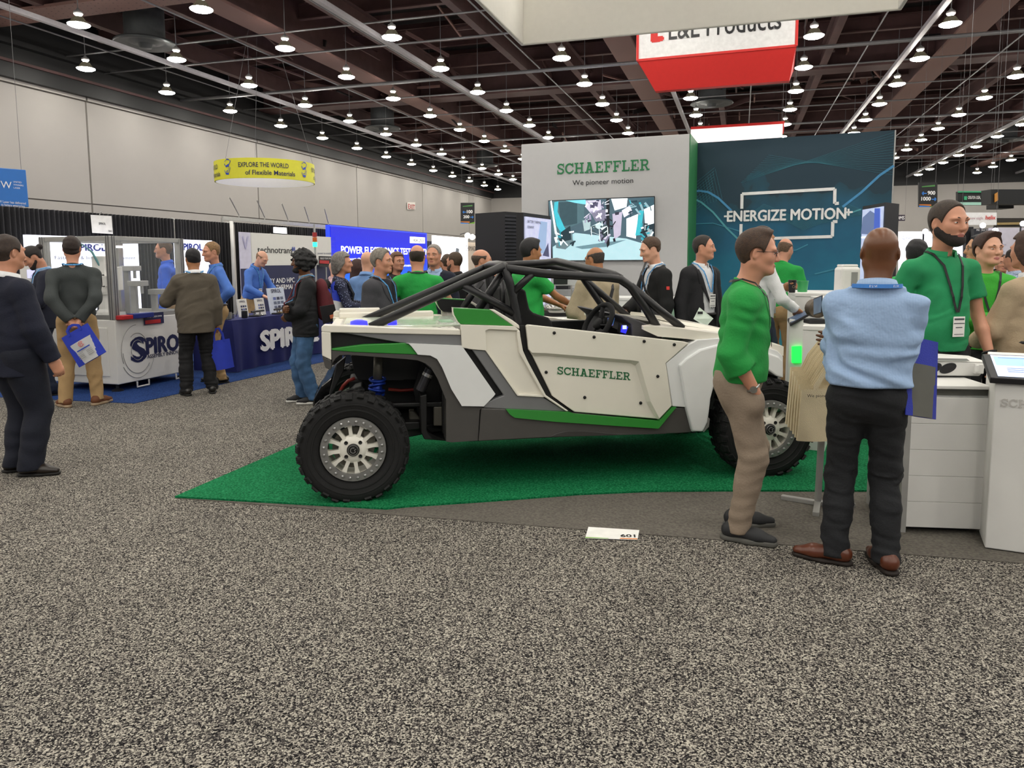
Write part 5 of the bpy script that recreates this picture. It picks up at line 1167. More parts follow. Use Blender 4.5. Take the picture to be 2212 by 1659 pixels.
# --- table with the navy cloth
Lt = G(547, 797).dot(nL); ta, tb_ = onL(505, 797, Lt).dot(dS), onL(712, 780, Lt).dot(dS); zt_ = .78
tt = thing('draped_table', 'table under a navy cloth with large white SPIROL lettering', 'table', nL * Lt + dS * ta)
rows_ = []
for z, f in ((.02, 1.25), (.3, 1.), (.6, .5), (zt_ - .03, .1), (zt_, -.1)):
    r_ = []; N_ = 60
    per = [(ta + .05, Lt - .75)] + [(ta + .0, Lt - .75 + .7 * i / 12) for i in range(1, 12)] + [(ta + (tb_ - ta) * i / 40, Lt) for i in range(41)] + [(tb_, Lt - .75 * i / 10) for i in range(1, 11)]
    for i, (ss, ll) in enumerate(per):
        n_ = nL if 11 < i < 53 else (-dS if i <= 11 else dS); wv = .018 * f * sin(i * 1.1) + .03 * f * (1 if abs(i - 12) < 3 else 0); r_.append(dS * ss + nL * ll + n_ * wv + UP * z)
    rows_.append(r_)
mb = MB().grid(rows_); mb.hexa([HL(ta, Lt, zt_ - .02), HL(tb_, Lt, zt_ - .02), HL(tb_, Lt - .75, zt_ - .02), HL(ta, Lt - .75, zt_ - .02)], [HL(ta, Lt, zt_), HL(tb_, Lt, zt_), HL(tb_, Lt - .75, zt_), HL(ta, Lt - .75, zt_)])
obj('tablecloth', mb, pm('navy_cloth', '#10195c', .8, bump=.2, bscale=200), tt, smooth=False, autos=50); txtL(tt, 'SPIROL', 562, 685, 757, Lt, K_wprint, vtop=714, weight=.09, off=.03)
def ontable(ds, dl_): return HL(ta + ds, Lt - dl_, zt_)
def leaflet(label, u, Lx, vb, vt, wpx, mat, head, lean=.15):
    p = onL(u, vb, Lx); p.z = zt_; hh = onL(u, vt, Lx).z - zt_; wd = (onL(u + wpx, vb, Lx) - onL(u, vb, Lx)).dot(dS)
    t = thing('leaflet_stand', label, 'leaflet stand', p); q = [p, p + dS * wd, p + dS * wd + UP * hh - nL * lean * hh, p + UP * hh - nL * lean * hh]
    obj('holder', MB().prism(q, -nL * .02), mat, t); uy = (q[3] - q[0]).normalized(); n_ = dS.cross(uy)
    mb = MB(); letters(mb, head, q[0] + dS * wd * .2 + uy * hh * .82, dS, uy, width=wd * .6, mat=K_navy, weight=.02, off=.004); obj('heading', mb, None, t)
    mb = MB(); rs = random.Random(len(label))
    for i in range(3):
        for j in range(3): c = q[0] + dS * wd * (.25 + .22 * i) + uy * hh * (.2 + .17 * j) + n_ * .004; mb.add([c, c + dS * wd * .17, c + dS * wd * .17 + uy * hh * .11, c + uy * hh * .11], [(0, 1, 2, 3)], rs.choice([K_navy, MATS['ink_grey'], pm('picture_blue', '#5a6aa8', .5)]))
    obj('pictures', mb, None, t); obj('back_leg', MB().bar(q[2] - dS * wd / 2, p + dS * wd / 2 - nL * .16 + UP * .003, .03, .006), K_alu, t)
leaflet('white leaflet stand nearest the left end of the navy table', 518, Lt - .3, 680, 647, 20, W_wht, 'SPIROL'); leaflet('white leaflet stand in the middle of the navy table', 556, Lt - .3, 679, 645, 19, W_wht, 'SPIROL'); leaflet('large pale poster board on the navy table with round picture', 586, Lt - .25, 676, 623, 35, pm('pale_poster', '#c9d3e4', .5), 'SPIROL')
def pot(name, label, cat, p, r, h, mat, n=16): t = thing(name, label, cat, p); obj('body', MB().lathe([(r * .9, 0), (r, .01), (r, h), (r * .9, h), (r * .85, .02), (0, .02)], c=p, n=n, cap=False), mat, t, smooth=True, autos=40) if False else obj('cup', MB().lathe([(0, 0), (r * .9, 0), (r, .01), (r, h), (r * .9, h), (r * .85, .02), (0, .02)], c=p, n=n, cap=False), mat, t, autos=40); return t
K_tin = pm('tin', '#a9a9a4', .25, metal=.8)
pot('sample_tin', 'shiny open tin at the left end of the navy table', 'tin', ontable(.12, .2), .09, .11, K_tin); pot('sample_tin', 'second shiny tin just right of the open tin', 'tin', ontable(.34, .3), .07, .08, K_tin); pot('cup', 'black cup standing right of the shiny tins', 'cup', ontable(.46, .12), .045, .11, K_ink)
for k_, (ds, dl_) in enumerate(((.75, .15), (.95, .2), (1.3, .12), (1.55, .25))):
    t = thing('sample_part', ['dark metal sample part lying beside the black cup', 'grey metal sample part in front of the middle leaflet', 'dark clamp sample before the large poster board', 'brass coloured sample right of the large poster board'][k_], 'sample', ontable(ds, dl_))
    obj('plate', MB().box(ontable(ds, dl_) + UP * .012, (.16, .1, .024)), (K_ink, K_tin, K_ink, pm('brass', '#9a7a3a', .3, metal=.8))[k_], t, bevel=.004); obj('pin', MB().cyl(ontable(ds, dl_) + UP * .02, ontable(ds, dl_) + UP * .09, .012), K_tin, t); obj('pin', MB().cyl(ontable(ds, dl_) + UP * .08 - dS * .08, ontable(ds, dl_) + UP * .08 + dS * .1, .014), K_ink, t)
# --- cooling firm's white and navy display
d3 = display('display_wall', 'white over navy display wall lettered technotrans', 545, 727, 502.5, 1.56, -10.1, W_wht)
a_ = MB(); slabL(a_, 545, 727, .05, 1.56, -10.1, .08, K_navy); obj('navy_panel', a_, K_navy, d3); txtL(d3, 'technotrans', 556, 631, 546, -10.1, K_ink, vtop=531, weight=.012); txtL(d3, 'power to transform', 686, 721, 549, -10.1, MATS['ink_grey'], vtop=544, name='slogan')
txtL(d3, 'BATTERY AND HPC', 553, 636, 613.5, -10.1, K_wprint, vtop=602, weight=.02, name='headline'); txtL(d3, 'THERMAL MANAGEMENT', 596, 690, 626, -10.1, K_wprint, vtop=615, weight=.02, name='headline')
mb = MB()
for du in (632.5, 636.5): p = onL(du, 538, -10.1); mb.lathe([(.055, .0), (.0, .004)], c=p + nL * .004, n=14, axis='x', cap=False)
obj('emblem', mb, K_inkb, d3)
d4 = display('roll_up_banner', 'narrow white roll up banner at the left of the navy display', 519, 543, 501, .05, -9.95, pm('banner_lilac', '#d2d0e6', .5), t=.02); slb = MB(); slabL(slb, 519, 543, .06, 1.5, -9.94, .004, K_navy); obj('navy_print', slb, K_navy, d4); txtL(d4, 'V', 524, 538, 540, -9.94, pm('pale_violet', '#b8b6d8', .5), vtop=508)
t = thing('sign_board', 'black board with red band reading build your own, on the white display', 'sign', onL(690, 575, -9.9)); q = [onL(690, 576, -9.9), onL(718, 577, -9.9), onL(718, 554, -9.9), onL(690, 553, -9.9)]
obj('board', MB().prism(q, -nL * .02), K_ink, t); txtL(t, 'BUILD YOUR OWN', 692, 716, 560, -9.9, K_wprint, vtop=556); q = [onL(691, 569, -9.88), onL(711, 570, -9.88), onL(711, 563, -9.88), onL(691, 562, -9.88)]; obj('red_band', MB().prism(q, -nL * .01), MATS['tray_red'], t); obj('stem', MB().cyl(Vector((*onL(704, 577, -9.92).xy, 0)), onL(704, 577, -9.92), .02), K_alu, t)
t = thing('signal_lamp', 'signal tower lamp with red, orange and lit green rings on a pole', 'signal lamp', onL(680, 560, -9.2)); p = onL(680.5, 533, -9.2); obj('pole', MB().cyl(Vector((p.x, p.y, 0)), p + UP * .5, .022), K_alu, t)
for k_, (nm_, c_) in enumerate((('green_ring', emis('lamp_green', '#2aff9a', 3.)), ('orange_ring', pm('ring_orange', '#c9662a', .3)), ('red_ring', pm('ring_red', '#a83030', .3)))): obj(nm_, MB().cyl(p + UP * (.0 + .11 * k_), p + UP * (.10 + .11 * k_), .05, n=16), c_, t)
t = thing('flood_lamp', 'small lit flood lamp box on top of the black drape', 'lamp', onL(606, 504, -10.4)); q = [onL(592, 503, -10.35), onL(620, 505, -10.35), onL(619, 492, -10.35), onL(592, 490.5, -10.35)]; obj('housing', MB().prism([p_ - nL * .02 for p_ in q], -nL * .1), K_ink, t); obj('diffuser', MB().prism(q, -nL * .02), K_wglow, t); obj('stem', MB().cyl(Vector((*(q[0] - nL * .1).xy, 0)), q[0] - nL * .1, .015), K_alu, t)
# --- big blue screen
m, nt, b_ = nodes('blue_screen'); tc = N(nt, 'ShaderNodeTexCoord'); sx = N(nt, 'ShaderNodeSeparateXYZ'); nt.links.new(tc.outputs['Generated'], sx.inputs[0])
r1 = ramp(nt, [(.0, '#5ad0ff'), (.25, '#1f8cf0'), (.6, '#0c2ae8'), (1., '#0a12c8')]); nt.links.new(sx.outputs['Z'], r1.inputs['Fac'])
vz = N(nt, 'ShaderNodeTexVoronoi'); vz.inputs['Scale'].default_value = 26; nt.links.new(tc.outputs['Object'], vz.inputs['Vector']); r2 = ramp(nt, [(.05, '#7fb8ff'), (.10, '#000000')]); nt.links.new(vz.outputs['Distance'], r2.inputs['Fac'])
mx = N(nt, 'ShaderNodeMixRGB', blend_type='ADD'); mx.inputs[0].default_value = .5; nt.links.new(r1.outputs[0], mx.inputs[1]); nt.links.new(r2.outputs[0], mx.inputs[2]); nt.links.new(mx.outputs[0], b_.inputs['Emission Color']); b_.inputs['Emission Strength'].default_value = 1.15; b_.inputs['Base Color'].default_value = (0, 0, .1, 1)
d5 = display('backlit_screen', 'big blue backlit screen reading power electronics test solutions', 716, 921, 489, .3, -10.1, m); K_fr = emis('frame_blue', '#2a44e6', .9); slabL(slb := MB(), 714, 923, .25, onL(716, 489, -10.1).z + .04, -10.12, .12, K_fr); obj('frame', slb, K_fr, d5)
txtL(d5, 'POWER ELECTRONICS TEST SOLUTIONS', 737, 938, 547, -10.1, K_wglow, vtop=530.5, weight=.035); txtL(d5, 'support the foundation of society with', 741, 865, 562, -10.1, K_wglow, vtop=555.5, weight=.01, name='caption'); txtL(d5, 'advanced measurement instruments', 760, 892, 578, -10.1, K_wglow, vtop=571, weight=.01, name='caption')
q = [onL(886, 525, -10.09), onL(918, 526, -10.09), onL(918, 513, -10.09), onL(886, 511, -10.09)]; obj('name_plate', MB().prism(q, -nL * .01), K_wglow, d5); txtL(d5, 'KIKUSUI', 893.5, 916, 522.5, -10.08, K_ink, vtop=515, weight=.02); mb = MB(); p = onL(889.5, 519, -10.08); mb.lathe([(.06, 0), (.04, .001)], c=p, n=14, axis='x', cap=False); obj('emblem', mb, pm('emblem_pink', '#d0457a', .5), d5)
d6 = display('backlit_display', 'plain white brightly lit panel right of the blue screen', 938, 1011, 508.5, .3, -10.1, emis('backlit_bright', '#f6f6ff', 1.6)); q = [onL(984, 546, -10.05), onL(991, 548, -10.05), onL(992, 538, -10.05), onL(986, 535, -10.05)]; obj('picture', MB().prism(q, -nL * .01), pm('picture_grey', '#7d8894', .5), d6)
d7 = display('display_wall', 'beige display wall lettered SHIMADZU under globe lamps', 1011, 1050, 523, .3, -10.1, pm('banner_beige', '#cfc2b4', .6)); txtL(d7, 'SHIMADZU', 1006, 1034, 541, -10.08, K_ink, vtop=530)
d8 = display('display_wall', 'pale display wall right of the white post, starting with red letters', 1062, 1096, 525, .3, -10.1, pm('banner_pale', '#d8d0c8', .6)); txtL(d8, 'SUZHOU'[:2], 1066, 1078, 543, -10.08, pm('ink_red', '#b32a2a', .5), vtop=533)
t = thing('booth_post', 'thick pale post between the two far display walls', 'post', onL(1056, 560, -10.)); slabL(mb := MB(), 1052, 1060, .0, onL(1056, 520, -9.7).z, -9.7, .2, W_wht); obj('pole', mb, W_wht, t); obj('cap', MB().box(onL(1056, 520, -9.8), (.35, .35, .04)), K_ink, t)
for k_, (u, v) in enumerate(((1010, 509), (1020, 512), (1032, 512), (1043, 513), (1092, 517))):
    p = onL(u, v, -9.9); t = thing('globe_lamp', ['leftmost lit globe lamp above the far white panel', 'second lit globe lamp from the left above the far beige display', 'third lit globe lamp from the left above the far beige display', 'fourth lit globe lamp from the left above the far beige display', 'lone lit globe lamp above the pale far display'][k_], 'lamp', p); obj('globe', MB().ball(p, .11), emis('globe_glow', '#fff4e0', 6.), t, smooth=True); obj('arm', MB().tube([p, p + UP * .12, p + UP * .05 - nL * .3], .015, n=6), K_ink, t)
# --- hanging signs
def cable(th, p, z=10.2): obj('cable', MB().cyl(p, Vector((p.x, p.y, z)), .0035, n=5), pm('cable_grey', '#6a6a6c', .5), th)
rc = A(573, 372, 23.4); zr0, zr1 = A(573, 384, 21.9).z, A(573, 340, 21.9).z
t = thing('ring_sign', 'yellow round hanging sign reading explore the world of flexible materials', 'hanging sign', (rc.x, rc.y, zr0)); Rr = 1.48; K_yel = pm('banner_yellow', '#d9d534', .6, var=.02)
c = Vector((rc.x, rc.y, zr0)); obj('band', MB().lathe([(Rr, 0), (Rr, zr1 - zr0)], c=c, n=64, cap=False), K_yel, t, smooth=True); obj('inner_band', MB().lathe([(Rr - .03, 0.0), (Rr - .03, zr1 - zr0)], c=c, n=64, cap=False), W_wht, t, smooth=True)
def ringtext(s, a0, a1, z, h, mat, weight=.0, nm='lettering'):
    v, f = textmesh(s, weight); x0, x1 = v[:, 0].min(), v[:, 0].max(); mb = MB(); mb.add([c + Vector(((Rr + .012) * cos(a0 + (a1 - a0) * (x - x0) / (x1 - x0)), (Rr + .012) * sin(a0 + (a1 - a0) * (x - x0) / (x1 - x0)), z + y * h / .729)) for x, y, _ in v], f, mat); return obj(nm, mb, mat, t)
H_ = zr1 - zr0; vA = math.atan2(-rc.y, -rc.x)
ringtext('EXPLORE THE WORLD', vA - .52, vA + .46, H_ * .55, H_ * .24, K_navy, .01); ringtext('of Flexible Materials', vA - .38, vA + .60, H_ * .17, H_ * .24, K_navy, .01); ringtext('EXPLORE THE WORLD', vA + 1.15, vA + 2.1, H_ * .55, H_ * .24, K_navy, .01); ringtext('of Flexible Materials', vA + 1.25, vA + 2.2, H_ * .17, H_ * .24, K_navy, .01); ringtext('EXPLORE THE WORLD', vA - 2.1, vA - 1.12, H_ * .55, H_ * .24, K_navy, .01); ringtext('of Flexible Materials', vA - 2.0, vA - 1.02, H_ * .17, H_ * .24, K_navy, .01)
for ac in (vA - .78, vA + .86):
    mb = MB()
    for pts, w0 in (([(-.5, .2), (-.2, .05), (.2, .12), (.5, .32)], .2), ([(-.5, -.1), (-.25, -.28), (.15, -.3), (.45, .02)], .2), ([(-.45, .32), (-.1, .42), (.3, .38), (.5, .32)], .1), ([(-.1, .1), (.25, .08), (.1, -.12), (-.2, -.15)], .12)):
        q = [c + Vector(((Rr + .014) * cos(ac + x * .17), (Rr + .014) * sin(ac + x * .17), H_ * .5 + z * H_ * 1.05)) for x, z in pts]; nr = [p_ - Vector((c.x, c.y, p_.z)) for p_ in q]; 
        for i in range(3): d_ = UP * (w0 * H_ * .55); mb.add([q[i], q[i + 1], q[i + 1] + d_ * (1 - abs(i - 1) * .4), q[i] + d_ * (1 - abs(i - 1) * .4)], [(0, 1, 2, 3)], K_inkb)
    obj('emblem', mb, pm('navy_print', '#141c4a', .5), t)
for a in (0, 2.1, 4.2): q = c + Vector((Rr * cos(a), Rr * sin(a), H_)); obj('cable', MB().cyl(q, c + UP * (10.2 - zr0), .005, n=5), MATS['cable_grey'] if 'cable_grey' in MATS else pm('cable_grey', '#6a6a6c', .5), t)
# blue square sign above the left drape
Lu = -11.; q = [onL(-120, 440, Lu), onL(63, 447.5, Lu), onL(56, 367, Lu), onL(-120, 353, Lu)]
t = thing('hanging_sign', 'blue hanging sign with white UW lettering at the far left', 'hanging sign', q[1]); obj('panel', MB().prism(q, -nL * .2), pm('sign_blue', '#1d6fc4', .5, var=.02), t, bevel=.01)
txtL(t, 'UW', -14, 25, 404, Lu, K_wprint, vtop=388); txtL(t, 'UNITED', 28, 46, 394, Lu, K_wprint, vtop=390.5, name='small_lettering'); txtL(t, 'WINNERS', 28.5, 50, 400.5, Lu, K_wprint, vtop=397, name='small_lettering'); txtL(t, 'LASER', 29, 43, 407, Lu, K_wprint, vtop=403.5, name='small_lettering'); txtL(t, 'UW Laser has delivered', -8, 55, 437, Lu, K_wprint, vtop=431.5, name='small_lettering'); txtL(t, 'to battery enterprises', 2, 53, 444.5, Lu, K_wprint, vtop=439, name='small_lettering')
for p in (q[2], q[3]): cable(t, p - nL * .1)
# big white square fabric ring over the booth: far, left and right walls in view
bz = 5.0; P0 = G(1131, 97, bz); ux = Vector((cos(YAW), -sin(YAW), 0)); uy_ = Vector((sin(YAW), cos(YAW), 0)); wd = (G(1941, 18, bz) - P0).dot(ux); hgt = 1.7; K_fab = pm('white_fabric', '#e9e6de', .8, var=.015)
t = thing('fabric_ring_sign', 'large white square fabric sign hanging overhead at the top of the picture', 'hanging sign', P0)
def wallbox(p, d1_, l1, d2_, l2, z0, z1, mat): a_ = [p, p + d1_ * l1, p + d1_ * l1 + d2_ * l2, p + d2_ * l2]; return MB().hexa([Vector((k.x, k.y, z0)) for k in a_], [Vector((k.x, k.y, z1)) for k in a_], mat)
for nm_, p, d1_, l1, d2_ in (('fabric_panel', P0 - ux * .06, ux, wd + .12, uy_), ('fabric_panel', P0 - ux * .06, -uy_, 5., ux), ('fabric_panel', P0 + ux * wd, -uy_, 5., ux), ('fabric_panel', P0 - uy_ * 5., ux, wd, -uy_)): obj(nm_, wallbox(p, d1_, l1, d2_, .06, bz, bz + hgt, None), K_fab, t, bevel=.02)
for p in (P0, P0 + ux * wd, P0 - uy_ * 5, P0 + ux * wd - uy_ * 5): cable(t, Vector((p.x, p.y, bz + hgt)))
# red and white sign behind it
def gsz(u, v, z): return G(u, v, z)
zz = 6.1; a0, a1 = G(1377, 131, zz), G(1720, 99, zz); dx_ = (a1 - a0).normalized(); nf = Vector((dx_.y, -dx_.x, 0)); Wd = (a1 - a0).length; t = thing('hanging_sign', 'red and white tapered hanging sign lettered L&L Products', 'hanging sign', a0)
K_red = pm('sign_red', '#e0302c', .6, var=.02); rb = wallbox(a0, dx_, Wd, -nf, 2.2, zz, zz + 1.35, None); obj('white_box', rb, K_wprint, t)
for z0, z1 in ((zz - .02, zz + .03), (zz + 1.33, zz + 1.37)): obj('red_edge', wallbox(a0 + nf * .01 - dx_ * .01, dx_, Wd + .02, -nf, 2.22, z0, z1, None), K_red, t)
for p in (a0, a1): obj('red_edge', MB().bar(p + nf * .01, p + nf * .01 + UP * 1.35, .05, .04), K_red, t)
zb = onplane(1415, 197, a0 - nf * .3, nf).z; b0, b1 = onplane(1415, 197, a0 - nf * .3, nf), onplane(1705, 172, a0 - nf * .3, nf); b1.z = b0.z = zb
obj('red_taper', MB().hexa([b0, b1, b1 - nf * .2, b0 - nf * .2], [a0, a1, a1 - nf * 2.2, a0 - nf * 2.2]), K_red, t)
def txtP(th, s, p0, p1, vtop, base, n_, mat, weight=0., name='lettering', off=.012, fn=letters, **k):
    p, q = onplane(*p0, base, n_), onplane(*p1, base, n_); tp = onplane(p0[0], vtop, base, n_); d_ = (q - p); d_.z = 0; mb = MB(); wd_ = d_.length
    fn(mb, s, p, d_, UP, width=wd_, height=tp.z - p.z, mat=mat, off=off, **({'weight': weight} if fn is letters else {})); return obj(name, mb, mat, th)
txtP(t, 'L&L Products', (1445, 86), (1687, 60), 40, a0, nf, K_ink, .012); txtP(t, 'L', (1414, 88), (1432, 86), 40, a0, nf, K_red, .08, name='emblem'); txtP(t, 'L', (1408, 90), (1426, 88), 46, a0 , nf, K_red, .08, name='emblem', off=.01)
for p in (a0, a1): cable(t, p - nf * 1. + UP * 1.35)
zz = 5.6; a0, a1 = onplane(1492, 306, A(1492, 306, 19), nf), onplane(1690, 295, A(1492, 306, 19), nf); t = thing('hanging_sign', 'white hanging sign with a red rim peeking over the dark teal wall', 'hanging sign', a0)
za = min(a0.z, a1.z) - .3; obj('white_box', wallbox(a0, dx_, (a1 - a0).length, -nf, 1.5, za, za + .62, None), emis('sign_white_lit', '#fff4f0', .9), t); obj('red_edge', wallbox(a0 + nf * .02, dx_, (a1 - a0).length + .04, -nf, 1.54, za + .60, za + .66, None), K_red, t)
for p in (a0, a1): cable(t, Vector((p.x, p.y, za + .6)) - nf * .7)
# wall and aisle signs
def exitsign(u0, u1, v0, v1, label, s):
    base = HL(0, L0 + .04); q = [onplane(u, v, base, nL) for u, v in ((u0, v1), (u1, v1), (u1, v0), (u0, v0))]; dd = (q[1] - q[0]); t = thing('exit_sign', label, 'sign', q[0]); obj('board', MB().prism(q, nL * .03), pm('exit_board', '#d8d4cc', .5), t)
    mb = letters(MB(), s, q[0] + dS * dd.length * .1 + UP * (q[3].z - q[0].z) * .15 + nL * .03, dS, UP, width=dd.length * .85, height=(q[3].z - q[0].z) * .7, mat=pm('exit_red', '#a8262c', .5), off=.01, weight=.03); obj('lettering', mb, None, t)
exitsign(879, 896, 437, 452.5, 'nearer red EXIT sign on the cream wall', 'EXIT'); exitsign(1054, 1064, 465.5, 477, 'farther small red EXIT sign on the cream wall', 'EXIT')
def aisle(u0, u1, v0, v1, Y, r1, r2, label):
    t = thing('aisle_sign', label, 'hanging sign', A(u0, v1, Y)); P_ = lambda fx, fy: A(u0 + (u1 - u0) * fx, v0 + (v1 - v0) * fy, Y); bk = Vector((0, .06, 0)); y_ = Vector((0, -.012, 0))
    obj('panel', MB().prism([P_(0, 1), P_(1, 1), P_(1, 0), P_(0, 0)], bk), pm('aisle_black', '#1b1b1d', .5), t); X_ = (P_(1, 0) - P_(0, 0)); Wp = X_.length
    for s_, fy, fx0, fx1 in ((r1, .50, .46, .86), (r2, .74, .12 if len(r2) > 3 else .2, .62)): letters(mb := MB(), s_, P_(fx0, fy), X_, UP, width=Wp * (fx1 - fx0), mat=K_wprint, weight=.05, off=.012); obj('number', mb, None, t)
    kb = pm('arrow_blue', '#3a86e0', .5)
    for fx, fy, sg in ((.28, .45, -1), (.80, .69, 1)):
        mb = MB(); c_ = P_(fx, fy) + y_; e = X_.normalized() * Wp * .12 * sg; mb.bar(c_ - e, c_ + e, .05 * Wp, .01, up=(0, 1, 0)); mb.bar(c_ + e, c_ + e * .3 + UP * Wp * .08, .05 * Wp, .01, up=(0, 1, 0)); mb.bar(c_ + e, c_ + e * .3 - UP * Wp * .08, .05 * Wp, .01, up=(0, 1, 0))
        obj('arrow', mb, kb, t)
    mb = MB().prism([P_(0, .9) + y_, P_(.65, .9) + y_, P_(.65, .96) + y_, P_(0, .93) + y_], (0, -.004, 0), pm('print_orange', '#e0863a', .6)); mb.prism([P_(.55, 1.) + y_, P_(1, .92) + y_, P_(1, 1.) + y_], (0, -.004, 0), pm('leaf_green', '#76b82a', .6)); mb.prism([P_(0, .95) + y_, P_(.6, .97) + y_, P_(.55, 1.) + y_, P_(0, 1.) + y_], (0, -.004, 0), kb); mb.prism([P_(.15, .16) + y_, P_(.85, .10) + y_, P_(.85, .17) + y_, P_(.15, .20) + y_], (0, -.004, 0), pm('dull_green', '#4f8a4a', .6)); obj('colour_band', mb, None, t)
    for fx in (.1, .9): cable(t, P_(fx, 0))
aisle(995, 1025, 438, 483, 32.6, '100', '200', 'black aisle sign hanging before the long cream wall'); aisle(1985, 2025, 394, 447, 24, '900', '1000', 'black aisle sign hanging over the booths at the right')
# --- white booth wall and teal wall
Z = 3.66; a0, a1 = G(1126, 312, Z), G(1490, 289, Z); a0.z = a1.z = 0; dw = (a1 - a0).normalized(); nw = Vector((dw.y, -dw.x, 0)); Ww = (a1 - a0).length
wt = thing('booth_wall', 'tall white booth wall lettered SCHAEFFLER above a big screen', 'booth wall', a0); wmb = wallbox(a0, dw, Ww, -nw, 1.0, .007, Z, None); K_bw = pm('wall_panel_white', '#c9c9ca', .6, var=.01); obj('panel', wmb, K_bw, wt, bevel=.008)
obj('green_side', wallbox(a1 + dw * .002, dw, .012, -nw, 1.06, 0, Z, None), pm('side_green', '#2f7d4a', .5), wt)
K_sg = pm('lettering_green', '#20804a', .5); txtP(wt, 'SCHAEFFLER', (1204, 377), (1404, 367.3), 354, a0, nw, K_sg, fn=slabword); txtP(wt, 'We pioneer motion', (1237, 400.5), (1368, 395), 389, a0, nw, K_ink, name='slogan')
b0, b1 = G(1495, 309.5, Z), G(1933, 281, Z); b0.z = b1.z = 0; dt = (b1 - b0).normalized(); ntl = Vector((dt.y, -dt.x, 0)); Wt_ = (b1 - b0).length
m, nt, b_ = nodes('teal_artwork'); tc = N(nt, 'ShaderNodeTexCoord'); sx = N(nt, 'ShaderNodeSeparateXYZ'); nt.links.new(tc.outputs['Generated'], sx.inputs[0])
nz1 = N(nt, 'ShaderNodeTexNoise'); nz1.inputs['Scale'].default_value = 1.6; nz1.inputs['Detail'].default_value = 3; nt.links.new(tc.outputs['Object'], nz1.inputs['Vector'])
ma = N(nt, 'ShaderNodeMath', operation='MULTIPLY_ADD'); ma.inputs[1].default_value = .5; nt.links.new(nz1.outputs['Fac'], ma.inputs[0]); nt.links.new(sx.outputs['Z'], ma.inputs[2])
r1 = ramp(nt, [(.2, '#2a7f88'), (.55, '#1c7896'), (.78, '#185f80'), (1.02, '#154252'), (1.25, '#173646')]); nt.links.new(ma.outputs[0], r1.inputs['Fac']); nt.links.new(r1.outputs[0], b_.inputs['Base Color']); b_.inputs['Roughness'].default_value = .55
tw = thing('booth_wall', 'dark teal booth wall lettered ENERGIZE MOTION with flowing light lines', 'booth wall', b0); obj('panel', wallbox(b0, dt, Wt_, -ntl, .12, .007, Z, None), m, tw)
obj('end_trim', wallbox(b1, dt, .02, -ntl, .12, 0, Z, None), K_alu, tw)
txtP(tw, 'ENERGIZE MOTION', (1571, 478.5), (1827, 469), 455, b0, ntl, K_wprint, .05)
def strip(th, pts, wpx, mat, base, n_, name, off=.008):
    mb = MB(); P_ = [onplane(u, v, base, n_) + Vector(n_) * off for u, v in pts]
    for i in range(len(P_) - 1): mb.bar(P_[i], P_[i + 1], wpx * .0082, .004, up=n_)
    return obj(name, mb, mat, th)
for pts in ([(1602.5, 451), (1603, 419), (1803.5, 408), (1803, 440), (1812, 439)], [(1601, 484), (1600, 517), (1798, 511), (1799, 479), (1809, 478.5)], [(1564, 467.5), (1574, 467)], [(1824, 459), (1842, 458)], [(1833, 451), (1833, 466)]): strip(tw, pts, 6. if len(pts) > 2 else 3.6, K_wprint, b0, ntl, 'white_frame')
K_l1 = pm('wave_light_blue', '#4a93c4', .5); K_l2 = pm('wave_pale', '#58a7b4', .5); K_l3 = pm('wave_fine', '#3f8ba6', .5)
strip(tw, [(1494, 416), (1510, 412), (1530, 415), (1552, 428), (1580, 455)], 4.4, K_l1, b0, ntl, 'wave_line', .004); strip(tw, [(1494, 427), (1515, 437), (1540, 458), (1570, 493), (1598, 520)], 3.6, K_l2, b0, ntl, 'wave_line', .004); strip(tw, [(1820, 447), (1860, 416), (1900, 379), (1931, 358)], 4.6, K_l1, b0, ntl, 'wave_line', .004); strip(tw, [(1820, 466), (1860, 452)], 2.5, K_l2, b0, ntl, 'wave_line', .004); strip(tw, [(1492, 484), (1540, 482), (1600, 500)], 2., K_l3, b0, ntl, 'wave_line', .004); strip(tw, [(1690, 545), (1720, 540), (1745, 528)], 2.4, K_l3, b0, ntl, 'wave_line', .004); strip(tw, [(1760, 592), (1800, 582), (1850, 580)], 2.6, K_l3, b0, ntl, 'wave_line', .004)
mb = MB()
def fine(pts, wd_=.004):
    P_ = [onplane(u, v, b0, ntl) + ntl * .003 for u, v in pts]
    for i in range(len(P_) - 1): mb.bar(P_[i], P_[i + 1], wd_, .002, up=ntl)
for k in range(13):
    f = k / 12; fine([(1610 + 8 * f, 470 + 8 * f), (1650, 447 + 38 * f - 6), (1700, 470 + 18 * (f - .5)), (1735, 497 - 22 * (1 - f)), (1775, 462 + 20 * f), (1830, 440 + 30 * f), (1860, 452 + 12 * f)])
for k in range(10):
    f = k / 9; fine([(1494, 402 + 60 * f), (1544 - 6 * f, 362 + 60 * f)]); fine([(1497 + 48 * f, 415 - 50 * f), (1505 + 55 * f, 450 - 20 * f)])
for k in range(16): f = k / 15; fine([(1600 + 60 * f, 395 - 60 * f), (1930, 290 + 92 * f - 4)], .003)
o = obj('fine_lines', mb, pm('wave_faint', '#3f8294', .6), tw); o['kind'] = 'stuff'
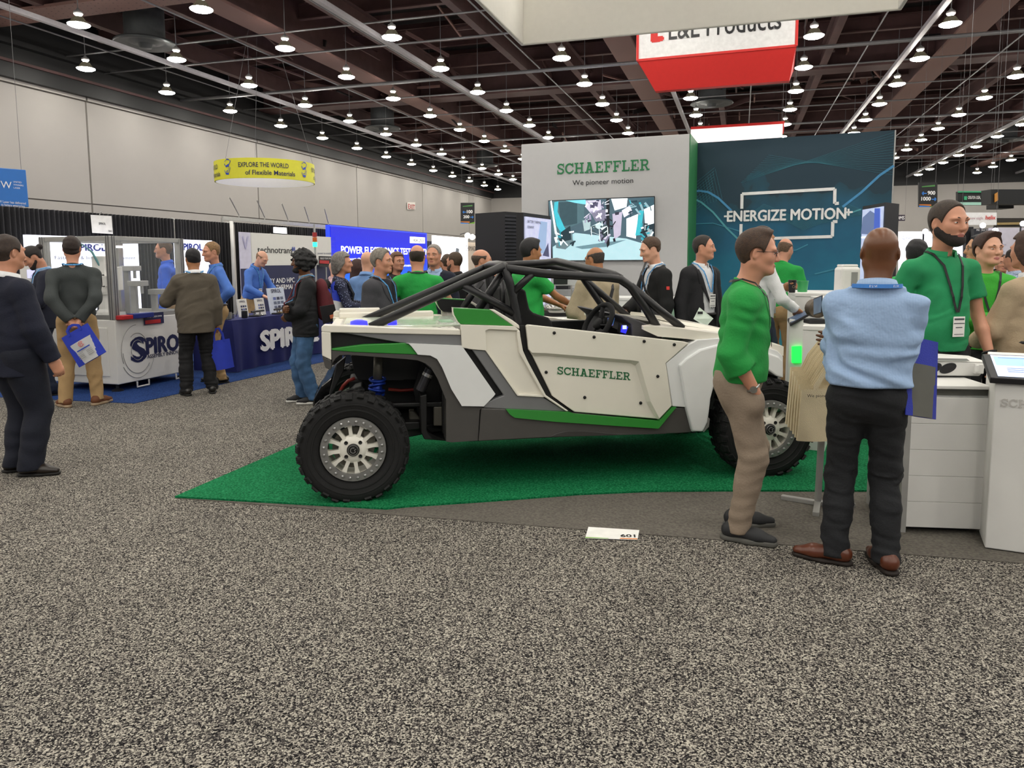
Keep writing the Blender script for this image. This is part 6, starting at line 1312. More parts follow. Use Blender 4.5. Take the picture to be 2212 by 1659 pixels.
# --- the big screen with its picture of a robot cell
tv = thing('wall_screen', 'large wall screen showing a robot cell below the SCHAEFFLER lettering', 'screen', onplane(1184, 562, a0, nw)); fb = a0 + nw * .03
q = [onplane(u, v, a0 + nw * .06, nw) for u, v in ((1187, 562), (1413.5, 562), (1413.5, 423.5), (1184, 433))]; obj('housing', MB().prism(q, -nw * .06), K_ink, tv)
pic = MB()
def px_(pts, col, k, e=1.): pic.add([onplane(u, v, a0 + nw * (.062 + .0006 * k), nw) for u, v in pts], [tuple(range(len(pts)))], emis('scr_' + col + str(e), '#' + col, e, .1))
c4 = crop(1100, 280, 3.95)
px_(c4([(372, 1116), (1236, 1110), (1236, 575), (334, 610)]), '3f5560', 0); px_(c4([(372, 1116), (1236, 1110), (1236, 1000), (1000, 930), (560, 880), (372, 1000)]), '9fc0c8', 1); px_(c4([(340, 610), (640, 600), (640, 780), (372, 900)]), '46626a', 2); px_(c4([(420, 620), (580, 612), (580, 800), (440, 830)]), '2f464e', 3)
px_(c4([(870, 590), (1010, 586), (1000, 660), (900, 690)]), 'f4ffff', 3, 1.3); px_(c4([(1000, 760), (1100, 720), (1080, 930), (1000, 910)]), 'f0fcff', 3, 1.3); px_(c4([(1150, 680), (1235, 640), (1235, 800), (1160, 820)]), 'e8f6fa', 3, 1.2)
px_(c4([(385, 620), (420, 612), (412, 700), (470, 830), (500, 880), (450, 895), (405, 820), (380, 700)]), '3aa7b8', 4); px_(c4([(350, 610), (362, 605), (410, 900), (392, 905)]), 'e6eef0', 5); px_(c4([(390, 890), (540, 880), (552, 960), (480, 1022), (400, 1010)]), '5c7076', 5); px_(c4([(420, 890), (520, 820), (530, 940), (430, 960)]), '1b2e36', 6)
px_(c4([(480, 605), (650, 598), (660, 640), (560, 625)]), '6fc3d0', 5); px_(c4([(655, 605), (780, 600), (790, 680), (700, 720), (650, 660)]), 'b8b4c6', 6); px_(c4([(690, 620), (760, 620), (750, 670), (690, 670)]), '4a4860', 7); px_(c4([(690, 700), (820, 680), (830, 770), (740, 790)]), '706e82', 6); px_(c4([(625, 775), (695, 765), (690, 850), (640, 868)]), '9ab0b4', 5); px_(c4([(690, 830), (770, 790), (835, 830), (770, 850)]), 'b0c4c8', 6); px_(c4([(765, 850), (835, 830), (830, 930), (770, 950)]), '26343a', 6)
px_(c4([(828, 588), (856, 588), (856, 980), (836, 1010), (828, 960)]), '14181e', 7); px_(c4([(880, 720), (965, 700), (950, 900), (895, 940)]), 'aaa4b8', 8); px_(c4([(900, 705), (940, 700), (935, 725), (905, 730)]), '2c2c3c', 9); px_(c4([(960, 690), (1040, 640), (1060, 700), (980, 750)]), 'd0cede', 9); px_(c4([(1030, 650), (1120, 600), (1230, 580), (1232, 640), (1060, 720)]), '2e4c58', 10); px_(c4([(1110, 690), (1150, 680), (1120, 900), (1075, 905)]), '35a3b0', 10); px_(c4([(1130, 830), (1235, 800), (1236, 990), (1150, 940)]), '182a32', 10); px_(c4([(1160, 870), (1220, 850), (1225, 950), (1190, 930)]), '8a9aa0', 11)
px_(c4([(560, 1000), (830, 960), (1000, 940), (830, 1000), (620, 1020)]), '5d7c86', 3)
rp = random.Random(5)
for bx0_, by0_, bx1_, by1_, n_, cols in ((640, 600, 840, 780, 26, ('c8c4d4', '3a3850', '8c88a0', 'eceaf4')), (385, 860, 550, 980, 16, ('1b2e36', '8fb4bc', '2a8494', 'dfe8ea')), (1120, 780, 1236, 980, 16, ('101c22', '8a9aa0', '2f93a2', 'd8e2e6')), (1020, 600, 1230, 720, 14, ('1c3640', '7fa0aa', '3aa0b0')), (780, 760, 900, 980, 16, ('1a1a26', 'b8b4c8', '6a687e')), (700, 780, 840, 930, 10, ('d8e8ea', '3a4a50'))):
    for _ in range(n_):
        x, y = rp.uniform(bx0_, bx1_), rp.uniform(by0_, by1_); a = rp.uniform(0, 3.1); l_, w_ = rp.uniform(8, 34), rp.uniform(3, 10)
        px_(c4([(min(1234, max(340, x + l_ * cos(a) * i - w_ * sin(a) * j)), min(1108, max(600, y + l_ * sin(a) * i + w_ * cos(a) * j))) for i, j in ((-1, -1), (1, -1), (1, 1), (-1, 1))]), rp.choice(cols), 11 + rp.random())
for p0_, p1_ in (((695, 830), (700, 910)), ((765, 850), (770, 950)), ((835, 830), (838, 900)), ((690, 870), (770, 900))): px_(c4([p0_, (p0_[0] + 7, p0_[1]), (p1_[0] + 7, p1_[1]), p1_]), 'cfdde0', 13)
obj('picture', pic, None, tv)['kind'] = 'stuff'
# angled info screen and louvred black cabinet at the left end of the white wall
pa, pb_ = A(1134, 700, 9.6), A(1192, 700, 10.4); pa.z = pb_.z = 0; dd = (pb_ - pa).normalized(); nn = Vector((dd.y, -dd.x, 0)); t = thing('info_screen', 'angled upright screen at the left end of the white wall reading battery thermal', 'screen', pa)
zt1 = onplane(1134, 459, pa, nn).z; obj('housing', wallbox(pa - nn * .02, dd, (pb_ - pa).length, -nn, .1, .2, zt1, None), K_ink, t); obj('picture', wallbox(pa + dd * .03, dd, (pb_ - pa).length - .06, -nn, .02, .5, zt1 - .05, None), emis('screen_lilac', '#b9bcd8', .75, .15), t)
txtP(t, 'BATTERY THERMAL', (1138, 481), (1167, 485), 475, pa, nn, K_ink, .01); txtP(t, 'RUNAWAY SENSOR'[:7], (1138, 493), (1152, 495), 487, pa, nn, K_ink, .01); obj('base', wallbox(pa - dd * .1 + nn * .2, dd, .9, -nn, .5, 0, .03, None), K_ink, t)
mb = MB(); Pq = lambda u, v, off=0: onplane(u, v, pa + nn * off, nn); mb.prism([Pq(1158, 545, .002), Pq(1178, 548, .002), Pq(1182, 480, .002), Pq(1168, 478, .002)], nn * .002, emis('scr_violet', '#8fa6c8', .7)); mb.prism([Pq(1172, 552, .004), Pq(1186, 555, .004), Pq(1184, 525, .004)], nn * .002, emis('scr_dark', '#4a4a6a', .5)); obj('picture_detail', mb, None, t)
la, lb = A(1092, 700, 10.6), A(1133, 700, 10.9); la.z = lb.z = 0; zl = A(1092, 457, 10.6).z; t = thing('louvred_cabinet', 'tall black louvred cabinet beside the angled screen', 'cabinet', la); dl2 = (lb - la).normalized(); nl2 = Vector((dl2.y, -dl2.x, 0)); obj('carcass', wallbox(la, dl2, (lb - la).length, -nl2, .6, 0, zl, None), K_ink, t)
mb = MB()
for k in range(16): z = zl - .06 - k * .05; mb.bar(la + nl2 * .012 + UP * z, lb + nl2 * .012 + UP * z, .03, .02, up=nl2)
o = obj('slat', mb, pm('slat_grey', '#34343a', .35), t); o['kind'] = 'stuff'
# --- counters of the booth behind the car
def counter(label, pts, z0, z1, mat=W_wht, top=None, name='counter'):
    t = thing(name, label, 'counter', (pts[0].x, pts[0].y, 0)); q = [Vector((p.x, p.y, 0)) for p in pts]
    obj('body', MB().hexa([p + UP * z0 for p in q], [p + UP * (z1 - .04) for p in q]), mat, t, bevel=.006); c_ = sum(q, Vector()) / 4; obj('worktop', MB().hexa([c_ + (p - c_) * 1.02 + UP * (z1 - .04) for p in q], [c_ + (p - c_) * 1.02 + UP * z1 for p in q]), top or W_wht, t, bevel=.006); return t
def cpts(u0, u1, Y0, depth, d=None):
    p = A(u0, 600, Y0); d = d or dw; n_ = Vector((d.y, -d.x, 0)); L_ = None
    q0 = Vector((p.x, p.y, 0)); r_ = ray(u1, 600); k = None
    # meet the column u1 along direction d
    M2 = np.array([[d.x, -r_.x], [d.y, -r_.y]]); sol = np.linalg.solve(M2, np.array([-q0.x, -q0.y])); q1 = q0 + d * sol[0]; return [q0, q1, q1 - n_ * depth, q0 - n_ * depth]
cb = counter('long white counter with green slatted front before the white wall', cpts(1150, 1476, 10.6, .6), .0, 1.12)
qq = cpts(1150, 1476, 10.55, .05)
for k in range(26):
    f0, f1 = k / 26 + .004, (k + 1) / 26 - .004; obj('front_slat', MB().hexa([qq[0].lerp(qq[1], f0) + UP * .1, qq[0].lerp(qq[1], f1) + UP * .1, qq[3].lerp(qq[2], f1) + UP * .1, qq[3].lerp(qq[2], f0) + UP * .1], [qq[0].lerp(qq[1], f0) + UP * .98, qq[0].lerp(qq[1], f1) + UP * .98, qq[3].lerp(qq[2], f1) + UP * .98, qq[3].lerp(qq[2], f0) + UP * .98]), pm('slat_green', '#8fb09a', .5), cb)
ct = counter('white exhibit table right behind the buggy cage', cpts(1152, 1316, 9.2, .8), .0, .93, name='exhibit_table')
p = A(1217, 642, 10.8); p.z = 1.12; t = thing('test_instrument', 'grey instrument with a dark screen on the long white counter', 'instrument', p); obj('base', MB().box(p + UP * .05, (.36, .3, .10)), pm('instrument_grey', '#8b8d8e', .4), t, bevel=.01); obj('stand', MB().box(p + UP * .13, (.22, .2, .06)), K_ink, t, bevel=.01); obj('casing', MB().box(p + Vector((.02, 0, .29)), (.34, .24, .28)), pm('instrument_light', '#b9bcb8', .4), t, bevel=.012); obj('screen', MB().box(p + Vector((-.05, -.125, .29)), (.2, .012, .24)), pm('dark_glass', '#26302e', .15), t)
p = A(1205, 676, 9.4); p.z = .93; t = thing('battery_module', 'silver battery module with clear cover on the exhibit table', 'exhibit', p); obj('tray', MB().box(p + UP * .025, (.42, .3, .05)), K_ink, t, bevel=.006); obj('cover', MB().lathe([(.20, 0), (.20, .06), (.16, .12), (.0, .13)], c=p + UP * .05, n=20), K_tin, t, smooth=True)
t = thing('orange_sample', 'orange plastic sample on the exhibit table', 'exhibit', p - Vector((.4, 0, 0))); obj('body', MB().box(p + Vector((-.4, 0, .03)), (.16, .1, .06)), pm('sample_orange', '#e06a35', .4), t, bevel=.015); obj('lead', MB().tube([p + Vector((-.33, 0, .03)), p + Vector((-.27, .02, .05)), p + Vector((-.22, 0, .02))], .008, n=6), K_ink, t)
p = A(1231, 690, 9.25); p.z = .93; t = thing('acrylic_guard', 'clear upright acrylic guard on the exhibit table', 'guard', p); obj('sheet', MB().box(p + UP * .2, (.012, .4, .4)), K_glass, t); obj('edge_strip', MB().box(p + Vector((0, -.2, .2)), (.016, .012, .4)), K_alu, t)
# right of the green sweater: plinths, kiosk, cups
cw = counter('white waist high plinth in front of the teal wall', [A(1716, 700, 8.0), A(1784, 700, 7.85), A(1800, 700, 8.6), A(1700, 700, 8.75)], 0, 1.27, name='plinth'); 
pz = A(1733, 632, 8.2); pz.z = 1.27; t = thing('green_beaker', 'small green beaker standing on the white plinth', 'cup', pz); obj('cup', MB().lathe([(0, 0), (.05, 0), (.062, .12), (.056, .12), (.046, .01), (0, .01)], c=pz, n=16, cap=False), pm('beaker_green', '#3a9a58', .3), t, autos=40); obj('rim', MB().tube([pz + Vector((.06 * cos(a), .06 * sin(a), .12)) for a in np.linspace(0, 2 * pi, 18)[:-1]], .004, closed=True, n=6), MATS['beaker_green'], t)
pk = G(1716, 850); kq = [A(1701, 800, 7.4), A(1734, 800, 7.3), A(1738, 800, 7.55), A(1705, 800, 7.65)]; kz = A(1705, 690, 7.4).z
t = thing('tablet_kiosk', 'slim white kiosk with slanted tablet and green lit window', 'kiosk', (kq[0].x, kq[0].y, 0)); q0 = [Vector((p.x, p.y, 0)) for p in kq]; obj('column', MB().hexa(q0, [p + UP * kz for p in q0]), W_wht, t, bevel=.006)
q = [A(1707, 700, 7.34), A(1750, 676, 7.28), A(1742, 669, 7.5), A(1701, 688, 7.56)]; obj('tablet', MB().prism(q, (0, 0, -.025)), K_ink, t, bevel=.004); cq = sum(q, Vector()) / 4; obj('tablet_screen', MB().prism([cq + (p - cq) * .86 + UP * .001 for p in q], (0, 0, .002)), emis('tablet_glow', '#4a5a70', .5, .4), t)
fq = [A(1710, 783, 7.36), A(1729, 783, 7.31), A(1729, 747, 7.31), A(1710, 748, 7.36)]; obj('lit_window', MB().prism([p - Vector((0, .03, 0)) for p in fq], (0, .03, 0)), emis('kiosk_green', '#22f04a', 1.6), t)
bq = [A(1733, 755, 6.2), A(1790, 755, 6.1), A(1800, 755, 6.7), A(1740, 755, 6.8)]; zb0, zb1 = A(1733, 752, 6.2).z, A(1733, 703, 6.2).z; t = counter('white floating exhibit block behind the canvas bags', bq, .0, zb1, name='plinth')
p = A(1762, 684, 6.4); p.z = zb1; t = thing('motor_exhibit', 'dark cast motor exhibit on the white block', 'exhibit', p); obj('foot', MB().box(p + UP * .02, (.16, .14, .04)), K_ink, t, bevel=.006); obj('housing', MB().lathe([(.05, 0), (.08, .02), (.08, .12), (.05, .15), (0, .15)], c=p + Vector((0, -.07, .13)), n=18, axis='y'), pm('motor_brown', '#5c5246', .4, metal=.5), t, autos=40)
p = A(1830, 590, 7.4); t = thing('white_canister', 'white squarish canister exhibit behind the blue shirted man', 'exhibit', (p.x, p.y, 1.2)); obj('body', MB().box((p.x, p.y, 1.40), (.19, .19, .30)), W_wht, t, bevel=.03, seg=3); obj('vent', MB().box((p.x + .03, p.y - .096, 1.42), (.06, .01, .16)), pm('vent_grey', '#8e8e8c', .5), t); obj('lid', MB().box((p.x, p.y, 1.56), (.15, .15, .03)), W_wht, t, bevel=.01)
counter('white pillar plinth under the canister', [Vector((p.x - .25, p.y - .2, 0)), Vector((p.x + .25, p.y - .2, 0)), Vector((p.x + .25, p.y + .25, 0)), Vector((p.x - .25, p.y + .25, 0))], 0, 1.25, name='plinth')
# totem screen at the right end of the teal wall
pa, pb_, pc = A(1855, 640, 8.6), A(1904, 640, 8.0), A(1933, 640, 8.25); pa.z = pb_.z = pc.z = 0; d_ = (pb_ - pa).normalized(); n_ = Vector((d_.y, -d_.x, 0)); zt1, zt0 = A(1904, 437, 8.0).z, .15; t = thing('totem_screen', 'upright screen with black side at the right end of the teal wall', 'screen', pa)
obj('housing', MB().hexa([p + UP * zt0 for p in (pa, pb_, pc, pa + (pc - pb_))], [p + UP * zt1 for p in (pa, pb_, pc, pa + (pc - pb_))]), K_ink, t); obj('picture', wallbox(pa + n_ * .012 + d_ * .03, d_, (pb_ - pa).length - .06, -n_, .01, .4, zt1 - .04, None), emis('screen_pale_blue', '#a9b4d0', .8, .2), t); obj('base', MB().box(((pa + pc) / 2).xyz[:2] + (.075,) if False else ((pa.x + pc.x) / 2, (pa.y + pc.y) / 2, .075), (.7, .5, .15)), K_ink, t)
mb = MB(); Pq = lambda u, v: onplane(u, v, pa + n_ * .016, n_); mb.prism([Pq(1860, 505), Pq(1895, 508), Pq(1898, 466), Pq(1880, 455), Pq(1864, 470)], n_ * .002, emis('scr_slate', '#5a6a90', .7)); mb.prism([Pq(1884, 600), Pq(1900, 600), Pq(1901, 450), Pq(1890, 450)], n_ * .003, emis('scr_blue2', '#3a55b0', .7)); mb.prism([Pq(1861, 515), Pq(1900, 513), Pq(1900, 509), Pq(1861, 511)], n_ * .004, emis('scr_w', '#e0e6f4', .9)); obj('picture_detail', mb, None, t)
# --- white reception counters at the right
cA0, cA1 = G(1956, 1152), G(2127, 1158); dc = (cA1 - cA0).normalized(); nc = Vector((dc.y, -dc.x, 0)); zt2 = onplane(1985, 832, cA0, nc).z
t = thing('reception_counter', 'white panelled reception counter with a device on top', 'counter', cA0); Lc = (cA1 - cA0).length; obj('body', wallbox(cA0 + dc * .0 - nc * .03, dc, Lc - .01, -nc, .52, .03, zt2 - .05, None), W_wht, t)
zs = [.04 + (zt2 - .11) * k / 5 for k in range(6)]
for k in range(5): obj('front_panel', wallbox(cA0, dc, Lc - .01, -nc, .03, zs[k] + .0008, zs[k + 1] - .0008, None), W_wht, t, bevel=.0015)
obj('dark_band', wallbox(cA0 - nc * .02, dc, Lc - .01, -nc, .52, zt2 - .06, zt2 - .02, None), pm('band_grey', '#55554f', .5), t); obj('worktop', wallbox(cA0 + nc * .01 - dc * .02, dc, Lc + .01, -nc, .58, zt2 - .02, zt2, None), W_wht, t, bevel=.004); obj('side_panel', wallbox(cA0 - dc * .035 - nc * .0, dc, .035, -nc, .55, 0, zt2 - .06, None), pm('panel_grey', '#9d9c98', .5), t)  # dark grey band set back beneath the worktop, then worktop and side panel
obj('plinth_base', wallbox(cA0 + dc * .05 - nc * .08, dc, Lc - .1, -nc, .4, 0, .04, None), K_ink, t)
k0 = G(2127, 1187); k1_ = G(2212, 1199); dk_ = (k1_ - k0).normalized(); nk_ = Vector((dk_.y, -dk_.x, 0)); zk = onplane(2142, 818, k0, nk_).z
t = thing('screen_kiosk', 'white kiosk with slanted touch screen at the right edge', 'kiosk', k0); q0 = [k0, k0 + dk_ * .75, k0 + dk_ * .75 - nk_ * .38, k0 - nk_ * .38]; obj('body', MB().hexa([p + UP * .01 for p in q0], [p + UP * (zk - .0 + (.0 if i < 2 else .11)) for i, p in enumerate(q0)]), W_wht, t, bevel=.006)
mb = slabword(MB(), 'SCHAEFFLER', onplane(2161, 878, k0, nk_), dk_, UP, .42, .045, pm('faint_grey', '#c0bdb8', .5), off=.004); obj('lettering', mb, None, t)
q = [onplane(2139, 815.5, k0 + nk_ * .03, nk_), onplane(2139, 815.5, k0 + nk_ * .03, nk_) + dk_ * .62, A(2121, 764, 4.3) + dk_ * .66, A(2121, 764, 4.3)]; sN = (q[1] - q[0]).cross(q[3] - q[0]).normalized(); obj('screen_frame', MB().prism(q, -sN * .035), K_ink, t, bevel=.005); cq = sum(q, Vector()) / 4
sq = [cq + (p - cq) * k + sN * .002 for p, k in zip(q, (.88,) * 4)]; obj('touch_screen', MB().prism(sq, sN * .001), emis('touch_glow', '#c9d4ee', .95, .02), t)
mb = MB(); ux_, uy2 = sq[1] - sq[0], sq[3] - sq[0]; f_ = lambda a, b: sq[0] + ux_ * a + uy2 * b + sN * .002
mb.prism([f_(.02, .5), f_(.98, .5), f_(.98, .92), f_(.02, .92)], sN * .0006, emis('touch_blue', '#8fb0da', .9, .05))
for a, b, c_ in ((.06, .85, .3), (.1, .36, .22), (.1, .28, .2), (.1, .2, .24), (.5, .36, .3), (.5, .25, .2)): mb.prism([f_(a, b), f_(a + c_, b), f_(a + c_, b + .025), f_(a, b + .025)], sN * .001, emis('touch_ink', '#6f86b4', .6, .05))
obj('screen_text', mb, None, t)
# device on the counter
p = onplane(2024, 803, cA0 - nc * .3, nc); p = Vector((p.x, p.y, zt2)); t = thing('inverter_unit', 'white cast inverter unit with two dark round ports on the counter', 'exhibit', p); X_, Y_ = dc, -nc; s_ = lambda x, y, z: p + X_ * x + Y_ * y + UP * z; LL = .29
x0 = -.06
obj('lower_casing', MB().hexa([s_(x0, .0, .012), s_(LL - .04, .0, .012), s_(LL, .16, .012), s_(x0, .16, .012)], [s_(x0, .0, .10), s_(LL, -.01, .10), s_(LL, .18, .10), s_(x0, .18, .10)]), W_wht, t, bevel=.008); obj('lid', MB().hexa([s_(x0, -.005, .10), s_(LL, -.015, .10), s_(LL, .19, .10), s_(x0, .19, .10)], [s_(x0, .03, .135), s_(LL - .06, .05, .12), s_(LL - .04, .16, .12), s_(x0, .15, .14)]), W_wht, t, bevel=.006); obj('seal_strip', MB().prism([s_(x0, -.012, .108), s_(LL * .62, -.014, .108), s_(LL * .58, -.0, .120), s_(x0, 0, .122)], -Y_ * .002), pm('seal_grey', '#6a6d68', .5), t)
for xx in (.02, .105): 
    ring = MB(); ring.add([s_(xx - .045 + .045 * cos(a) + .02 * sin(a), -.006, .06 + .034 * sin(a)) for a in np.linspace(0, 2 * pi, 22)[:-1]], [tuple(range(21))], K_ink); ring.add([s_(xx - .045 + .03 * cos(a) + .012 * sin(a), -.008, .06 + .02 * sin(a)) for a in np.linspace(0, 2 * pi, 22)[:-1]], [tuple(range(21))], pm('port_dark', '#1e1c20', .2)); obj('round_port', ring, None, t)
obj('side_bracket', MB().box(s_(LL - .055, -.01, .06), (.05, .03, .06), None).cyl(s_(LL - .07, -.02, .04), s_(LL - .07, -.02, .085), .012), W_wht, t, bevel=.004); o = obj('rubber_foot', MB().box(s_(.08, .08, .006), (.26, .12, .012)), K_ink, t)
# --- stand with canvas tote bags
bs = G(1766, 1093); K_gst = pm('stand_grey', '#a3a29e', .4, metal=.2); t = thing('bag_stand', 'grey steel stand on a three armed foot behind the blue shirted man', 'stand', bs)
zp = onplane(1785, 740, bs, (0, 1, 0)).z; tp_ = Vector((bs.x + .02, bs.y, zp)); obj('post', MB().bar(bs + UP * .02, tp_, .035, .035), K_gst, t, bevel=.004)
for e in (G(1688, 1079), G(1762, 1117), G(1846, 1096)): obj('foot_arm', MB().bar(Vector((bs.x, bs.y, .022)), Vector((e.x, e.y, .018)), .04, .03), K_gst, t, bevel=.004)
obj('top_arm', MB().cyl(tp_ - Vector((0, .34, 0)), tp_ + Vector((0, .12, 0)), .012), K_gst, t)
K_can = cloth('canvas', '#dccdab', .9, .35, 260, .06); bw, bh = .31, .32
zb_ = onplane(1740, 944, bs + Vector((0, -.2, 0)), (0, 1, 0)).z
for k in range(6):
    y0 = -.30 + k * .065; dx_k = -.035 * k - .01 * (k % 2); top_z = zb_ + bh + .012 * k; bxl = A(1734 - 5 * k, 800, bs.y + y0).x
    lb_ = ['front canvas tote bag printed We pioneer motion on the grey stand', 'second canvas tote bag from the front on the grey stand', 'third canvas tote bag from the front on the grey stand', 'fourth canvas tote bag from the front on the grey stand', 'fifth canvas tote bag from the front on the grey stand', 'rearmost canvas tote bag on the grey stand'][k]
    tg_ = thing('tote_bag', lb_, 'bag', (bxl, bs.y + y0, zb_), group='canvas tote bags on the stand'); rws = []
    for i in range(9):
        f = i / 8; r_ = []
        for j in range(13):
            g_ = j / 12; r_.append(Vector((bxl + g_ * bw + .012 * (1 - f) * (1 - 2 * g_) - .03 * (1 - f) * (1 - g_) , bs.y + y0 - .020 * sin(pi * g_) * (1 - f * .7) - .008 * sin(7 * g_ + k + 3 * f) * (1 - f), zb_ + .006 * k + f * (top_z - zb_))))
        rws.append(r_)
    bk = [[p + Vector((0, .02 + .018 * sin(pi * j / 12) * (1 - i / 8), 0)) for j, p in enumerate(r_)] for i, r_ in enumerate(rws)]
    mb = MB().grid(rws); mb.grid(bk); mb.grid([[r_[0] for r_ in rws], [r_[0] for r_ in bk]]); mb.grid([[r_[-1] for r_ in rws], [r_[-1] for r_ in bk]]); mb.grid([rws[0], bk[0]])
    obj('body', mb, K_can, tg_, smooth=True)
    for yy in (0., .02):
        xa, xb = bxl + bw * .27, bxl + bw * .73; xm = (bs.x + .02); pth = [Vector((xa, bs.y + y0 + yy, top_z - .05)), Vector((xa, bs.y + y0 + yy, top_z + .02)), Vector((xa + (xm - xa) * .3, bs.y + y0 + yy, top_z + .11)), Vector((xm - .015, bs.y + y0 + yy, zp + .014)), Vector((xm + .015, bs.y + y0 + yy, zp + .014)), Vector((xb + (xm - xb) * .3, bs.y + y0 + yy, top_z + .11)), Vector((xb, bs.y + y0 + yy, top_z + .02)), Vector((xb, bs.y + y0 + yy, top_z - .05))]
        obj('handle', ribbon([tuple(p) for p in pth], .03, [(0, -1, .01)] * 8, .003), K_can, tg_)
    if k == 0:
        p_ = A(1743, 858, bs.y + y0 - .032); mb = letters(MB(), 'We pioneer motion', p_, (1, 0, 0), (0, 0, 1), width=.235, height=.020, mat=K_ink); obj('lettering', mb, None, tg_)
# --- right background: lit booths and banners far down the hall
def farpanel(label, u0, u1, v0, v1, Y, mat, name='booth_display', th=.1, legs=True, cat='display panel'):
    t = thing(name, label, cat, A(u0, v1, Y)); q = [A(u, v, Y) for u, v in ((u0, v1), (u1, v1), (u1, v0), (u0, v0))]; obj('panel', MB().prism(q, (0, th, 0)), mat, t)
    if legs:
        for p in q[:2]: obj('leg', MB().bar(Vector((p.x, p.y + th / 2, 0)), p + Vector((0, th / 2, 0)), .06, .06), K_ink, t)
    return t, q
def ftext(t, s, u0, u1, v, vt, Y, mat, w_=0.): p, q = A(u0, v, Y), A(u1, v, Y); mb = letters(MB(), s, p, (1, 0, 0), UP, width=(q - p).length, height=A(u0, vt, Y).z - p.z, mat=mat, weight=w_, off=.02); obj('lettering', mb, None, t)
t, q = farpanel('bright white lit panel left of the bearded man', 1946, 2014, 500, 640, 15, MATS['backlit_bright']); ftext(t, 'Clevr', 1948, 1968, 517, 509, 15, K_inkb)
t, q = farpanel('white lit panel right behind the bearded man', 2058, 2086, 488, 620, 15.5, W_lit); farpanel('dark booth frame right of the bearded man', 2086, 2103, 490, 640, 15.2, K_ink)
t, q = farpanel('dark product screen under the white banner', 2104, 2139, 494, 530, 15, pm('screen_dark', '#23262c', .3)); ftext(t, 'PRODUCTS', 2108, 2133, 499, 495, 15, K_wprint)
t, q = farpanel('pale lilac booth wall at the right edge', 2142, 2230, 492, 690, 14.5, pm('wall_lilac', '#cfcbd8', .5)); ftext(t, 'solutions', 2155, 2172, 530, 526, 14.5, pm('ink_violet', '#7f7a9a', .5)); ftext(t, 'systems', 2155, 2168, 545, 541, 14.5, MATS['ink_violet'])
t, q = farpanel('white overhead banner with red helix lettering', 2078, 2153, 459, 486, 17, K_wprint, name='hanging_banner', legs=False, cat='hanging sign'); ftext(t, 'helix', 2128, 2149, 474, 465, 17, pm('ink_red2', '#d4453f', .5), .04); ftext(t, 'new eagle', 2094, 2122, 474, 468, 17, pm('ink_rose', '#b88a94', .5)); [cable(t, p) for p in q[2:]]
t, q = farpanel('dark sign ending in rooms beside the black totem', 1915, 1955, 464, 477, 30, pm('sign_plum', '#3a3040', .5), name='wayfinding_sign', legs=False, cat='sign'); ftext(t, 'ROOMS', 1923, 1953, 474.5, 466.5, 30, K_wprint, .03); [cable(t, p) for p in q[2:]]
t, q = farpanel('black banner with green stripes lettered OKAYA USA, INC.', 2069, 2146, 414, 443, 22, pm('banner_black', '#16181a', .5), name='hanging_banner', legs=False, cat='hanging sign'); ftext(t, 'OKAYA USA, INC.', 2090, 2128, 430, 423, 22, K_wprint, .03); [cable(t, p) for p in q[2:]]
for v0, v1, c_ in ((413, 416, pm('stripe_green', '#3fae7c', .5)), (437, 443, pm('stripe_mint', '#a8d8c8', .5))): qq2 = [A(u, v, 21.98) for u, v in ((2069, v1), (2146, v1), (2146, v0), (2069, v0))]; obj('stripe', MB().prism(qq2, (0, -.02, 0)), c_, t)
qq2 = [A(u, v, 21.97) for u, v in ((2082, 432), (2088, 432), (2088, 424), (2082, 424))]; obj('emblem', MB().prism(qq2, (0, -.02, 0)), MATS['stripe_green'], t)
t, q = farpanel('black box shaped hanging sign with orange mark at the upper right', 2141, 2240, 409, 441, 19, pm('banner_black', '#16181a', .5), name='hanging_sign', th=.4, legs=False, cat='hanging sign'); qq2 = [A(u, v, 18.98) for u, v in ((2148, 437), (2155, 433), (2155, 415), (2148, 419))]; obj('emblem', MB().prism(qq2, (0, -.02, 0)), pm('mark_orange', '#c98a3a', .5), t); [cable(t, p) for p in q[2:]]; qq2 = [A(u, v, 19.5) for u, v in ((2157, 450), (2190, 450), (2190, 441), (2157, 441))]; obj('lower_box', MB().prism(qq2, (0, .5, 0)), MATS['banner_black'], t)
t, q = farpanel('dark truss header over the far right booths', 2152, 2230, 471, 490, 18, pm('header_dark', '#2a2620', .5), name='booth_header'); obj('gold_panel', MB().prism([A(2154, 486, 17.95), A(2205, 485, 17.95), A(2205, 480, 17.95), A(2154, 481, 17.95)], (0, -.02, 0)), pm('gold_panel', '#a08a5a', .5), t)
for k_, (u, v) in enumerate(((1999, 500), (2123, 487), (2150, 498), (2210, 483))):
    p = A(u, v, 14.); t = thing('spot_lamp', ['bright spot lamp behind the bearded man', 'small spot lamp under the white banner', 'spot lamp above the young man in green', 'spot lamp at the right edge under the header'][k_], 'lamp', p); obj('lens', MB().ball(p, .05), emis('spot_glow', '#f4f0ff', 9.), t, smooth=True); obj('stem', MB().cyl(p + Vector((0, .06, 0)), Vector((p.x, p.y + .06, 0)), .015), K_ink, t)
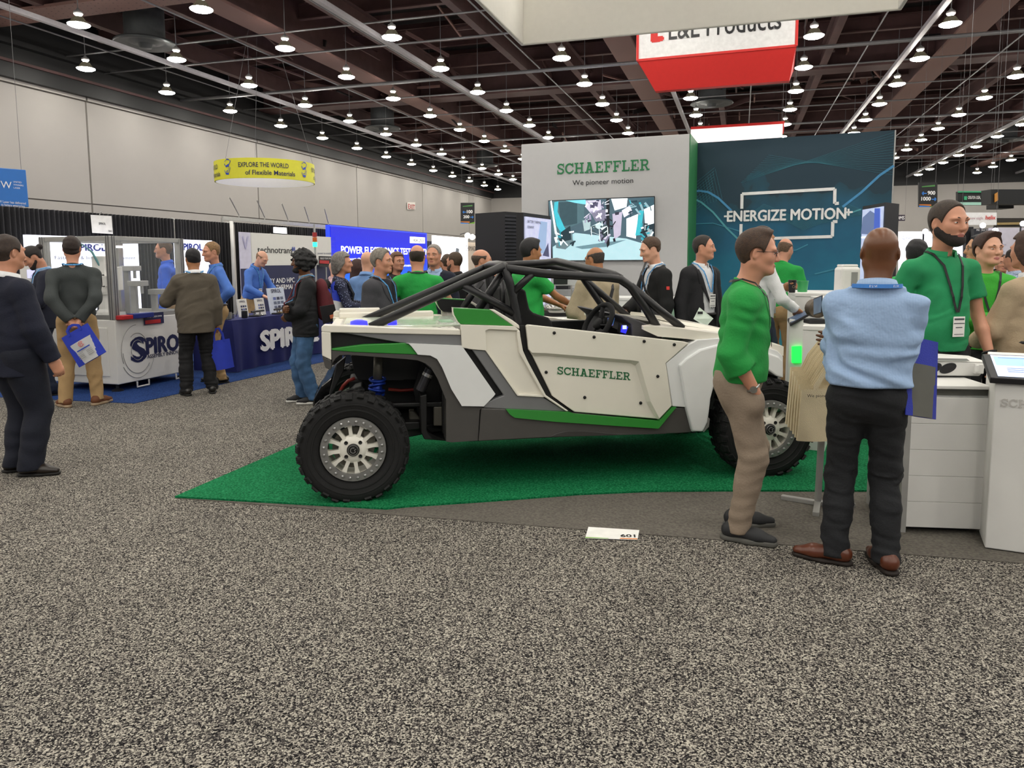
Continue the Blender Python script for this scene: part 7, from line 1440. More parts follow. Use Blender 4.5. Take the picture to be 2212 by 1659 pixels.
# ================================================================ visitors and staff
def at(u, Y): p = A(u, 700, Y); return Vector((p.x, p.y, 0))
def hgt(u, v, Y): return A(u, v, Y).z
C_ = cloth
c_navy = C_('navy_suit', '#0f1428'); c_dkgrey = C_('charcoal_sweater', '#3a3f3f'); c_khaki = C_('khaki_twill', '#a88a60'); c_tweed = C_('brown_tweed', '#5d5549', bscale=220, bump=.5); c_black = C_('black_cloth', '#0b0b0e'); c_blueS = C_('mid_blue_shirt', '#4a74c4'); c_jean = C_('blue_denim', '#3d5f86', var=.25, bscale=300); c_djean = C_('dark_denim', '#1b2438'); c_char = C_('charcoal_blazer', '#3b3b40'); c_green = C_('bright_green_jersey', '#22a045'); c_green2 = C_('green_sweat', '#1f9440'); c_polo = C_('green_polo', '#1d8a55', bscale=300); c_beige = C_('beige_jacket', '#a89a80'); c_white = C_('white_shirt', '#dfe0e2'); c_light = C_('pale_blue_shirt', '#9ab2d2'); c_ltrs = C_('taupe_trousers', '#8d7d6c'); c_dtr = C_('black_trousers', '#0f1013'); c_fleece = C_('black_fleece', '#0f1011', bscale=400, bump=.6); c_blk2 = C_('black_suit', '#17171b'); c_wine = C_('wine_pack', '#5a1a22'); c_bgreen = C_('apple_green_sweat', '#3aa832'); c_tan = C_('tan_blazer', '#b09c80')
# fine stripes of the pale blue shirt
m, nt, b_ = nodes('cloth_striped_pale_blue'); tc = N(nt, 'ShaderNodeTexCoord'); wv = N(nt, 'ShaderNodeTexWave', wave_type='BANDS', bands_direction='X'); wv.inputs['Scale'].default_value = 46; wv.inputs['Distortion'].default_value = .6; wv.inputs['Detail'].default_value = 1; nt.links.new(tc.outputs['Object'], wv.inputs['Vector'])
rr = ramp(nt, [(.2, '#86a3c9'), (.8, '#a3bbdb')]); nt.links.new(wv.outputs['Fac'], rr.inputs['Fac']); nt.links.new(rr.outputs[0], b_.inputs['Base Color']); b_.inputs['Roughness'].default_value = .8
nz = N(nt, 'ShaderNodeTexNoise'); nz.inputs['Scale'].default_value = 22; nt.links.new(tc.outputs['Object'], nz.inputs['Vector']); bp = N(nt, 'ShaderNodeBump'); bp.inputs['Strength'].default_value = .35; bp.inputs['Distance'].default_value = .02; nt.links.new(nz.outputs['Fac'], bp.inputs['Height']); nt.links.new(bp.outputs[0], b_.inputs['Normal']); c_stripe = m
m, nt, b_ = nodes('cloth_dotted_navy'); tc = N(nt, 'ShaderNodeTexCoord'); vo = N(nt, 'ShaderNodeTexVoronoi'); vo.inputs['Scale'].default_value = 45; nt.links.new(tc.outputs['Object'], vo.inputs['Vector']); rr = ramp(nt, [(.2, '#8a94b8'), (.32, '#1a1f3a')]); nt.links.new(vo.outputs['Distance'], rr.inputs['Fac']); nt.links.new(rr.outputs[0], b_.inputs['Base Color']); b_.inputs['Roughness'].default_value = .8; c_dot = m
m, nt, b_ = nodes('cloth_plaid_blue'); tc = N(nt, 'ShaderNodeTexCoord'); ck = N(nt, 'ShaderNodeTexBrick'); ck.inputs['Scale'].default_value = 22; ck.inputs['Color1'].default_value = lin('#b8c6da') + [1]; ck.inputs['Color2'].default_value = lin('#9fb2cf') + [1]; ck.inputs['Mortar'].default_value = lin('#6a86b4') + [1]; nt.links.new(tc.outputs['Object'], ck.inputs['Vector']); nt.links.new(ck.outputs[0], b_.inputs['Base Color']); c_plaid = m
SN = ('sneaker', '#1a1a1c', '#d8d6d0'); BR = ('dress', '#5a2c18', '#1c120c'); BK = ('dress', '#131212', '#0b0b0b'); LB = '#3f87bd'
Pn = {}
def add(key, label, u, Y, vtop, yaw, pos=None, **o):
    p = pos if pos is not None else at(u, Y); H = o.pop('H', None) or hgt(u, vtop, p.y)
    Pn[key] = person(label, p, yaw, H, **o); return Pn[key]
# ---- foreground at right
add('sweat', 'man in green sweatshirt, taupe chinos and glasses, hand in pocket by the front wheel', 1599, 4.28, 502, -1.9, lean=.10, fine=True, top='sweater', topm=c_green2, sleeve='pushed', armR=((.175, .10, .885), (.5, -1, 0)), handR='none', bulge=1, armL='down', handL='none' if False else 'relaxed', fat=1.12, hair='top', hairc='#3d2818', skin='fair', legm=c_ltrs, lanyard='#111114', badge=False, glasses=True, shoe=('sneaker', '#232426', '#55544f'), step=(.03, .03), toe=(-.15, .35), stance=.12, hem=.93, head=(.06, -.02), shoesize=1.08, legfat=1.25, legw=1.0, sho=.94, wrinkle=1.2, gaze=1, H=hgt(1640, 502, 4.28))
add('stripe', 'bald man in a pale blue striped shirt with arms crossed, seen from behind', 1880, 3.80, 497, -.40, fine=True, top='shirt', topm=c_stripe, armR='crossed', armL='crossed', handR='flat', handL='flat', fat=1.25, hair='none', skin='brown', face=False, legm=C_('charcoal_trousers', '#15171b'), lanyard=None, shoe=BR, toe=(.35, 1.45), stance=.125, sway=.042, hem=.985, head=(.0, .0), shoesize=1.05, headw=1.05, legw=1.0, legfat=1.15, sho=1.0, wrinkle=2.3, H=hgt(1905, 497, 3.80))
add('polo', 'tall bearded man in a dark green polo shirt behind the reception counter', 2030, 5.05, 443, -2.95, fine=True, top='polo', topm=c_polo, hair='short', hairc='#33261c', beard='#221813', skin='fair', legm=c_dtr, lanyard='#0e0f12', lanz=1.14, fat=1.12, sho=1.1, armL=((.28, .10, .86), (.5, -1, 0)), armR=((.27, -.04, .86), (.5, -1, 0)), head=(.06, .06), handL='relaxed', headsize=1.14)
add('young', 'young man in an apple green sweatshirt holding a phone', 2122, 5.9, 507, -3.3, top='sweater', topm=c_bgreen, hair='quiff', hairc='#3a2218', skin='pale', legm=c_black, lanyard='#101216', lanz=1.17, armR='phone', handR='hold', armL='down', head=(.25, 0), fine=True, H=hgt(2135, 507, 5.9))
add('tan', 'woman with brown bob, tan blazer and belt bag at the right edge', 2215, 5.15, 506, .35, top='jacket', topm=c_tan, fem=1, hair='bob', hairc='#3c2418', skin='fair', legm=c_black, hem=.86, armR='hold', armL='hold', H=hgt(2197, 506, 5.15), vneck=None, lapel=False)
add('teehid', 'man in a green tee shirt half hidden behind the polo shirt', 1972, 6.6, 521, -.75, top='tee', topm=c_green, hair='short', hairc='#17161a', skin='olive', legm=c_black)
add('asian', 'man with black hair and glasses turned left, behind the young man in green', 2108, 7.0, 511, 1.35, top='shirt', topm=c_black, hair='mid', hairc='#0f0f12', skin='olive', glasses=True, legm=c_black)
add('plaid', 'person in a pale plaid shirt far behind the woman in the tan blazer', 2182, 8.6, 540, 0.2, top='shirt', topm=c_plaid, hair='short', hairc='#2a1c14', skin='fair', legm=c_djean)
add('farred', 'distant man with a reddish face between the young man and the tan blazer', 2155, 10.2, 553, 2.8, top='shirt', topm=c_black, hair='receding', hairc='#3a241a', skin='fair', legm=c_black)
add('white', 'dark haired man in a white shirt with a coffee cup, hidden behind the green sweatshirt', 1640, 7.55, 490, -1.45, top='shirt', topm=c_white, hair='short', hairc='#2b1d16', skin='tan', legm=c_djean, lanyard=LB, armR=((.10, .30, 1.02), (.7, -.3, -.8)), armL=((.02, .26, 1.22), (.8, -.2, -.8)), handR='point', handL='grip', lanprint=1, palmR=(0, 0, -1))
add('bend', 'man in a green tee shirt turned to the teal wall behind the coffee drinker', 1682, 9.2, 514, -.75, top='tee', topm=c_green, hair='ring', hairc='#6a5340', skin='fair', legm=c_khaki, lean=.14, armR=((.26, .18, .88), (.6, -1, 0)), armL='down', head=(0, .1))
# ---- behind the buggy
add('black', 'man in a black suit and white shirt holding a white leaflet beside the teal wall', 1514, 7.95, 510, -2.55, top='jacket', topm=c_blk2, inner=c_white, open=.085, vneck=(1.05, .10), hair='receding', hairc='#2a211b', skin='fair', legm=c_black, lanyard=LB, lanprint=1, lanz=1.22, armR=((.27, .0, .84), (.6, -1, 0)), armL='down', belt='#1a1412', head=(.5, 0), H=hgt(1525, 510, 7.95))
add('fleece', 'man in a black fleece and white shirt looking down, carrying a black shoulder bag', 1411, 8.0, 513, 1.85, top='coat', topm=c_fleece, inner=c_white, vneck=(.9, .07), open=.05, lapel=False, hair='short', hairc='#46301f', skin='pale', legm=C_('bright_jeans', '#2a4a8a'), lanyard=LB, lanprint=1, badge=False, armR='hold', armL='down', head=(-.1, .28), H=hgt(1385, 513, 8.0))
add('beige', 'balding man with glasses in a beige jacket with black bag strap, seen from behind', 1288, 7.75, 537, .55, top='coat', topm=c_beige, hair='ring', hairc='#332a24', skin='tan', glasses=True, legm=c_dtr, vneck=None, lapel=False, hem=.84, armR='hold', armL='hold', fat=1.18, head=(.15, .12))
add('teeyoung', 'young dark haired man in a green tee shirt at the exhibit table', 1143, 7.8, 518, -1.0, top='tee', topm=c_green, hair='top', hairc='#131215', skin='tan', legm=c_black, armR='reach', armL='reach', lanyard='#101216', badge=False, head=(-.1, .1))
add('suitbald', 'balding man in a grey suit facing right behind the roll cage', 1040, 8.3, 542, -1.45, top='jacket', topm=C_('grey_suit', '#4a484c'), inner=c_white, hair='ring', hairc='#4a3a30', skin='fair', legm=c_black, armR='chin', armL='hold', headw=1.06)
add('fardark', 'dark haired man far behind, facing left beside the black louvred cabinet', 1081, 12.2, 536, 1.5, top='coat', topm=C_('slate_coat', '#2e2e36'), vneck=None, lapel=False, hair='mid', hairc='#2a211c', skin='fair', legm=c_black)
add('farblack', 'bearded man in a black shirt turned left before the bright white panel', 985, 10.0, 548, 1.05, top='polo', topm=c_black, hair='short', hairc='#4a3826', beard='#4a3828', skin='fair', legm=c_black)
add('farnavy', 'person in navy partly behind the bearded man in black', 968, 10.9, 552, .3, top='shirt', topm=c_navy, hair='short', hairc='#4a3826', skin='fair', legm=c_black)
add('farsmall', 'short man with dark receding hair facing right far behind', 945, 11.2, 562, -1.75, top='coat', topm=c_navy, hair='receding', hairc='#16141a', skin='tan', legm=c_black)
add('greyfront', 'grey haired man in a dark suit facing the camera behind the green tee shirt', 940, 9.0, 531, 2.95, top='jacket', topm=c_navy, inner=c_light, hair='short', hairc='#8f8780', skin='fair', legm=c_black, fine=False)
add('teebald', 'balding man in a green tee shirt seen from behind at the buggy tail', 904, 8.05, 532, .12, top='tee', topm=c_green, hair='ring', hairc='#33281f', skin='fair', legm=c_black, fat=1.15, sho=1.12, armR=((.30, .16, .95), (.8, -.6, 0)), armL=((.28, .10, .92), (.8, -.6, 0)), lanyard='#101216', badge=False, head=(-.06, 0), face=False)
add('longhair2', 'woman with brown hair in a dark top behind the charcoal blazer', 860, 10.1, 548, -2.4, top='sweater', topm=C_('dark_brown_knit', '#2b2226'), fem=1, hair='long', hairc='#6a4a34', skin='fair', legm=c_black)
add('blazer', 'man in a charcoal blazer with a blue lanyard looking right behind the cargo deck', 826, 7.65, 542, -1.95, top='jacket', topm=c_char, inner=C_('navy_tee', '#12131f'), hair='mid', hairc='#7d766c', skin='fair', legm=c_black, lanyard=LB, lanprint=1, badge=False, armR='down', armL='down', collar=False, fat=1.15, head=(.12, 0))
add('bluehid', 'man in a blue shirt mostly hidden behind the charcoal blazer', 797, 9.5, 546, -.25, top='shirt', topm=C_('sky_shirt', '#6f93c8'), hair='none', skin='pale', legm=c_black, fat=1.12, face=False)
add('longhair', 'woman with long auburn hair seen from behind before the blue screen', 776, 10.4, 565, -.55, top='sweater', topm=C_('black_top', '#19171d'), fem=1, hair='long', hairc='#3a1f1a', skin='fair', legm=c_black)
add('greybob', 'woman with a grey bob in a dotted navy blouse and black backpack facing right', 741, 8.9, 549, -1.4, top='sweater', topm=c_dot, fem=1, hair='bob', hairc='#77716c', skin='fair', legm=c_djean, armR='forward', armL='forward')
add('smallbald', 'small bald man with glasses behind the curly haired man', 727, 11.8, 567, -1.5, top='shirt', topm=C_('pink_shirt', '#b89aa0'), hair='none', skin='pale', glasses=True, legm=c_black)
# ---- left side
add('curly', 'bearded man with curly black hair, black jacket, jeans and a wine red backpack', 660, 8.5, 538, 1.95, top='coat', topm=C_('black_softshell', '#15161a'), inner=C_('grey_tee', '#8a8684'), vneck=(1.2, .06), lapel=False, hair='curly', hairc='#0e0d0f', beard='#0e0d0f', skin='brown', legm=c_jean, lanyard=LB, lanprint=1, badge=False, armR='crossedlow', armL=((.02, .20, 1.03), (1, -.1, -.6)), handR='grip', handL='grip', shoe=SN, toe=(.1, -.1), step=(.05, -.05), fine=True, H=hgt(665, 545, 8.5))
add('bluebald', 'balding man in a blue shirt leaning over the navy draped table', 545, 13.2, 548, -1.9, top='shirt', topm=c_blueS, hair='ring', hairc='#8a6a50', skin='pale', legm=c_khaki, lean=.30, armR='table', armL='table', lanyard=LB, head=(0, .25), H=1.87, fat=1.1)
add('blond', 'tall blond man in a blue shirt with hand on hip by the navy table', 468, 10.0, 524, 2.2, top='shirt', topm=c_blueS, hair='short', hairc='#8a6a45', skin='fair', legm=c_khaki, armL='hips', armR='down', handL='flat', belt='#1a1513', shoe=BK, head=(.12, .1), fine=True, H=hgt(457, 524, 10.0), lanyard=LB, badge=False)
add('tweed', 'dark haired man in a brown tweed blazer seen from behind at the machine', 424, 9.1, 539, .58, top='jacket', topm=c_tweed, hair='short', hairc='#141216', skin='tan', legm=c_black, shoe=('dress', '#1c1a18', '#0f0e0d'), armL=((.18, .33, 1.17), (.8, -.3, -.8)), handL='point', armR='down', handR='grip', fat=1.12, lanyard=LB, badge=False, hem=.77, legw=1.1, H=hgt(404, 539, 9.1), fine=True, face=False, stance=.15, collarm=c_white)
add('behindglass', 'man in a bright blue shirt behind the glass of the assembly machine', 364, 11., 520, 1.9, top='shirt', topm=C_('bright_blue_shirt', '#2f62d8'), hair='short', hairc='#5a4636', skin='fair', legm=c_khaki)
add('khaki', 'tall man in a charcoal sweater and khaki trousers holding a bag behind his back', 166, 8.38, 512, .45, top='sweater', topm=c_dkgrey, hair='short', hairc='#2c1e18', skin='fair', legm=c_khaki, armR='behind', armL='behind', handR='grip', handL='grip', shoe=('sneaker', '#6a3f24', '#a08a70'), stance=.15, toe=(-.6, .5), face=False, fine=True, hem=.90, head=(-.1, 0), collarm=None, lanyard=LB, badge=False, wrinkle=1.3)
add('bun', 'man with a dark hair bun looking down at his phone left of the machine', 97, 9.1, 541, 2.3, top='coat', topm=C_('navy_jacket', '#171b2c'), inner=c_light, vneck=(1.0, .06), lapel=False, hair='bun', hairc='#1f1614', beard='#241a16', skin='fair', legm=c_djean, armR='phone', armL='phone', handR='hold', handL='hold', lanyard=LB, head=(0, .65), H=1.85, shoe=BK)
add('navy', 'man in a dark navy suit and white shirt at the far left edge', 26, 5.62, 512, -.45, top='jacket', topm=c_navy, inner=c_white, hair='short', hairc='#33251d', skin='fair', legm=C_('navy_trousers', '#0d1222'), shoe=('dress', '#221a14', '#100d0a'), fine=True, fat=1.12, armR=((.27, .12, .86), (.6, -1, 0)), handR='relaxed', toe=(-.95, -.75), step=(.0, .02), head=(.05, 0), hem=.76, legw=1.35, legfat=1.4)
# ---- what they wear on the body
I = Pn['sweat']; wr = Vector(I['wrist'][1][0]); el = Vector(I['arms'][1][1]); ax = (wr - el).normalized(); x_ = ax.cross(Vector((0, 0, 1))).normalized(); y_ = ax.cross(x_); wp = wr - ax * .035
mb = MB().tube([wp + (x_ * cos(t) + y_ * sin(t)) * .034 for t in np.linspace(0, 2 * pi, 22)[:-1]], .007, closed=True, n=6); od = Vector((1, 0, 0)); od = (od - ax * od.dot(ax)).normalized(); mb.cyl(wp + od * .028, wp + od * .044, .020, n=18); attach(I, 'wrist_watch', mb, pm('watch_steel', '#a9a9a6', .25, metal=.9), smooth=False)
I = Pn['polo']; wr = Vector(I['wrist'][-1][0]); el = Vector(I['arms'][-1][1]); ax = (wr - el).normalized(); x_ = ax.cross(Vector((0, 1, 0))).normalized(); y_ = ax.cross(x_); wp = wr - ax * .03
mb = MB().tube([wp + (x_ * cos(t) + y_ * sin(t)) * .035 for t in np.linspace(0, 2 * pi, 22)[:-1]], .010, closed=True, n=6); mb.box(wp + Vector((-.04, .0, 0)), (.014, .034, .036)); attach(I, 'wrist_watch', mb, K_ink)
I = Pn['stripe']; n0 = Vector(I['neck'])
pth, nr_ = [], []
def neck_out(I, dirn, z):
    n = np.array(I['neck']) + np.array([0, 0, z]); d = nrm_(dirn); ts = np.linspace(.03, .16, 90); dd = evalpts(I['prims'], n + ts[:, None] * d); k = int(np.argmax(dd > .006)) if (dd > .006).any() else 89; return ts[k]
for a in np.linspace(-.1, pi + .1, 18):
    dd_ = (cos(a), -sin(a), 0); r_ = min(max(neck_out(I, dd_, .038), .107), .116); pth.append(n0 + Vector(dd_) * r_ + Vector((0, 0, .038))); nr_.append(Vector(dd_) + Vector((0, 0, .35)))
attach(I, 'lanyard', ribbon(pth, .021, nr_), pm('lanyard_blue', '#2a72c0', .6))
mb = MB(); v, f = textmesh('E-T-N', .0); x0, x1 = v[:, 0].min(), v[:, 0].max()
for off_ in (pi / 2 + .36, pi / 2 - .66):
    q = []
    for x, y, _ in v:
        a = off_ - .30 * (x - x0) / (x1 - x0); dd_ = (cos(a), -sin(a), 0); r_ = min(max(neck_out(I, dd_, .038), .107), .116) + .005; q.append(n0 + Vector(dd_) * r_ + Vector((0, 0, .038 + .006 - y * .016)))
    mb.add(q, f, K_wprint)
attach(I, 'lanyard_lettering', mb, K_wprint)
def backpack(I, mat, label, z0=1.02, z1=1.44, wd_=.30, dp=.17, name='backpack'):
    M = I['root'].matrix_basis; t = thing(name, label, 'backpack', M @ Vector((0, -.2, z0))); s = I['s']
    pr = [RC((0, -.125 - dp * .5, z0 + .1), (0, -.125 - dp * .4, z1 - .1), wd_ * .5, wd_ * .45, .04, (0, 1, 0), dp / wd_), RC((0, -.14 - dp * .9, z0 + .1), (0, -.14 - dp * .8, z0 + .2), .1, .09, .03, (0, 1, 0), .5)]
    V, F = nets(pr, .016); V = np.array([tuple(M @ Vector(v * s)) for v in V]); o = link('bag_body', npmesh('bag_body', V, F, [mat]), t)
    for sd in (1, -1):
        pth = [np.array([sd * .10, -.11, z1 - .06]) * s, np.array([sd * .115, -.08, 1.46]) * s, np.array([sd * .12, .0, 1.475]) * s] + [np.array([sd * .125 * s, I['surf'](sd * .125 * s, z * s) + .012, z * s]) for z in (1.42, 1.36, 1.28, 1.2, 1.12)]
        nrr = [(0, -.3, 1), (0, 0, 1), (0, .2, 1)] + [(0, 1, .2)] * 5; rb = ribbon(pth, .045, nrr, .012); rb.xf(M); obj('strap', rb, mat, t)
    obj('zip_line', MB().tube([tuple(M @ (Vector((wd_ * .36 * cos(a), -.13 - dp * .98, z0 + .22 + .12 * sin(a))) * s)) for a in np.linspace(0, pi, 12)], .005, n=5), K_ink, t); return t
backpack(Pn['curly'], c_wine, 'wine red and black backpack on the curly haired man'); backpack(Pn['greybob'], C_('black_nylon', '#17181a'), 'black backpack on the grey haired woman', z0=1.05)
def tote(label, M, w_, h_, mat, front=None, frontm=None, handle=.12, th=.03, lines=True, cat='bag', name='tote_bag'):
    # local frame: x across, z down from the top edge at the origin
    t = thing(name, label, cat, M.translation); rows_f = []
    for i in range(7):
        f_ = i / 6; rows_f.append([Vector(((j / 8 - .5) * w_ * (1 + .04 * f_), -th * sin(pi * j / 8) * (.25 + f_ * .6), -f_ * h_)) for j in range(9)])
    rows_b = [[Vector((p.x, -p.y * .8 + .004, p.z)) for p in r_] for r_ in rows_f]; mb = MB().grid(rows_f); mb.grid(rows_b); mb.grid([rows_f[-1], rows_b[-1]]); mb.grid([[r_[0] for r_ in rows_f], [r_[0] for r_ in rows_b]]); mb.grid([[r_[-1] for r_ in rows_f], [r_[-1] for r_ in rows_b]]); mb.xf(M); obj('body', mb, mat, t, smooth=True, autos=50)
    if frontm:
        mb = MB().grid([[Vector((p.x * .84, p.y - .003, p.z)) for p in r_] for r_ in rows_f[2:]]); mb.xf(M); obj('front_print', mb, frontm, t, smooth=True)
    if handle:
        for y_ in (-.012, .012):
            pth = [(-w_ * .22, y_, -.03), (-w_ * .2, y_, handle * .5), (-.02, y_, handle), (.02, y_, handle), (w_ * .2, y_, handle * .5), (w_ * .22, y_, -.03)]; rb = ribbon(pth, .025, [(0, -1, .01)] * 6, .003); rb.xf(M); obj('handle', rb, mat, t)
    return t
K_bagb = C_('royal_blue_bag', '#2339b4', .7, bscale=200); K_print = pm('bag_print_grey', '#c3c4c6', .6, var=.04)
def frame(o, xdir, zdir): x = Vector(xdir).normalized(); z = Vector(zdir); z = (z - x * z.dot(x)).normalized(); y = z.cross(x); return Matrix.Translation(o) @ Matrix((x, y, z)).transposed().to_4x4()
I = Pn['khaki']; hp = (W_(I, I['wrist'][1][0]) + W_(I, I['wrist'][-1][0])) / 2 + Vector((.035, -.07, -.09)); 
bt = tote('blue tote bag with grey printed front held behind the khaki trousers man', frame(hp + Vector((.02, -.045, -.02)), (.86, 0, .48), (-.48, 0, .86)), .34, .37, K_bagb, frontm=K_print, handle=.06)
Mb = frame(hp + Vector((.02, -.045, -.02)), (.86, 0, .48), (-.48, 0, .86)); mb = MB(); Xb, Zb = (Mb.to_3x3() @ Vector((1, 0, 0))), (Mb.to_3x3() @ Vector((0, 0, 1))); Yb = -(Mb.to_3x3() @ Vector((0, 1, 0)))
ctr = Mb @ Vector((-.0, -.031, -.165)); mb.tube([ctr + Yb * .003 + Xb * .03 * cos(a) + Zb * .026 * sin(a) for a in np.linspace(.5, 5.8, 14)], .003, pm('bag_red', '#d0483c', .6), n=4); mb.tube([ctr + Yb * .003 + Xb * .012 * a + Zb * .016 * b for a, b in ((-1, -1), (-1, 1), (0, 0), (1, 1), (1, -1))], .003, MATS['bag_red'], n=4)
letters(mb, 'HONGDA', Mb @ Vector((-.09, -.036, -.225)), Xb, Zb, width=.18, height=.014, mat=K_inkb, off=.003) if False else mb.bar(Mb @ Vector((-.08, -.036, -.22)), Mb @ Vector((.08, -.036, -.22)), .002, .012, K_inkb, up=Zb)
for r_ in range(4):
    for c_ in (-.06, .05): mb.bar(Mb @ Vector((c_ - .035, -.036, -.255 - .018 * r_)), Mb @ Vector((c_ + .035, -.036, -.255 - .018 * r_)), .002, .006, pm('print_pale_grey', '#9a9a98', .6), up=Zb)
obj('print', mb, None, bt)
I = Pn['tweed']; hp = W_(I, I['wrist'][1][0]) + Vector((.02, -.01, -.20)); tote('blue tote bag hanging from the hand of the tweed blazer man', frame(hp, (.75, .6, .1), (0, 0, 1)), .27, .37, K_bagb, handle=.15, th=.05)
I = Pn['stripe']; q0 = A(1996, 733, 3.78); tote('royal blue tote bag with a dark grey panel under the crossed arms', frame(q0, (.86, .30, -.18), (-.25, .1, 1)), .20, .40, C_('deep_blue_bag', '#1a2a9a', .6, bscale=200), frontm=pm('bag_dark_panel', '#55554f', .6), handle=0, th=.022)
I = Pn['curly']; hp = W_(I, I['wrist'][-1][0]); t = thing('folder', 'dark brochure folder held by the curly haired man', 'folder', hp); obj('cover', MB().prism([A(690, 662, 8.2), A(722, 657, 8.3), A(730, 692, 8.3), A(698, 700, 8.2)], (0, .012, 0)), pm('folder_black', '#18161a', .35), t, bevel=.003); obj('picture', MB().prism([A(712, 681, 8.235), A(722, 678, 8.255), A(724, 685, 8.255), A(714, 689, 8.235)], (0, -.003, 0)), pm('folder_orange', '#b5603a', .5), t)
tote('blue and grey tote bag on the arm of the grey haired woman', frame(A(727, 628, 8.7), (.5, .8, -.2), (-.3, 0, 1)), .32, .40, K_bagb, frontm=K_print, handle=.1)
I = Pn['white']; hw = I['wrist'][-1]; cpz = W_(I, Vector(hw[0]) + Vector((hw[1] @ np.array([-.035, .0, -.085])).tolist())); t = thing('coffee_cup', 'black paper coffee cup held in front of the white shirt', 'cup', cpz - UP * .06); obj('cup', MB().lathe([(0, 0), (.030, 0), (.040, .115), (.036, .115), (0, .112)], c=cpz - UP * .06, n=18, cap=False), K_ink, t, autos=40); obj('lid', MB().lathe([(.042, .112), (.043, .122), (.038, .128), (0, .128)], c=cpz - UP * .06, n=18, cap=False), pm('lid_black', '#0e0e0f', .3), t, autos=40); obj('emblem', MB().tube([cpz + Vector((.012 * cos(a), -.0365 - .001, .0 + .012 * sin(a))) for a in np.linspace(0, 2 * pi, 14)[:-1]], .002, pm('cup_print', '#8a7a60', .5), n=4, closed=True), None, t)
def phone(I, sd, label, tilt=(-.2, -.5, .6), w_=.075, h_=.155, name='smartphone', glow='#6a7aa0'):
    hw = I['wrist'][sd]; c = W_(I, Vector(hw[0]) + Vector((hw[1] @ np.array([-.032, .015, -.10])).tolist())); Z_ = (I['root'].matrix_basis.to_3x3() @ Vector((0, .55, .6))).normalized(); X_ = Z_.cross(Vector((0, 0, 1))).normalized(); Y_ = Z_.cross(X_); R3 = Matrix((X_, Y_, Z_)).transposed(); t = thing(name, label, 'phone', c); obj('case', MB().box(c, (w_, .009, h_), rot=None).xf(Matrix.Translation(c) @ R3.to_4x4() @ Matrix.Translation(-c)), K_ink, t, bevel=.004)
    sg = 1 if (R3 @ Vector((0, 1, 0))).z > 0 else -1; obj('screen', MB().box(c + Vector((0, sg * .005, 0)), (w_ * .9, .002, h_ * .92)).xf(Matrix.Translation(c) @ R3.to_4x4() @ Matrix.Translation(-c)), emis('phone_glow', glow, .4), t)
phone(Pn['young'], 1, 'black smartphone held by the young man in the apple green sweatshirt'); phone(Pn['bun'], 1, 'white smartphone held by the man with the hair bun')
I = Pn['stripe']; t = thing('tablet', 'black tablet seen beyond the left elbow of the striped shirt man', 'tablet', A(1765, 660, 4.4)); q = [A(1757, 682, 4.4), A(1775, 676, 4.25), A(1777, 637, 4.25), A(1757, 645, 4.4)]; obj('case', MB().prism(q, (.006, .012, 0)), K_ink, t, bevel=.003); c = sum(q, Vector()) / 4; obj('screen', MB().prism([c + (p - c) * .88 + Vector((-.003, -.003, 0)) for p in q], (.001, .002, 0)), emis('tablet_glow', '#4a5a70', .5, .4), t)
I = Pn['black']; hp = W_(I, I['wrist'][1][0]); t = thing('leaflet', 'white leaflet held low by the man in the black suit', 'leaflet', hp); q = [A(1498, 677, 7.25), A(1514, 661, 7.2), A(1534, 688, 7.2), A(1523, 697, 7.25)]; q = [A(1498, 689, 7.2), A(1511, 664, 7.22), A(1541, 688, 7.16), A(1525, 706, 7.18)]; obj('sheet', MB().prism(q, (0, .004, 0)), pm('leaflet_mint', '#d5e4d6', .6), t); c = sum(q, Vector()) / 4; obj('print', MB().box(c + Vector((-.03, -.004, .05)), (.05, .002, .025)).box(c + Vector((.05, -.004, -.01)), (.05, .002, .025)), K_ink, t)
I = Pn['fleece']; M = I['root'].matrix_basis
V, F = nets([RC((.02, .12, .98), (.02, .12, 1.12), .11, .09, .03, (0, 1, 0), .5), RC((.12, .10, 1.0), (-.08, .14, 1.0), .12, .12, .04, (0, 1, 0), .55)], .016); V = V + np.array([-.22, -.02, .0]); t = thing('shoulder_bag', 'black shoulder bag hanging in front of the black fleece', 'bag', M @ Vector((-.25, 0, 1.))); link('bag_body', npmesh('bag_body', np.array([tuple(M @ Vector(v)) for v in V]), F, [C_('black_nylon', '#17181a')]), t)
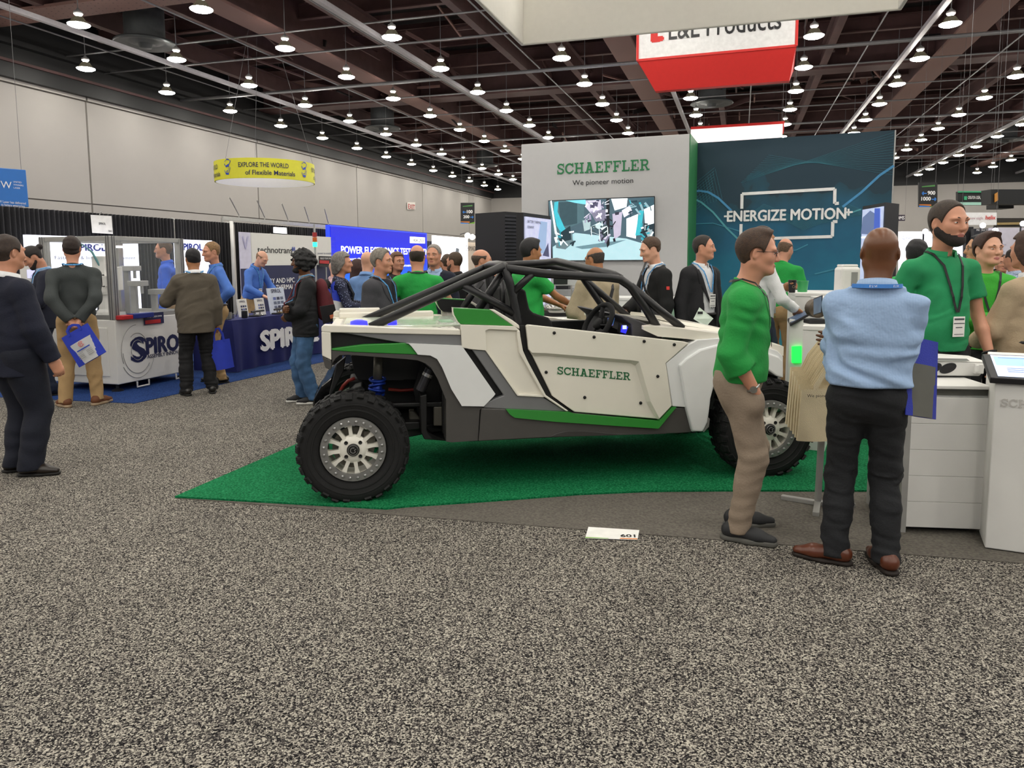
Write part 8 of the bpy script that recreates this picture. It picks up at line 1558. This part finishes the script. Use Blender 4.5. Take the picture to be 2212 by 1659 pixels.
rb = ribbon([(-.2, .11, 1.12), (-.16, .17, 1.25), (-.07, .175, 1.40), (-.02, .1, 1.53), (.04, -.04, 1.55), (.05, -.16, 1.42), (-.05, -.17, 1.2), (-.24, -.02, 1.1)], .035, [(0, 1, .1), (0, 1, .1), (0, 1, .3), (0, .5, .8), (0, -.3, 1), (0, -1, .2), (0, -1, 0), (-1, -.5, 0)], .004); rb.xf(M @ Matrix.Scale(I['s'], 4)); obj('strap', rb, K_ink, t)
pa_ = Vector(I['S'][-1]).lerp(Vector(I['arms'][-1][1]), .42) + Vector((-.072, .01, 0)); attach(I, 'arm_patch', MB().box(pa_, (.02, .03, .034)), pm('patch_red', '#d8403a', .5))
I = Pn['beige']; M = I['root'].matrix_basis; pth = [(.12, .05, 1.47), (.14, -.08, 1.46)]; 
pb2 = [np.array([.13, -.02, 1.475]), np.array([.12, -.10, 1.44])] + [np.array([x, I['surf'](x * I['s'], z * I['s'], True) / I['s'] - .004, z]) for x, z in ((.10, 1.36), (.06, 1.26), (.01, 1.16), (-.05, 1.06), (-.11, .98))]
rb = ribbon([tuple(p * I['s']) for p in pb2], .035, [(0, -.2, 1), (0, -.8, .6)] + [(0, -1, .1)] * 5, .004); rb.xf(M); t = thing('bag_strap', 'black bag strap across the back of the beige jacket', 'bag strap', M @ Vector((0, -.2, 1.2))); obj('strap', rb, K_ink, t); obj('buckle', MB().box(M @ Vector(tuple(pb2[4] * I['s'])), (.045, .02, .05)), K_ink, t, bevel=.004)
I = Pn['tan']; M = I['root'].matrix_basis; V, F = nets([RC((-.1, -.20, 1.05), (.06, -.205, 1.05), .075, .075, .03, (0, 1, 0), .6)], .012); t = thing('belt_bag', 'black belt bag on the back of the tan blazer', 'bag', M @ Vector((0, -.22, 1.05))); link('bag_body', npmesh('bag_body', np.array([tuple(M @ Vector(v)) for v in V]), F, [C_('black_nylon', '#17181a')]), t); obj('belt_strap', MB().tube([tuple(M @ Vector((.185 * cos(a), .155 * sin(a), 1.06 + .01 * sin(a)))) for a in np.linspace(0, 2 * pi, 26)[:-1]], .012, n=6, closed=True), K_ink, t, smooth=True); obj('green_tag', MB().ball(M @ Vector((.03, -.25, 1.0)), .01), pm('tag_green', '#3fae3f', .4), t)
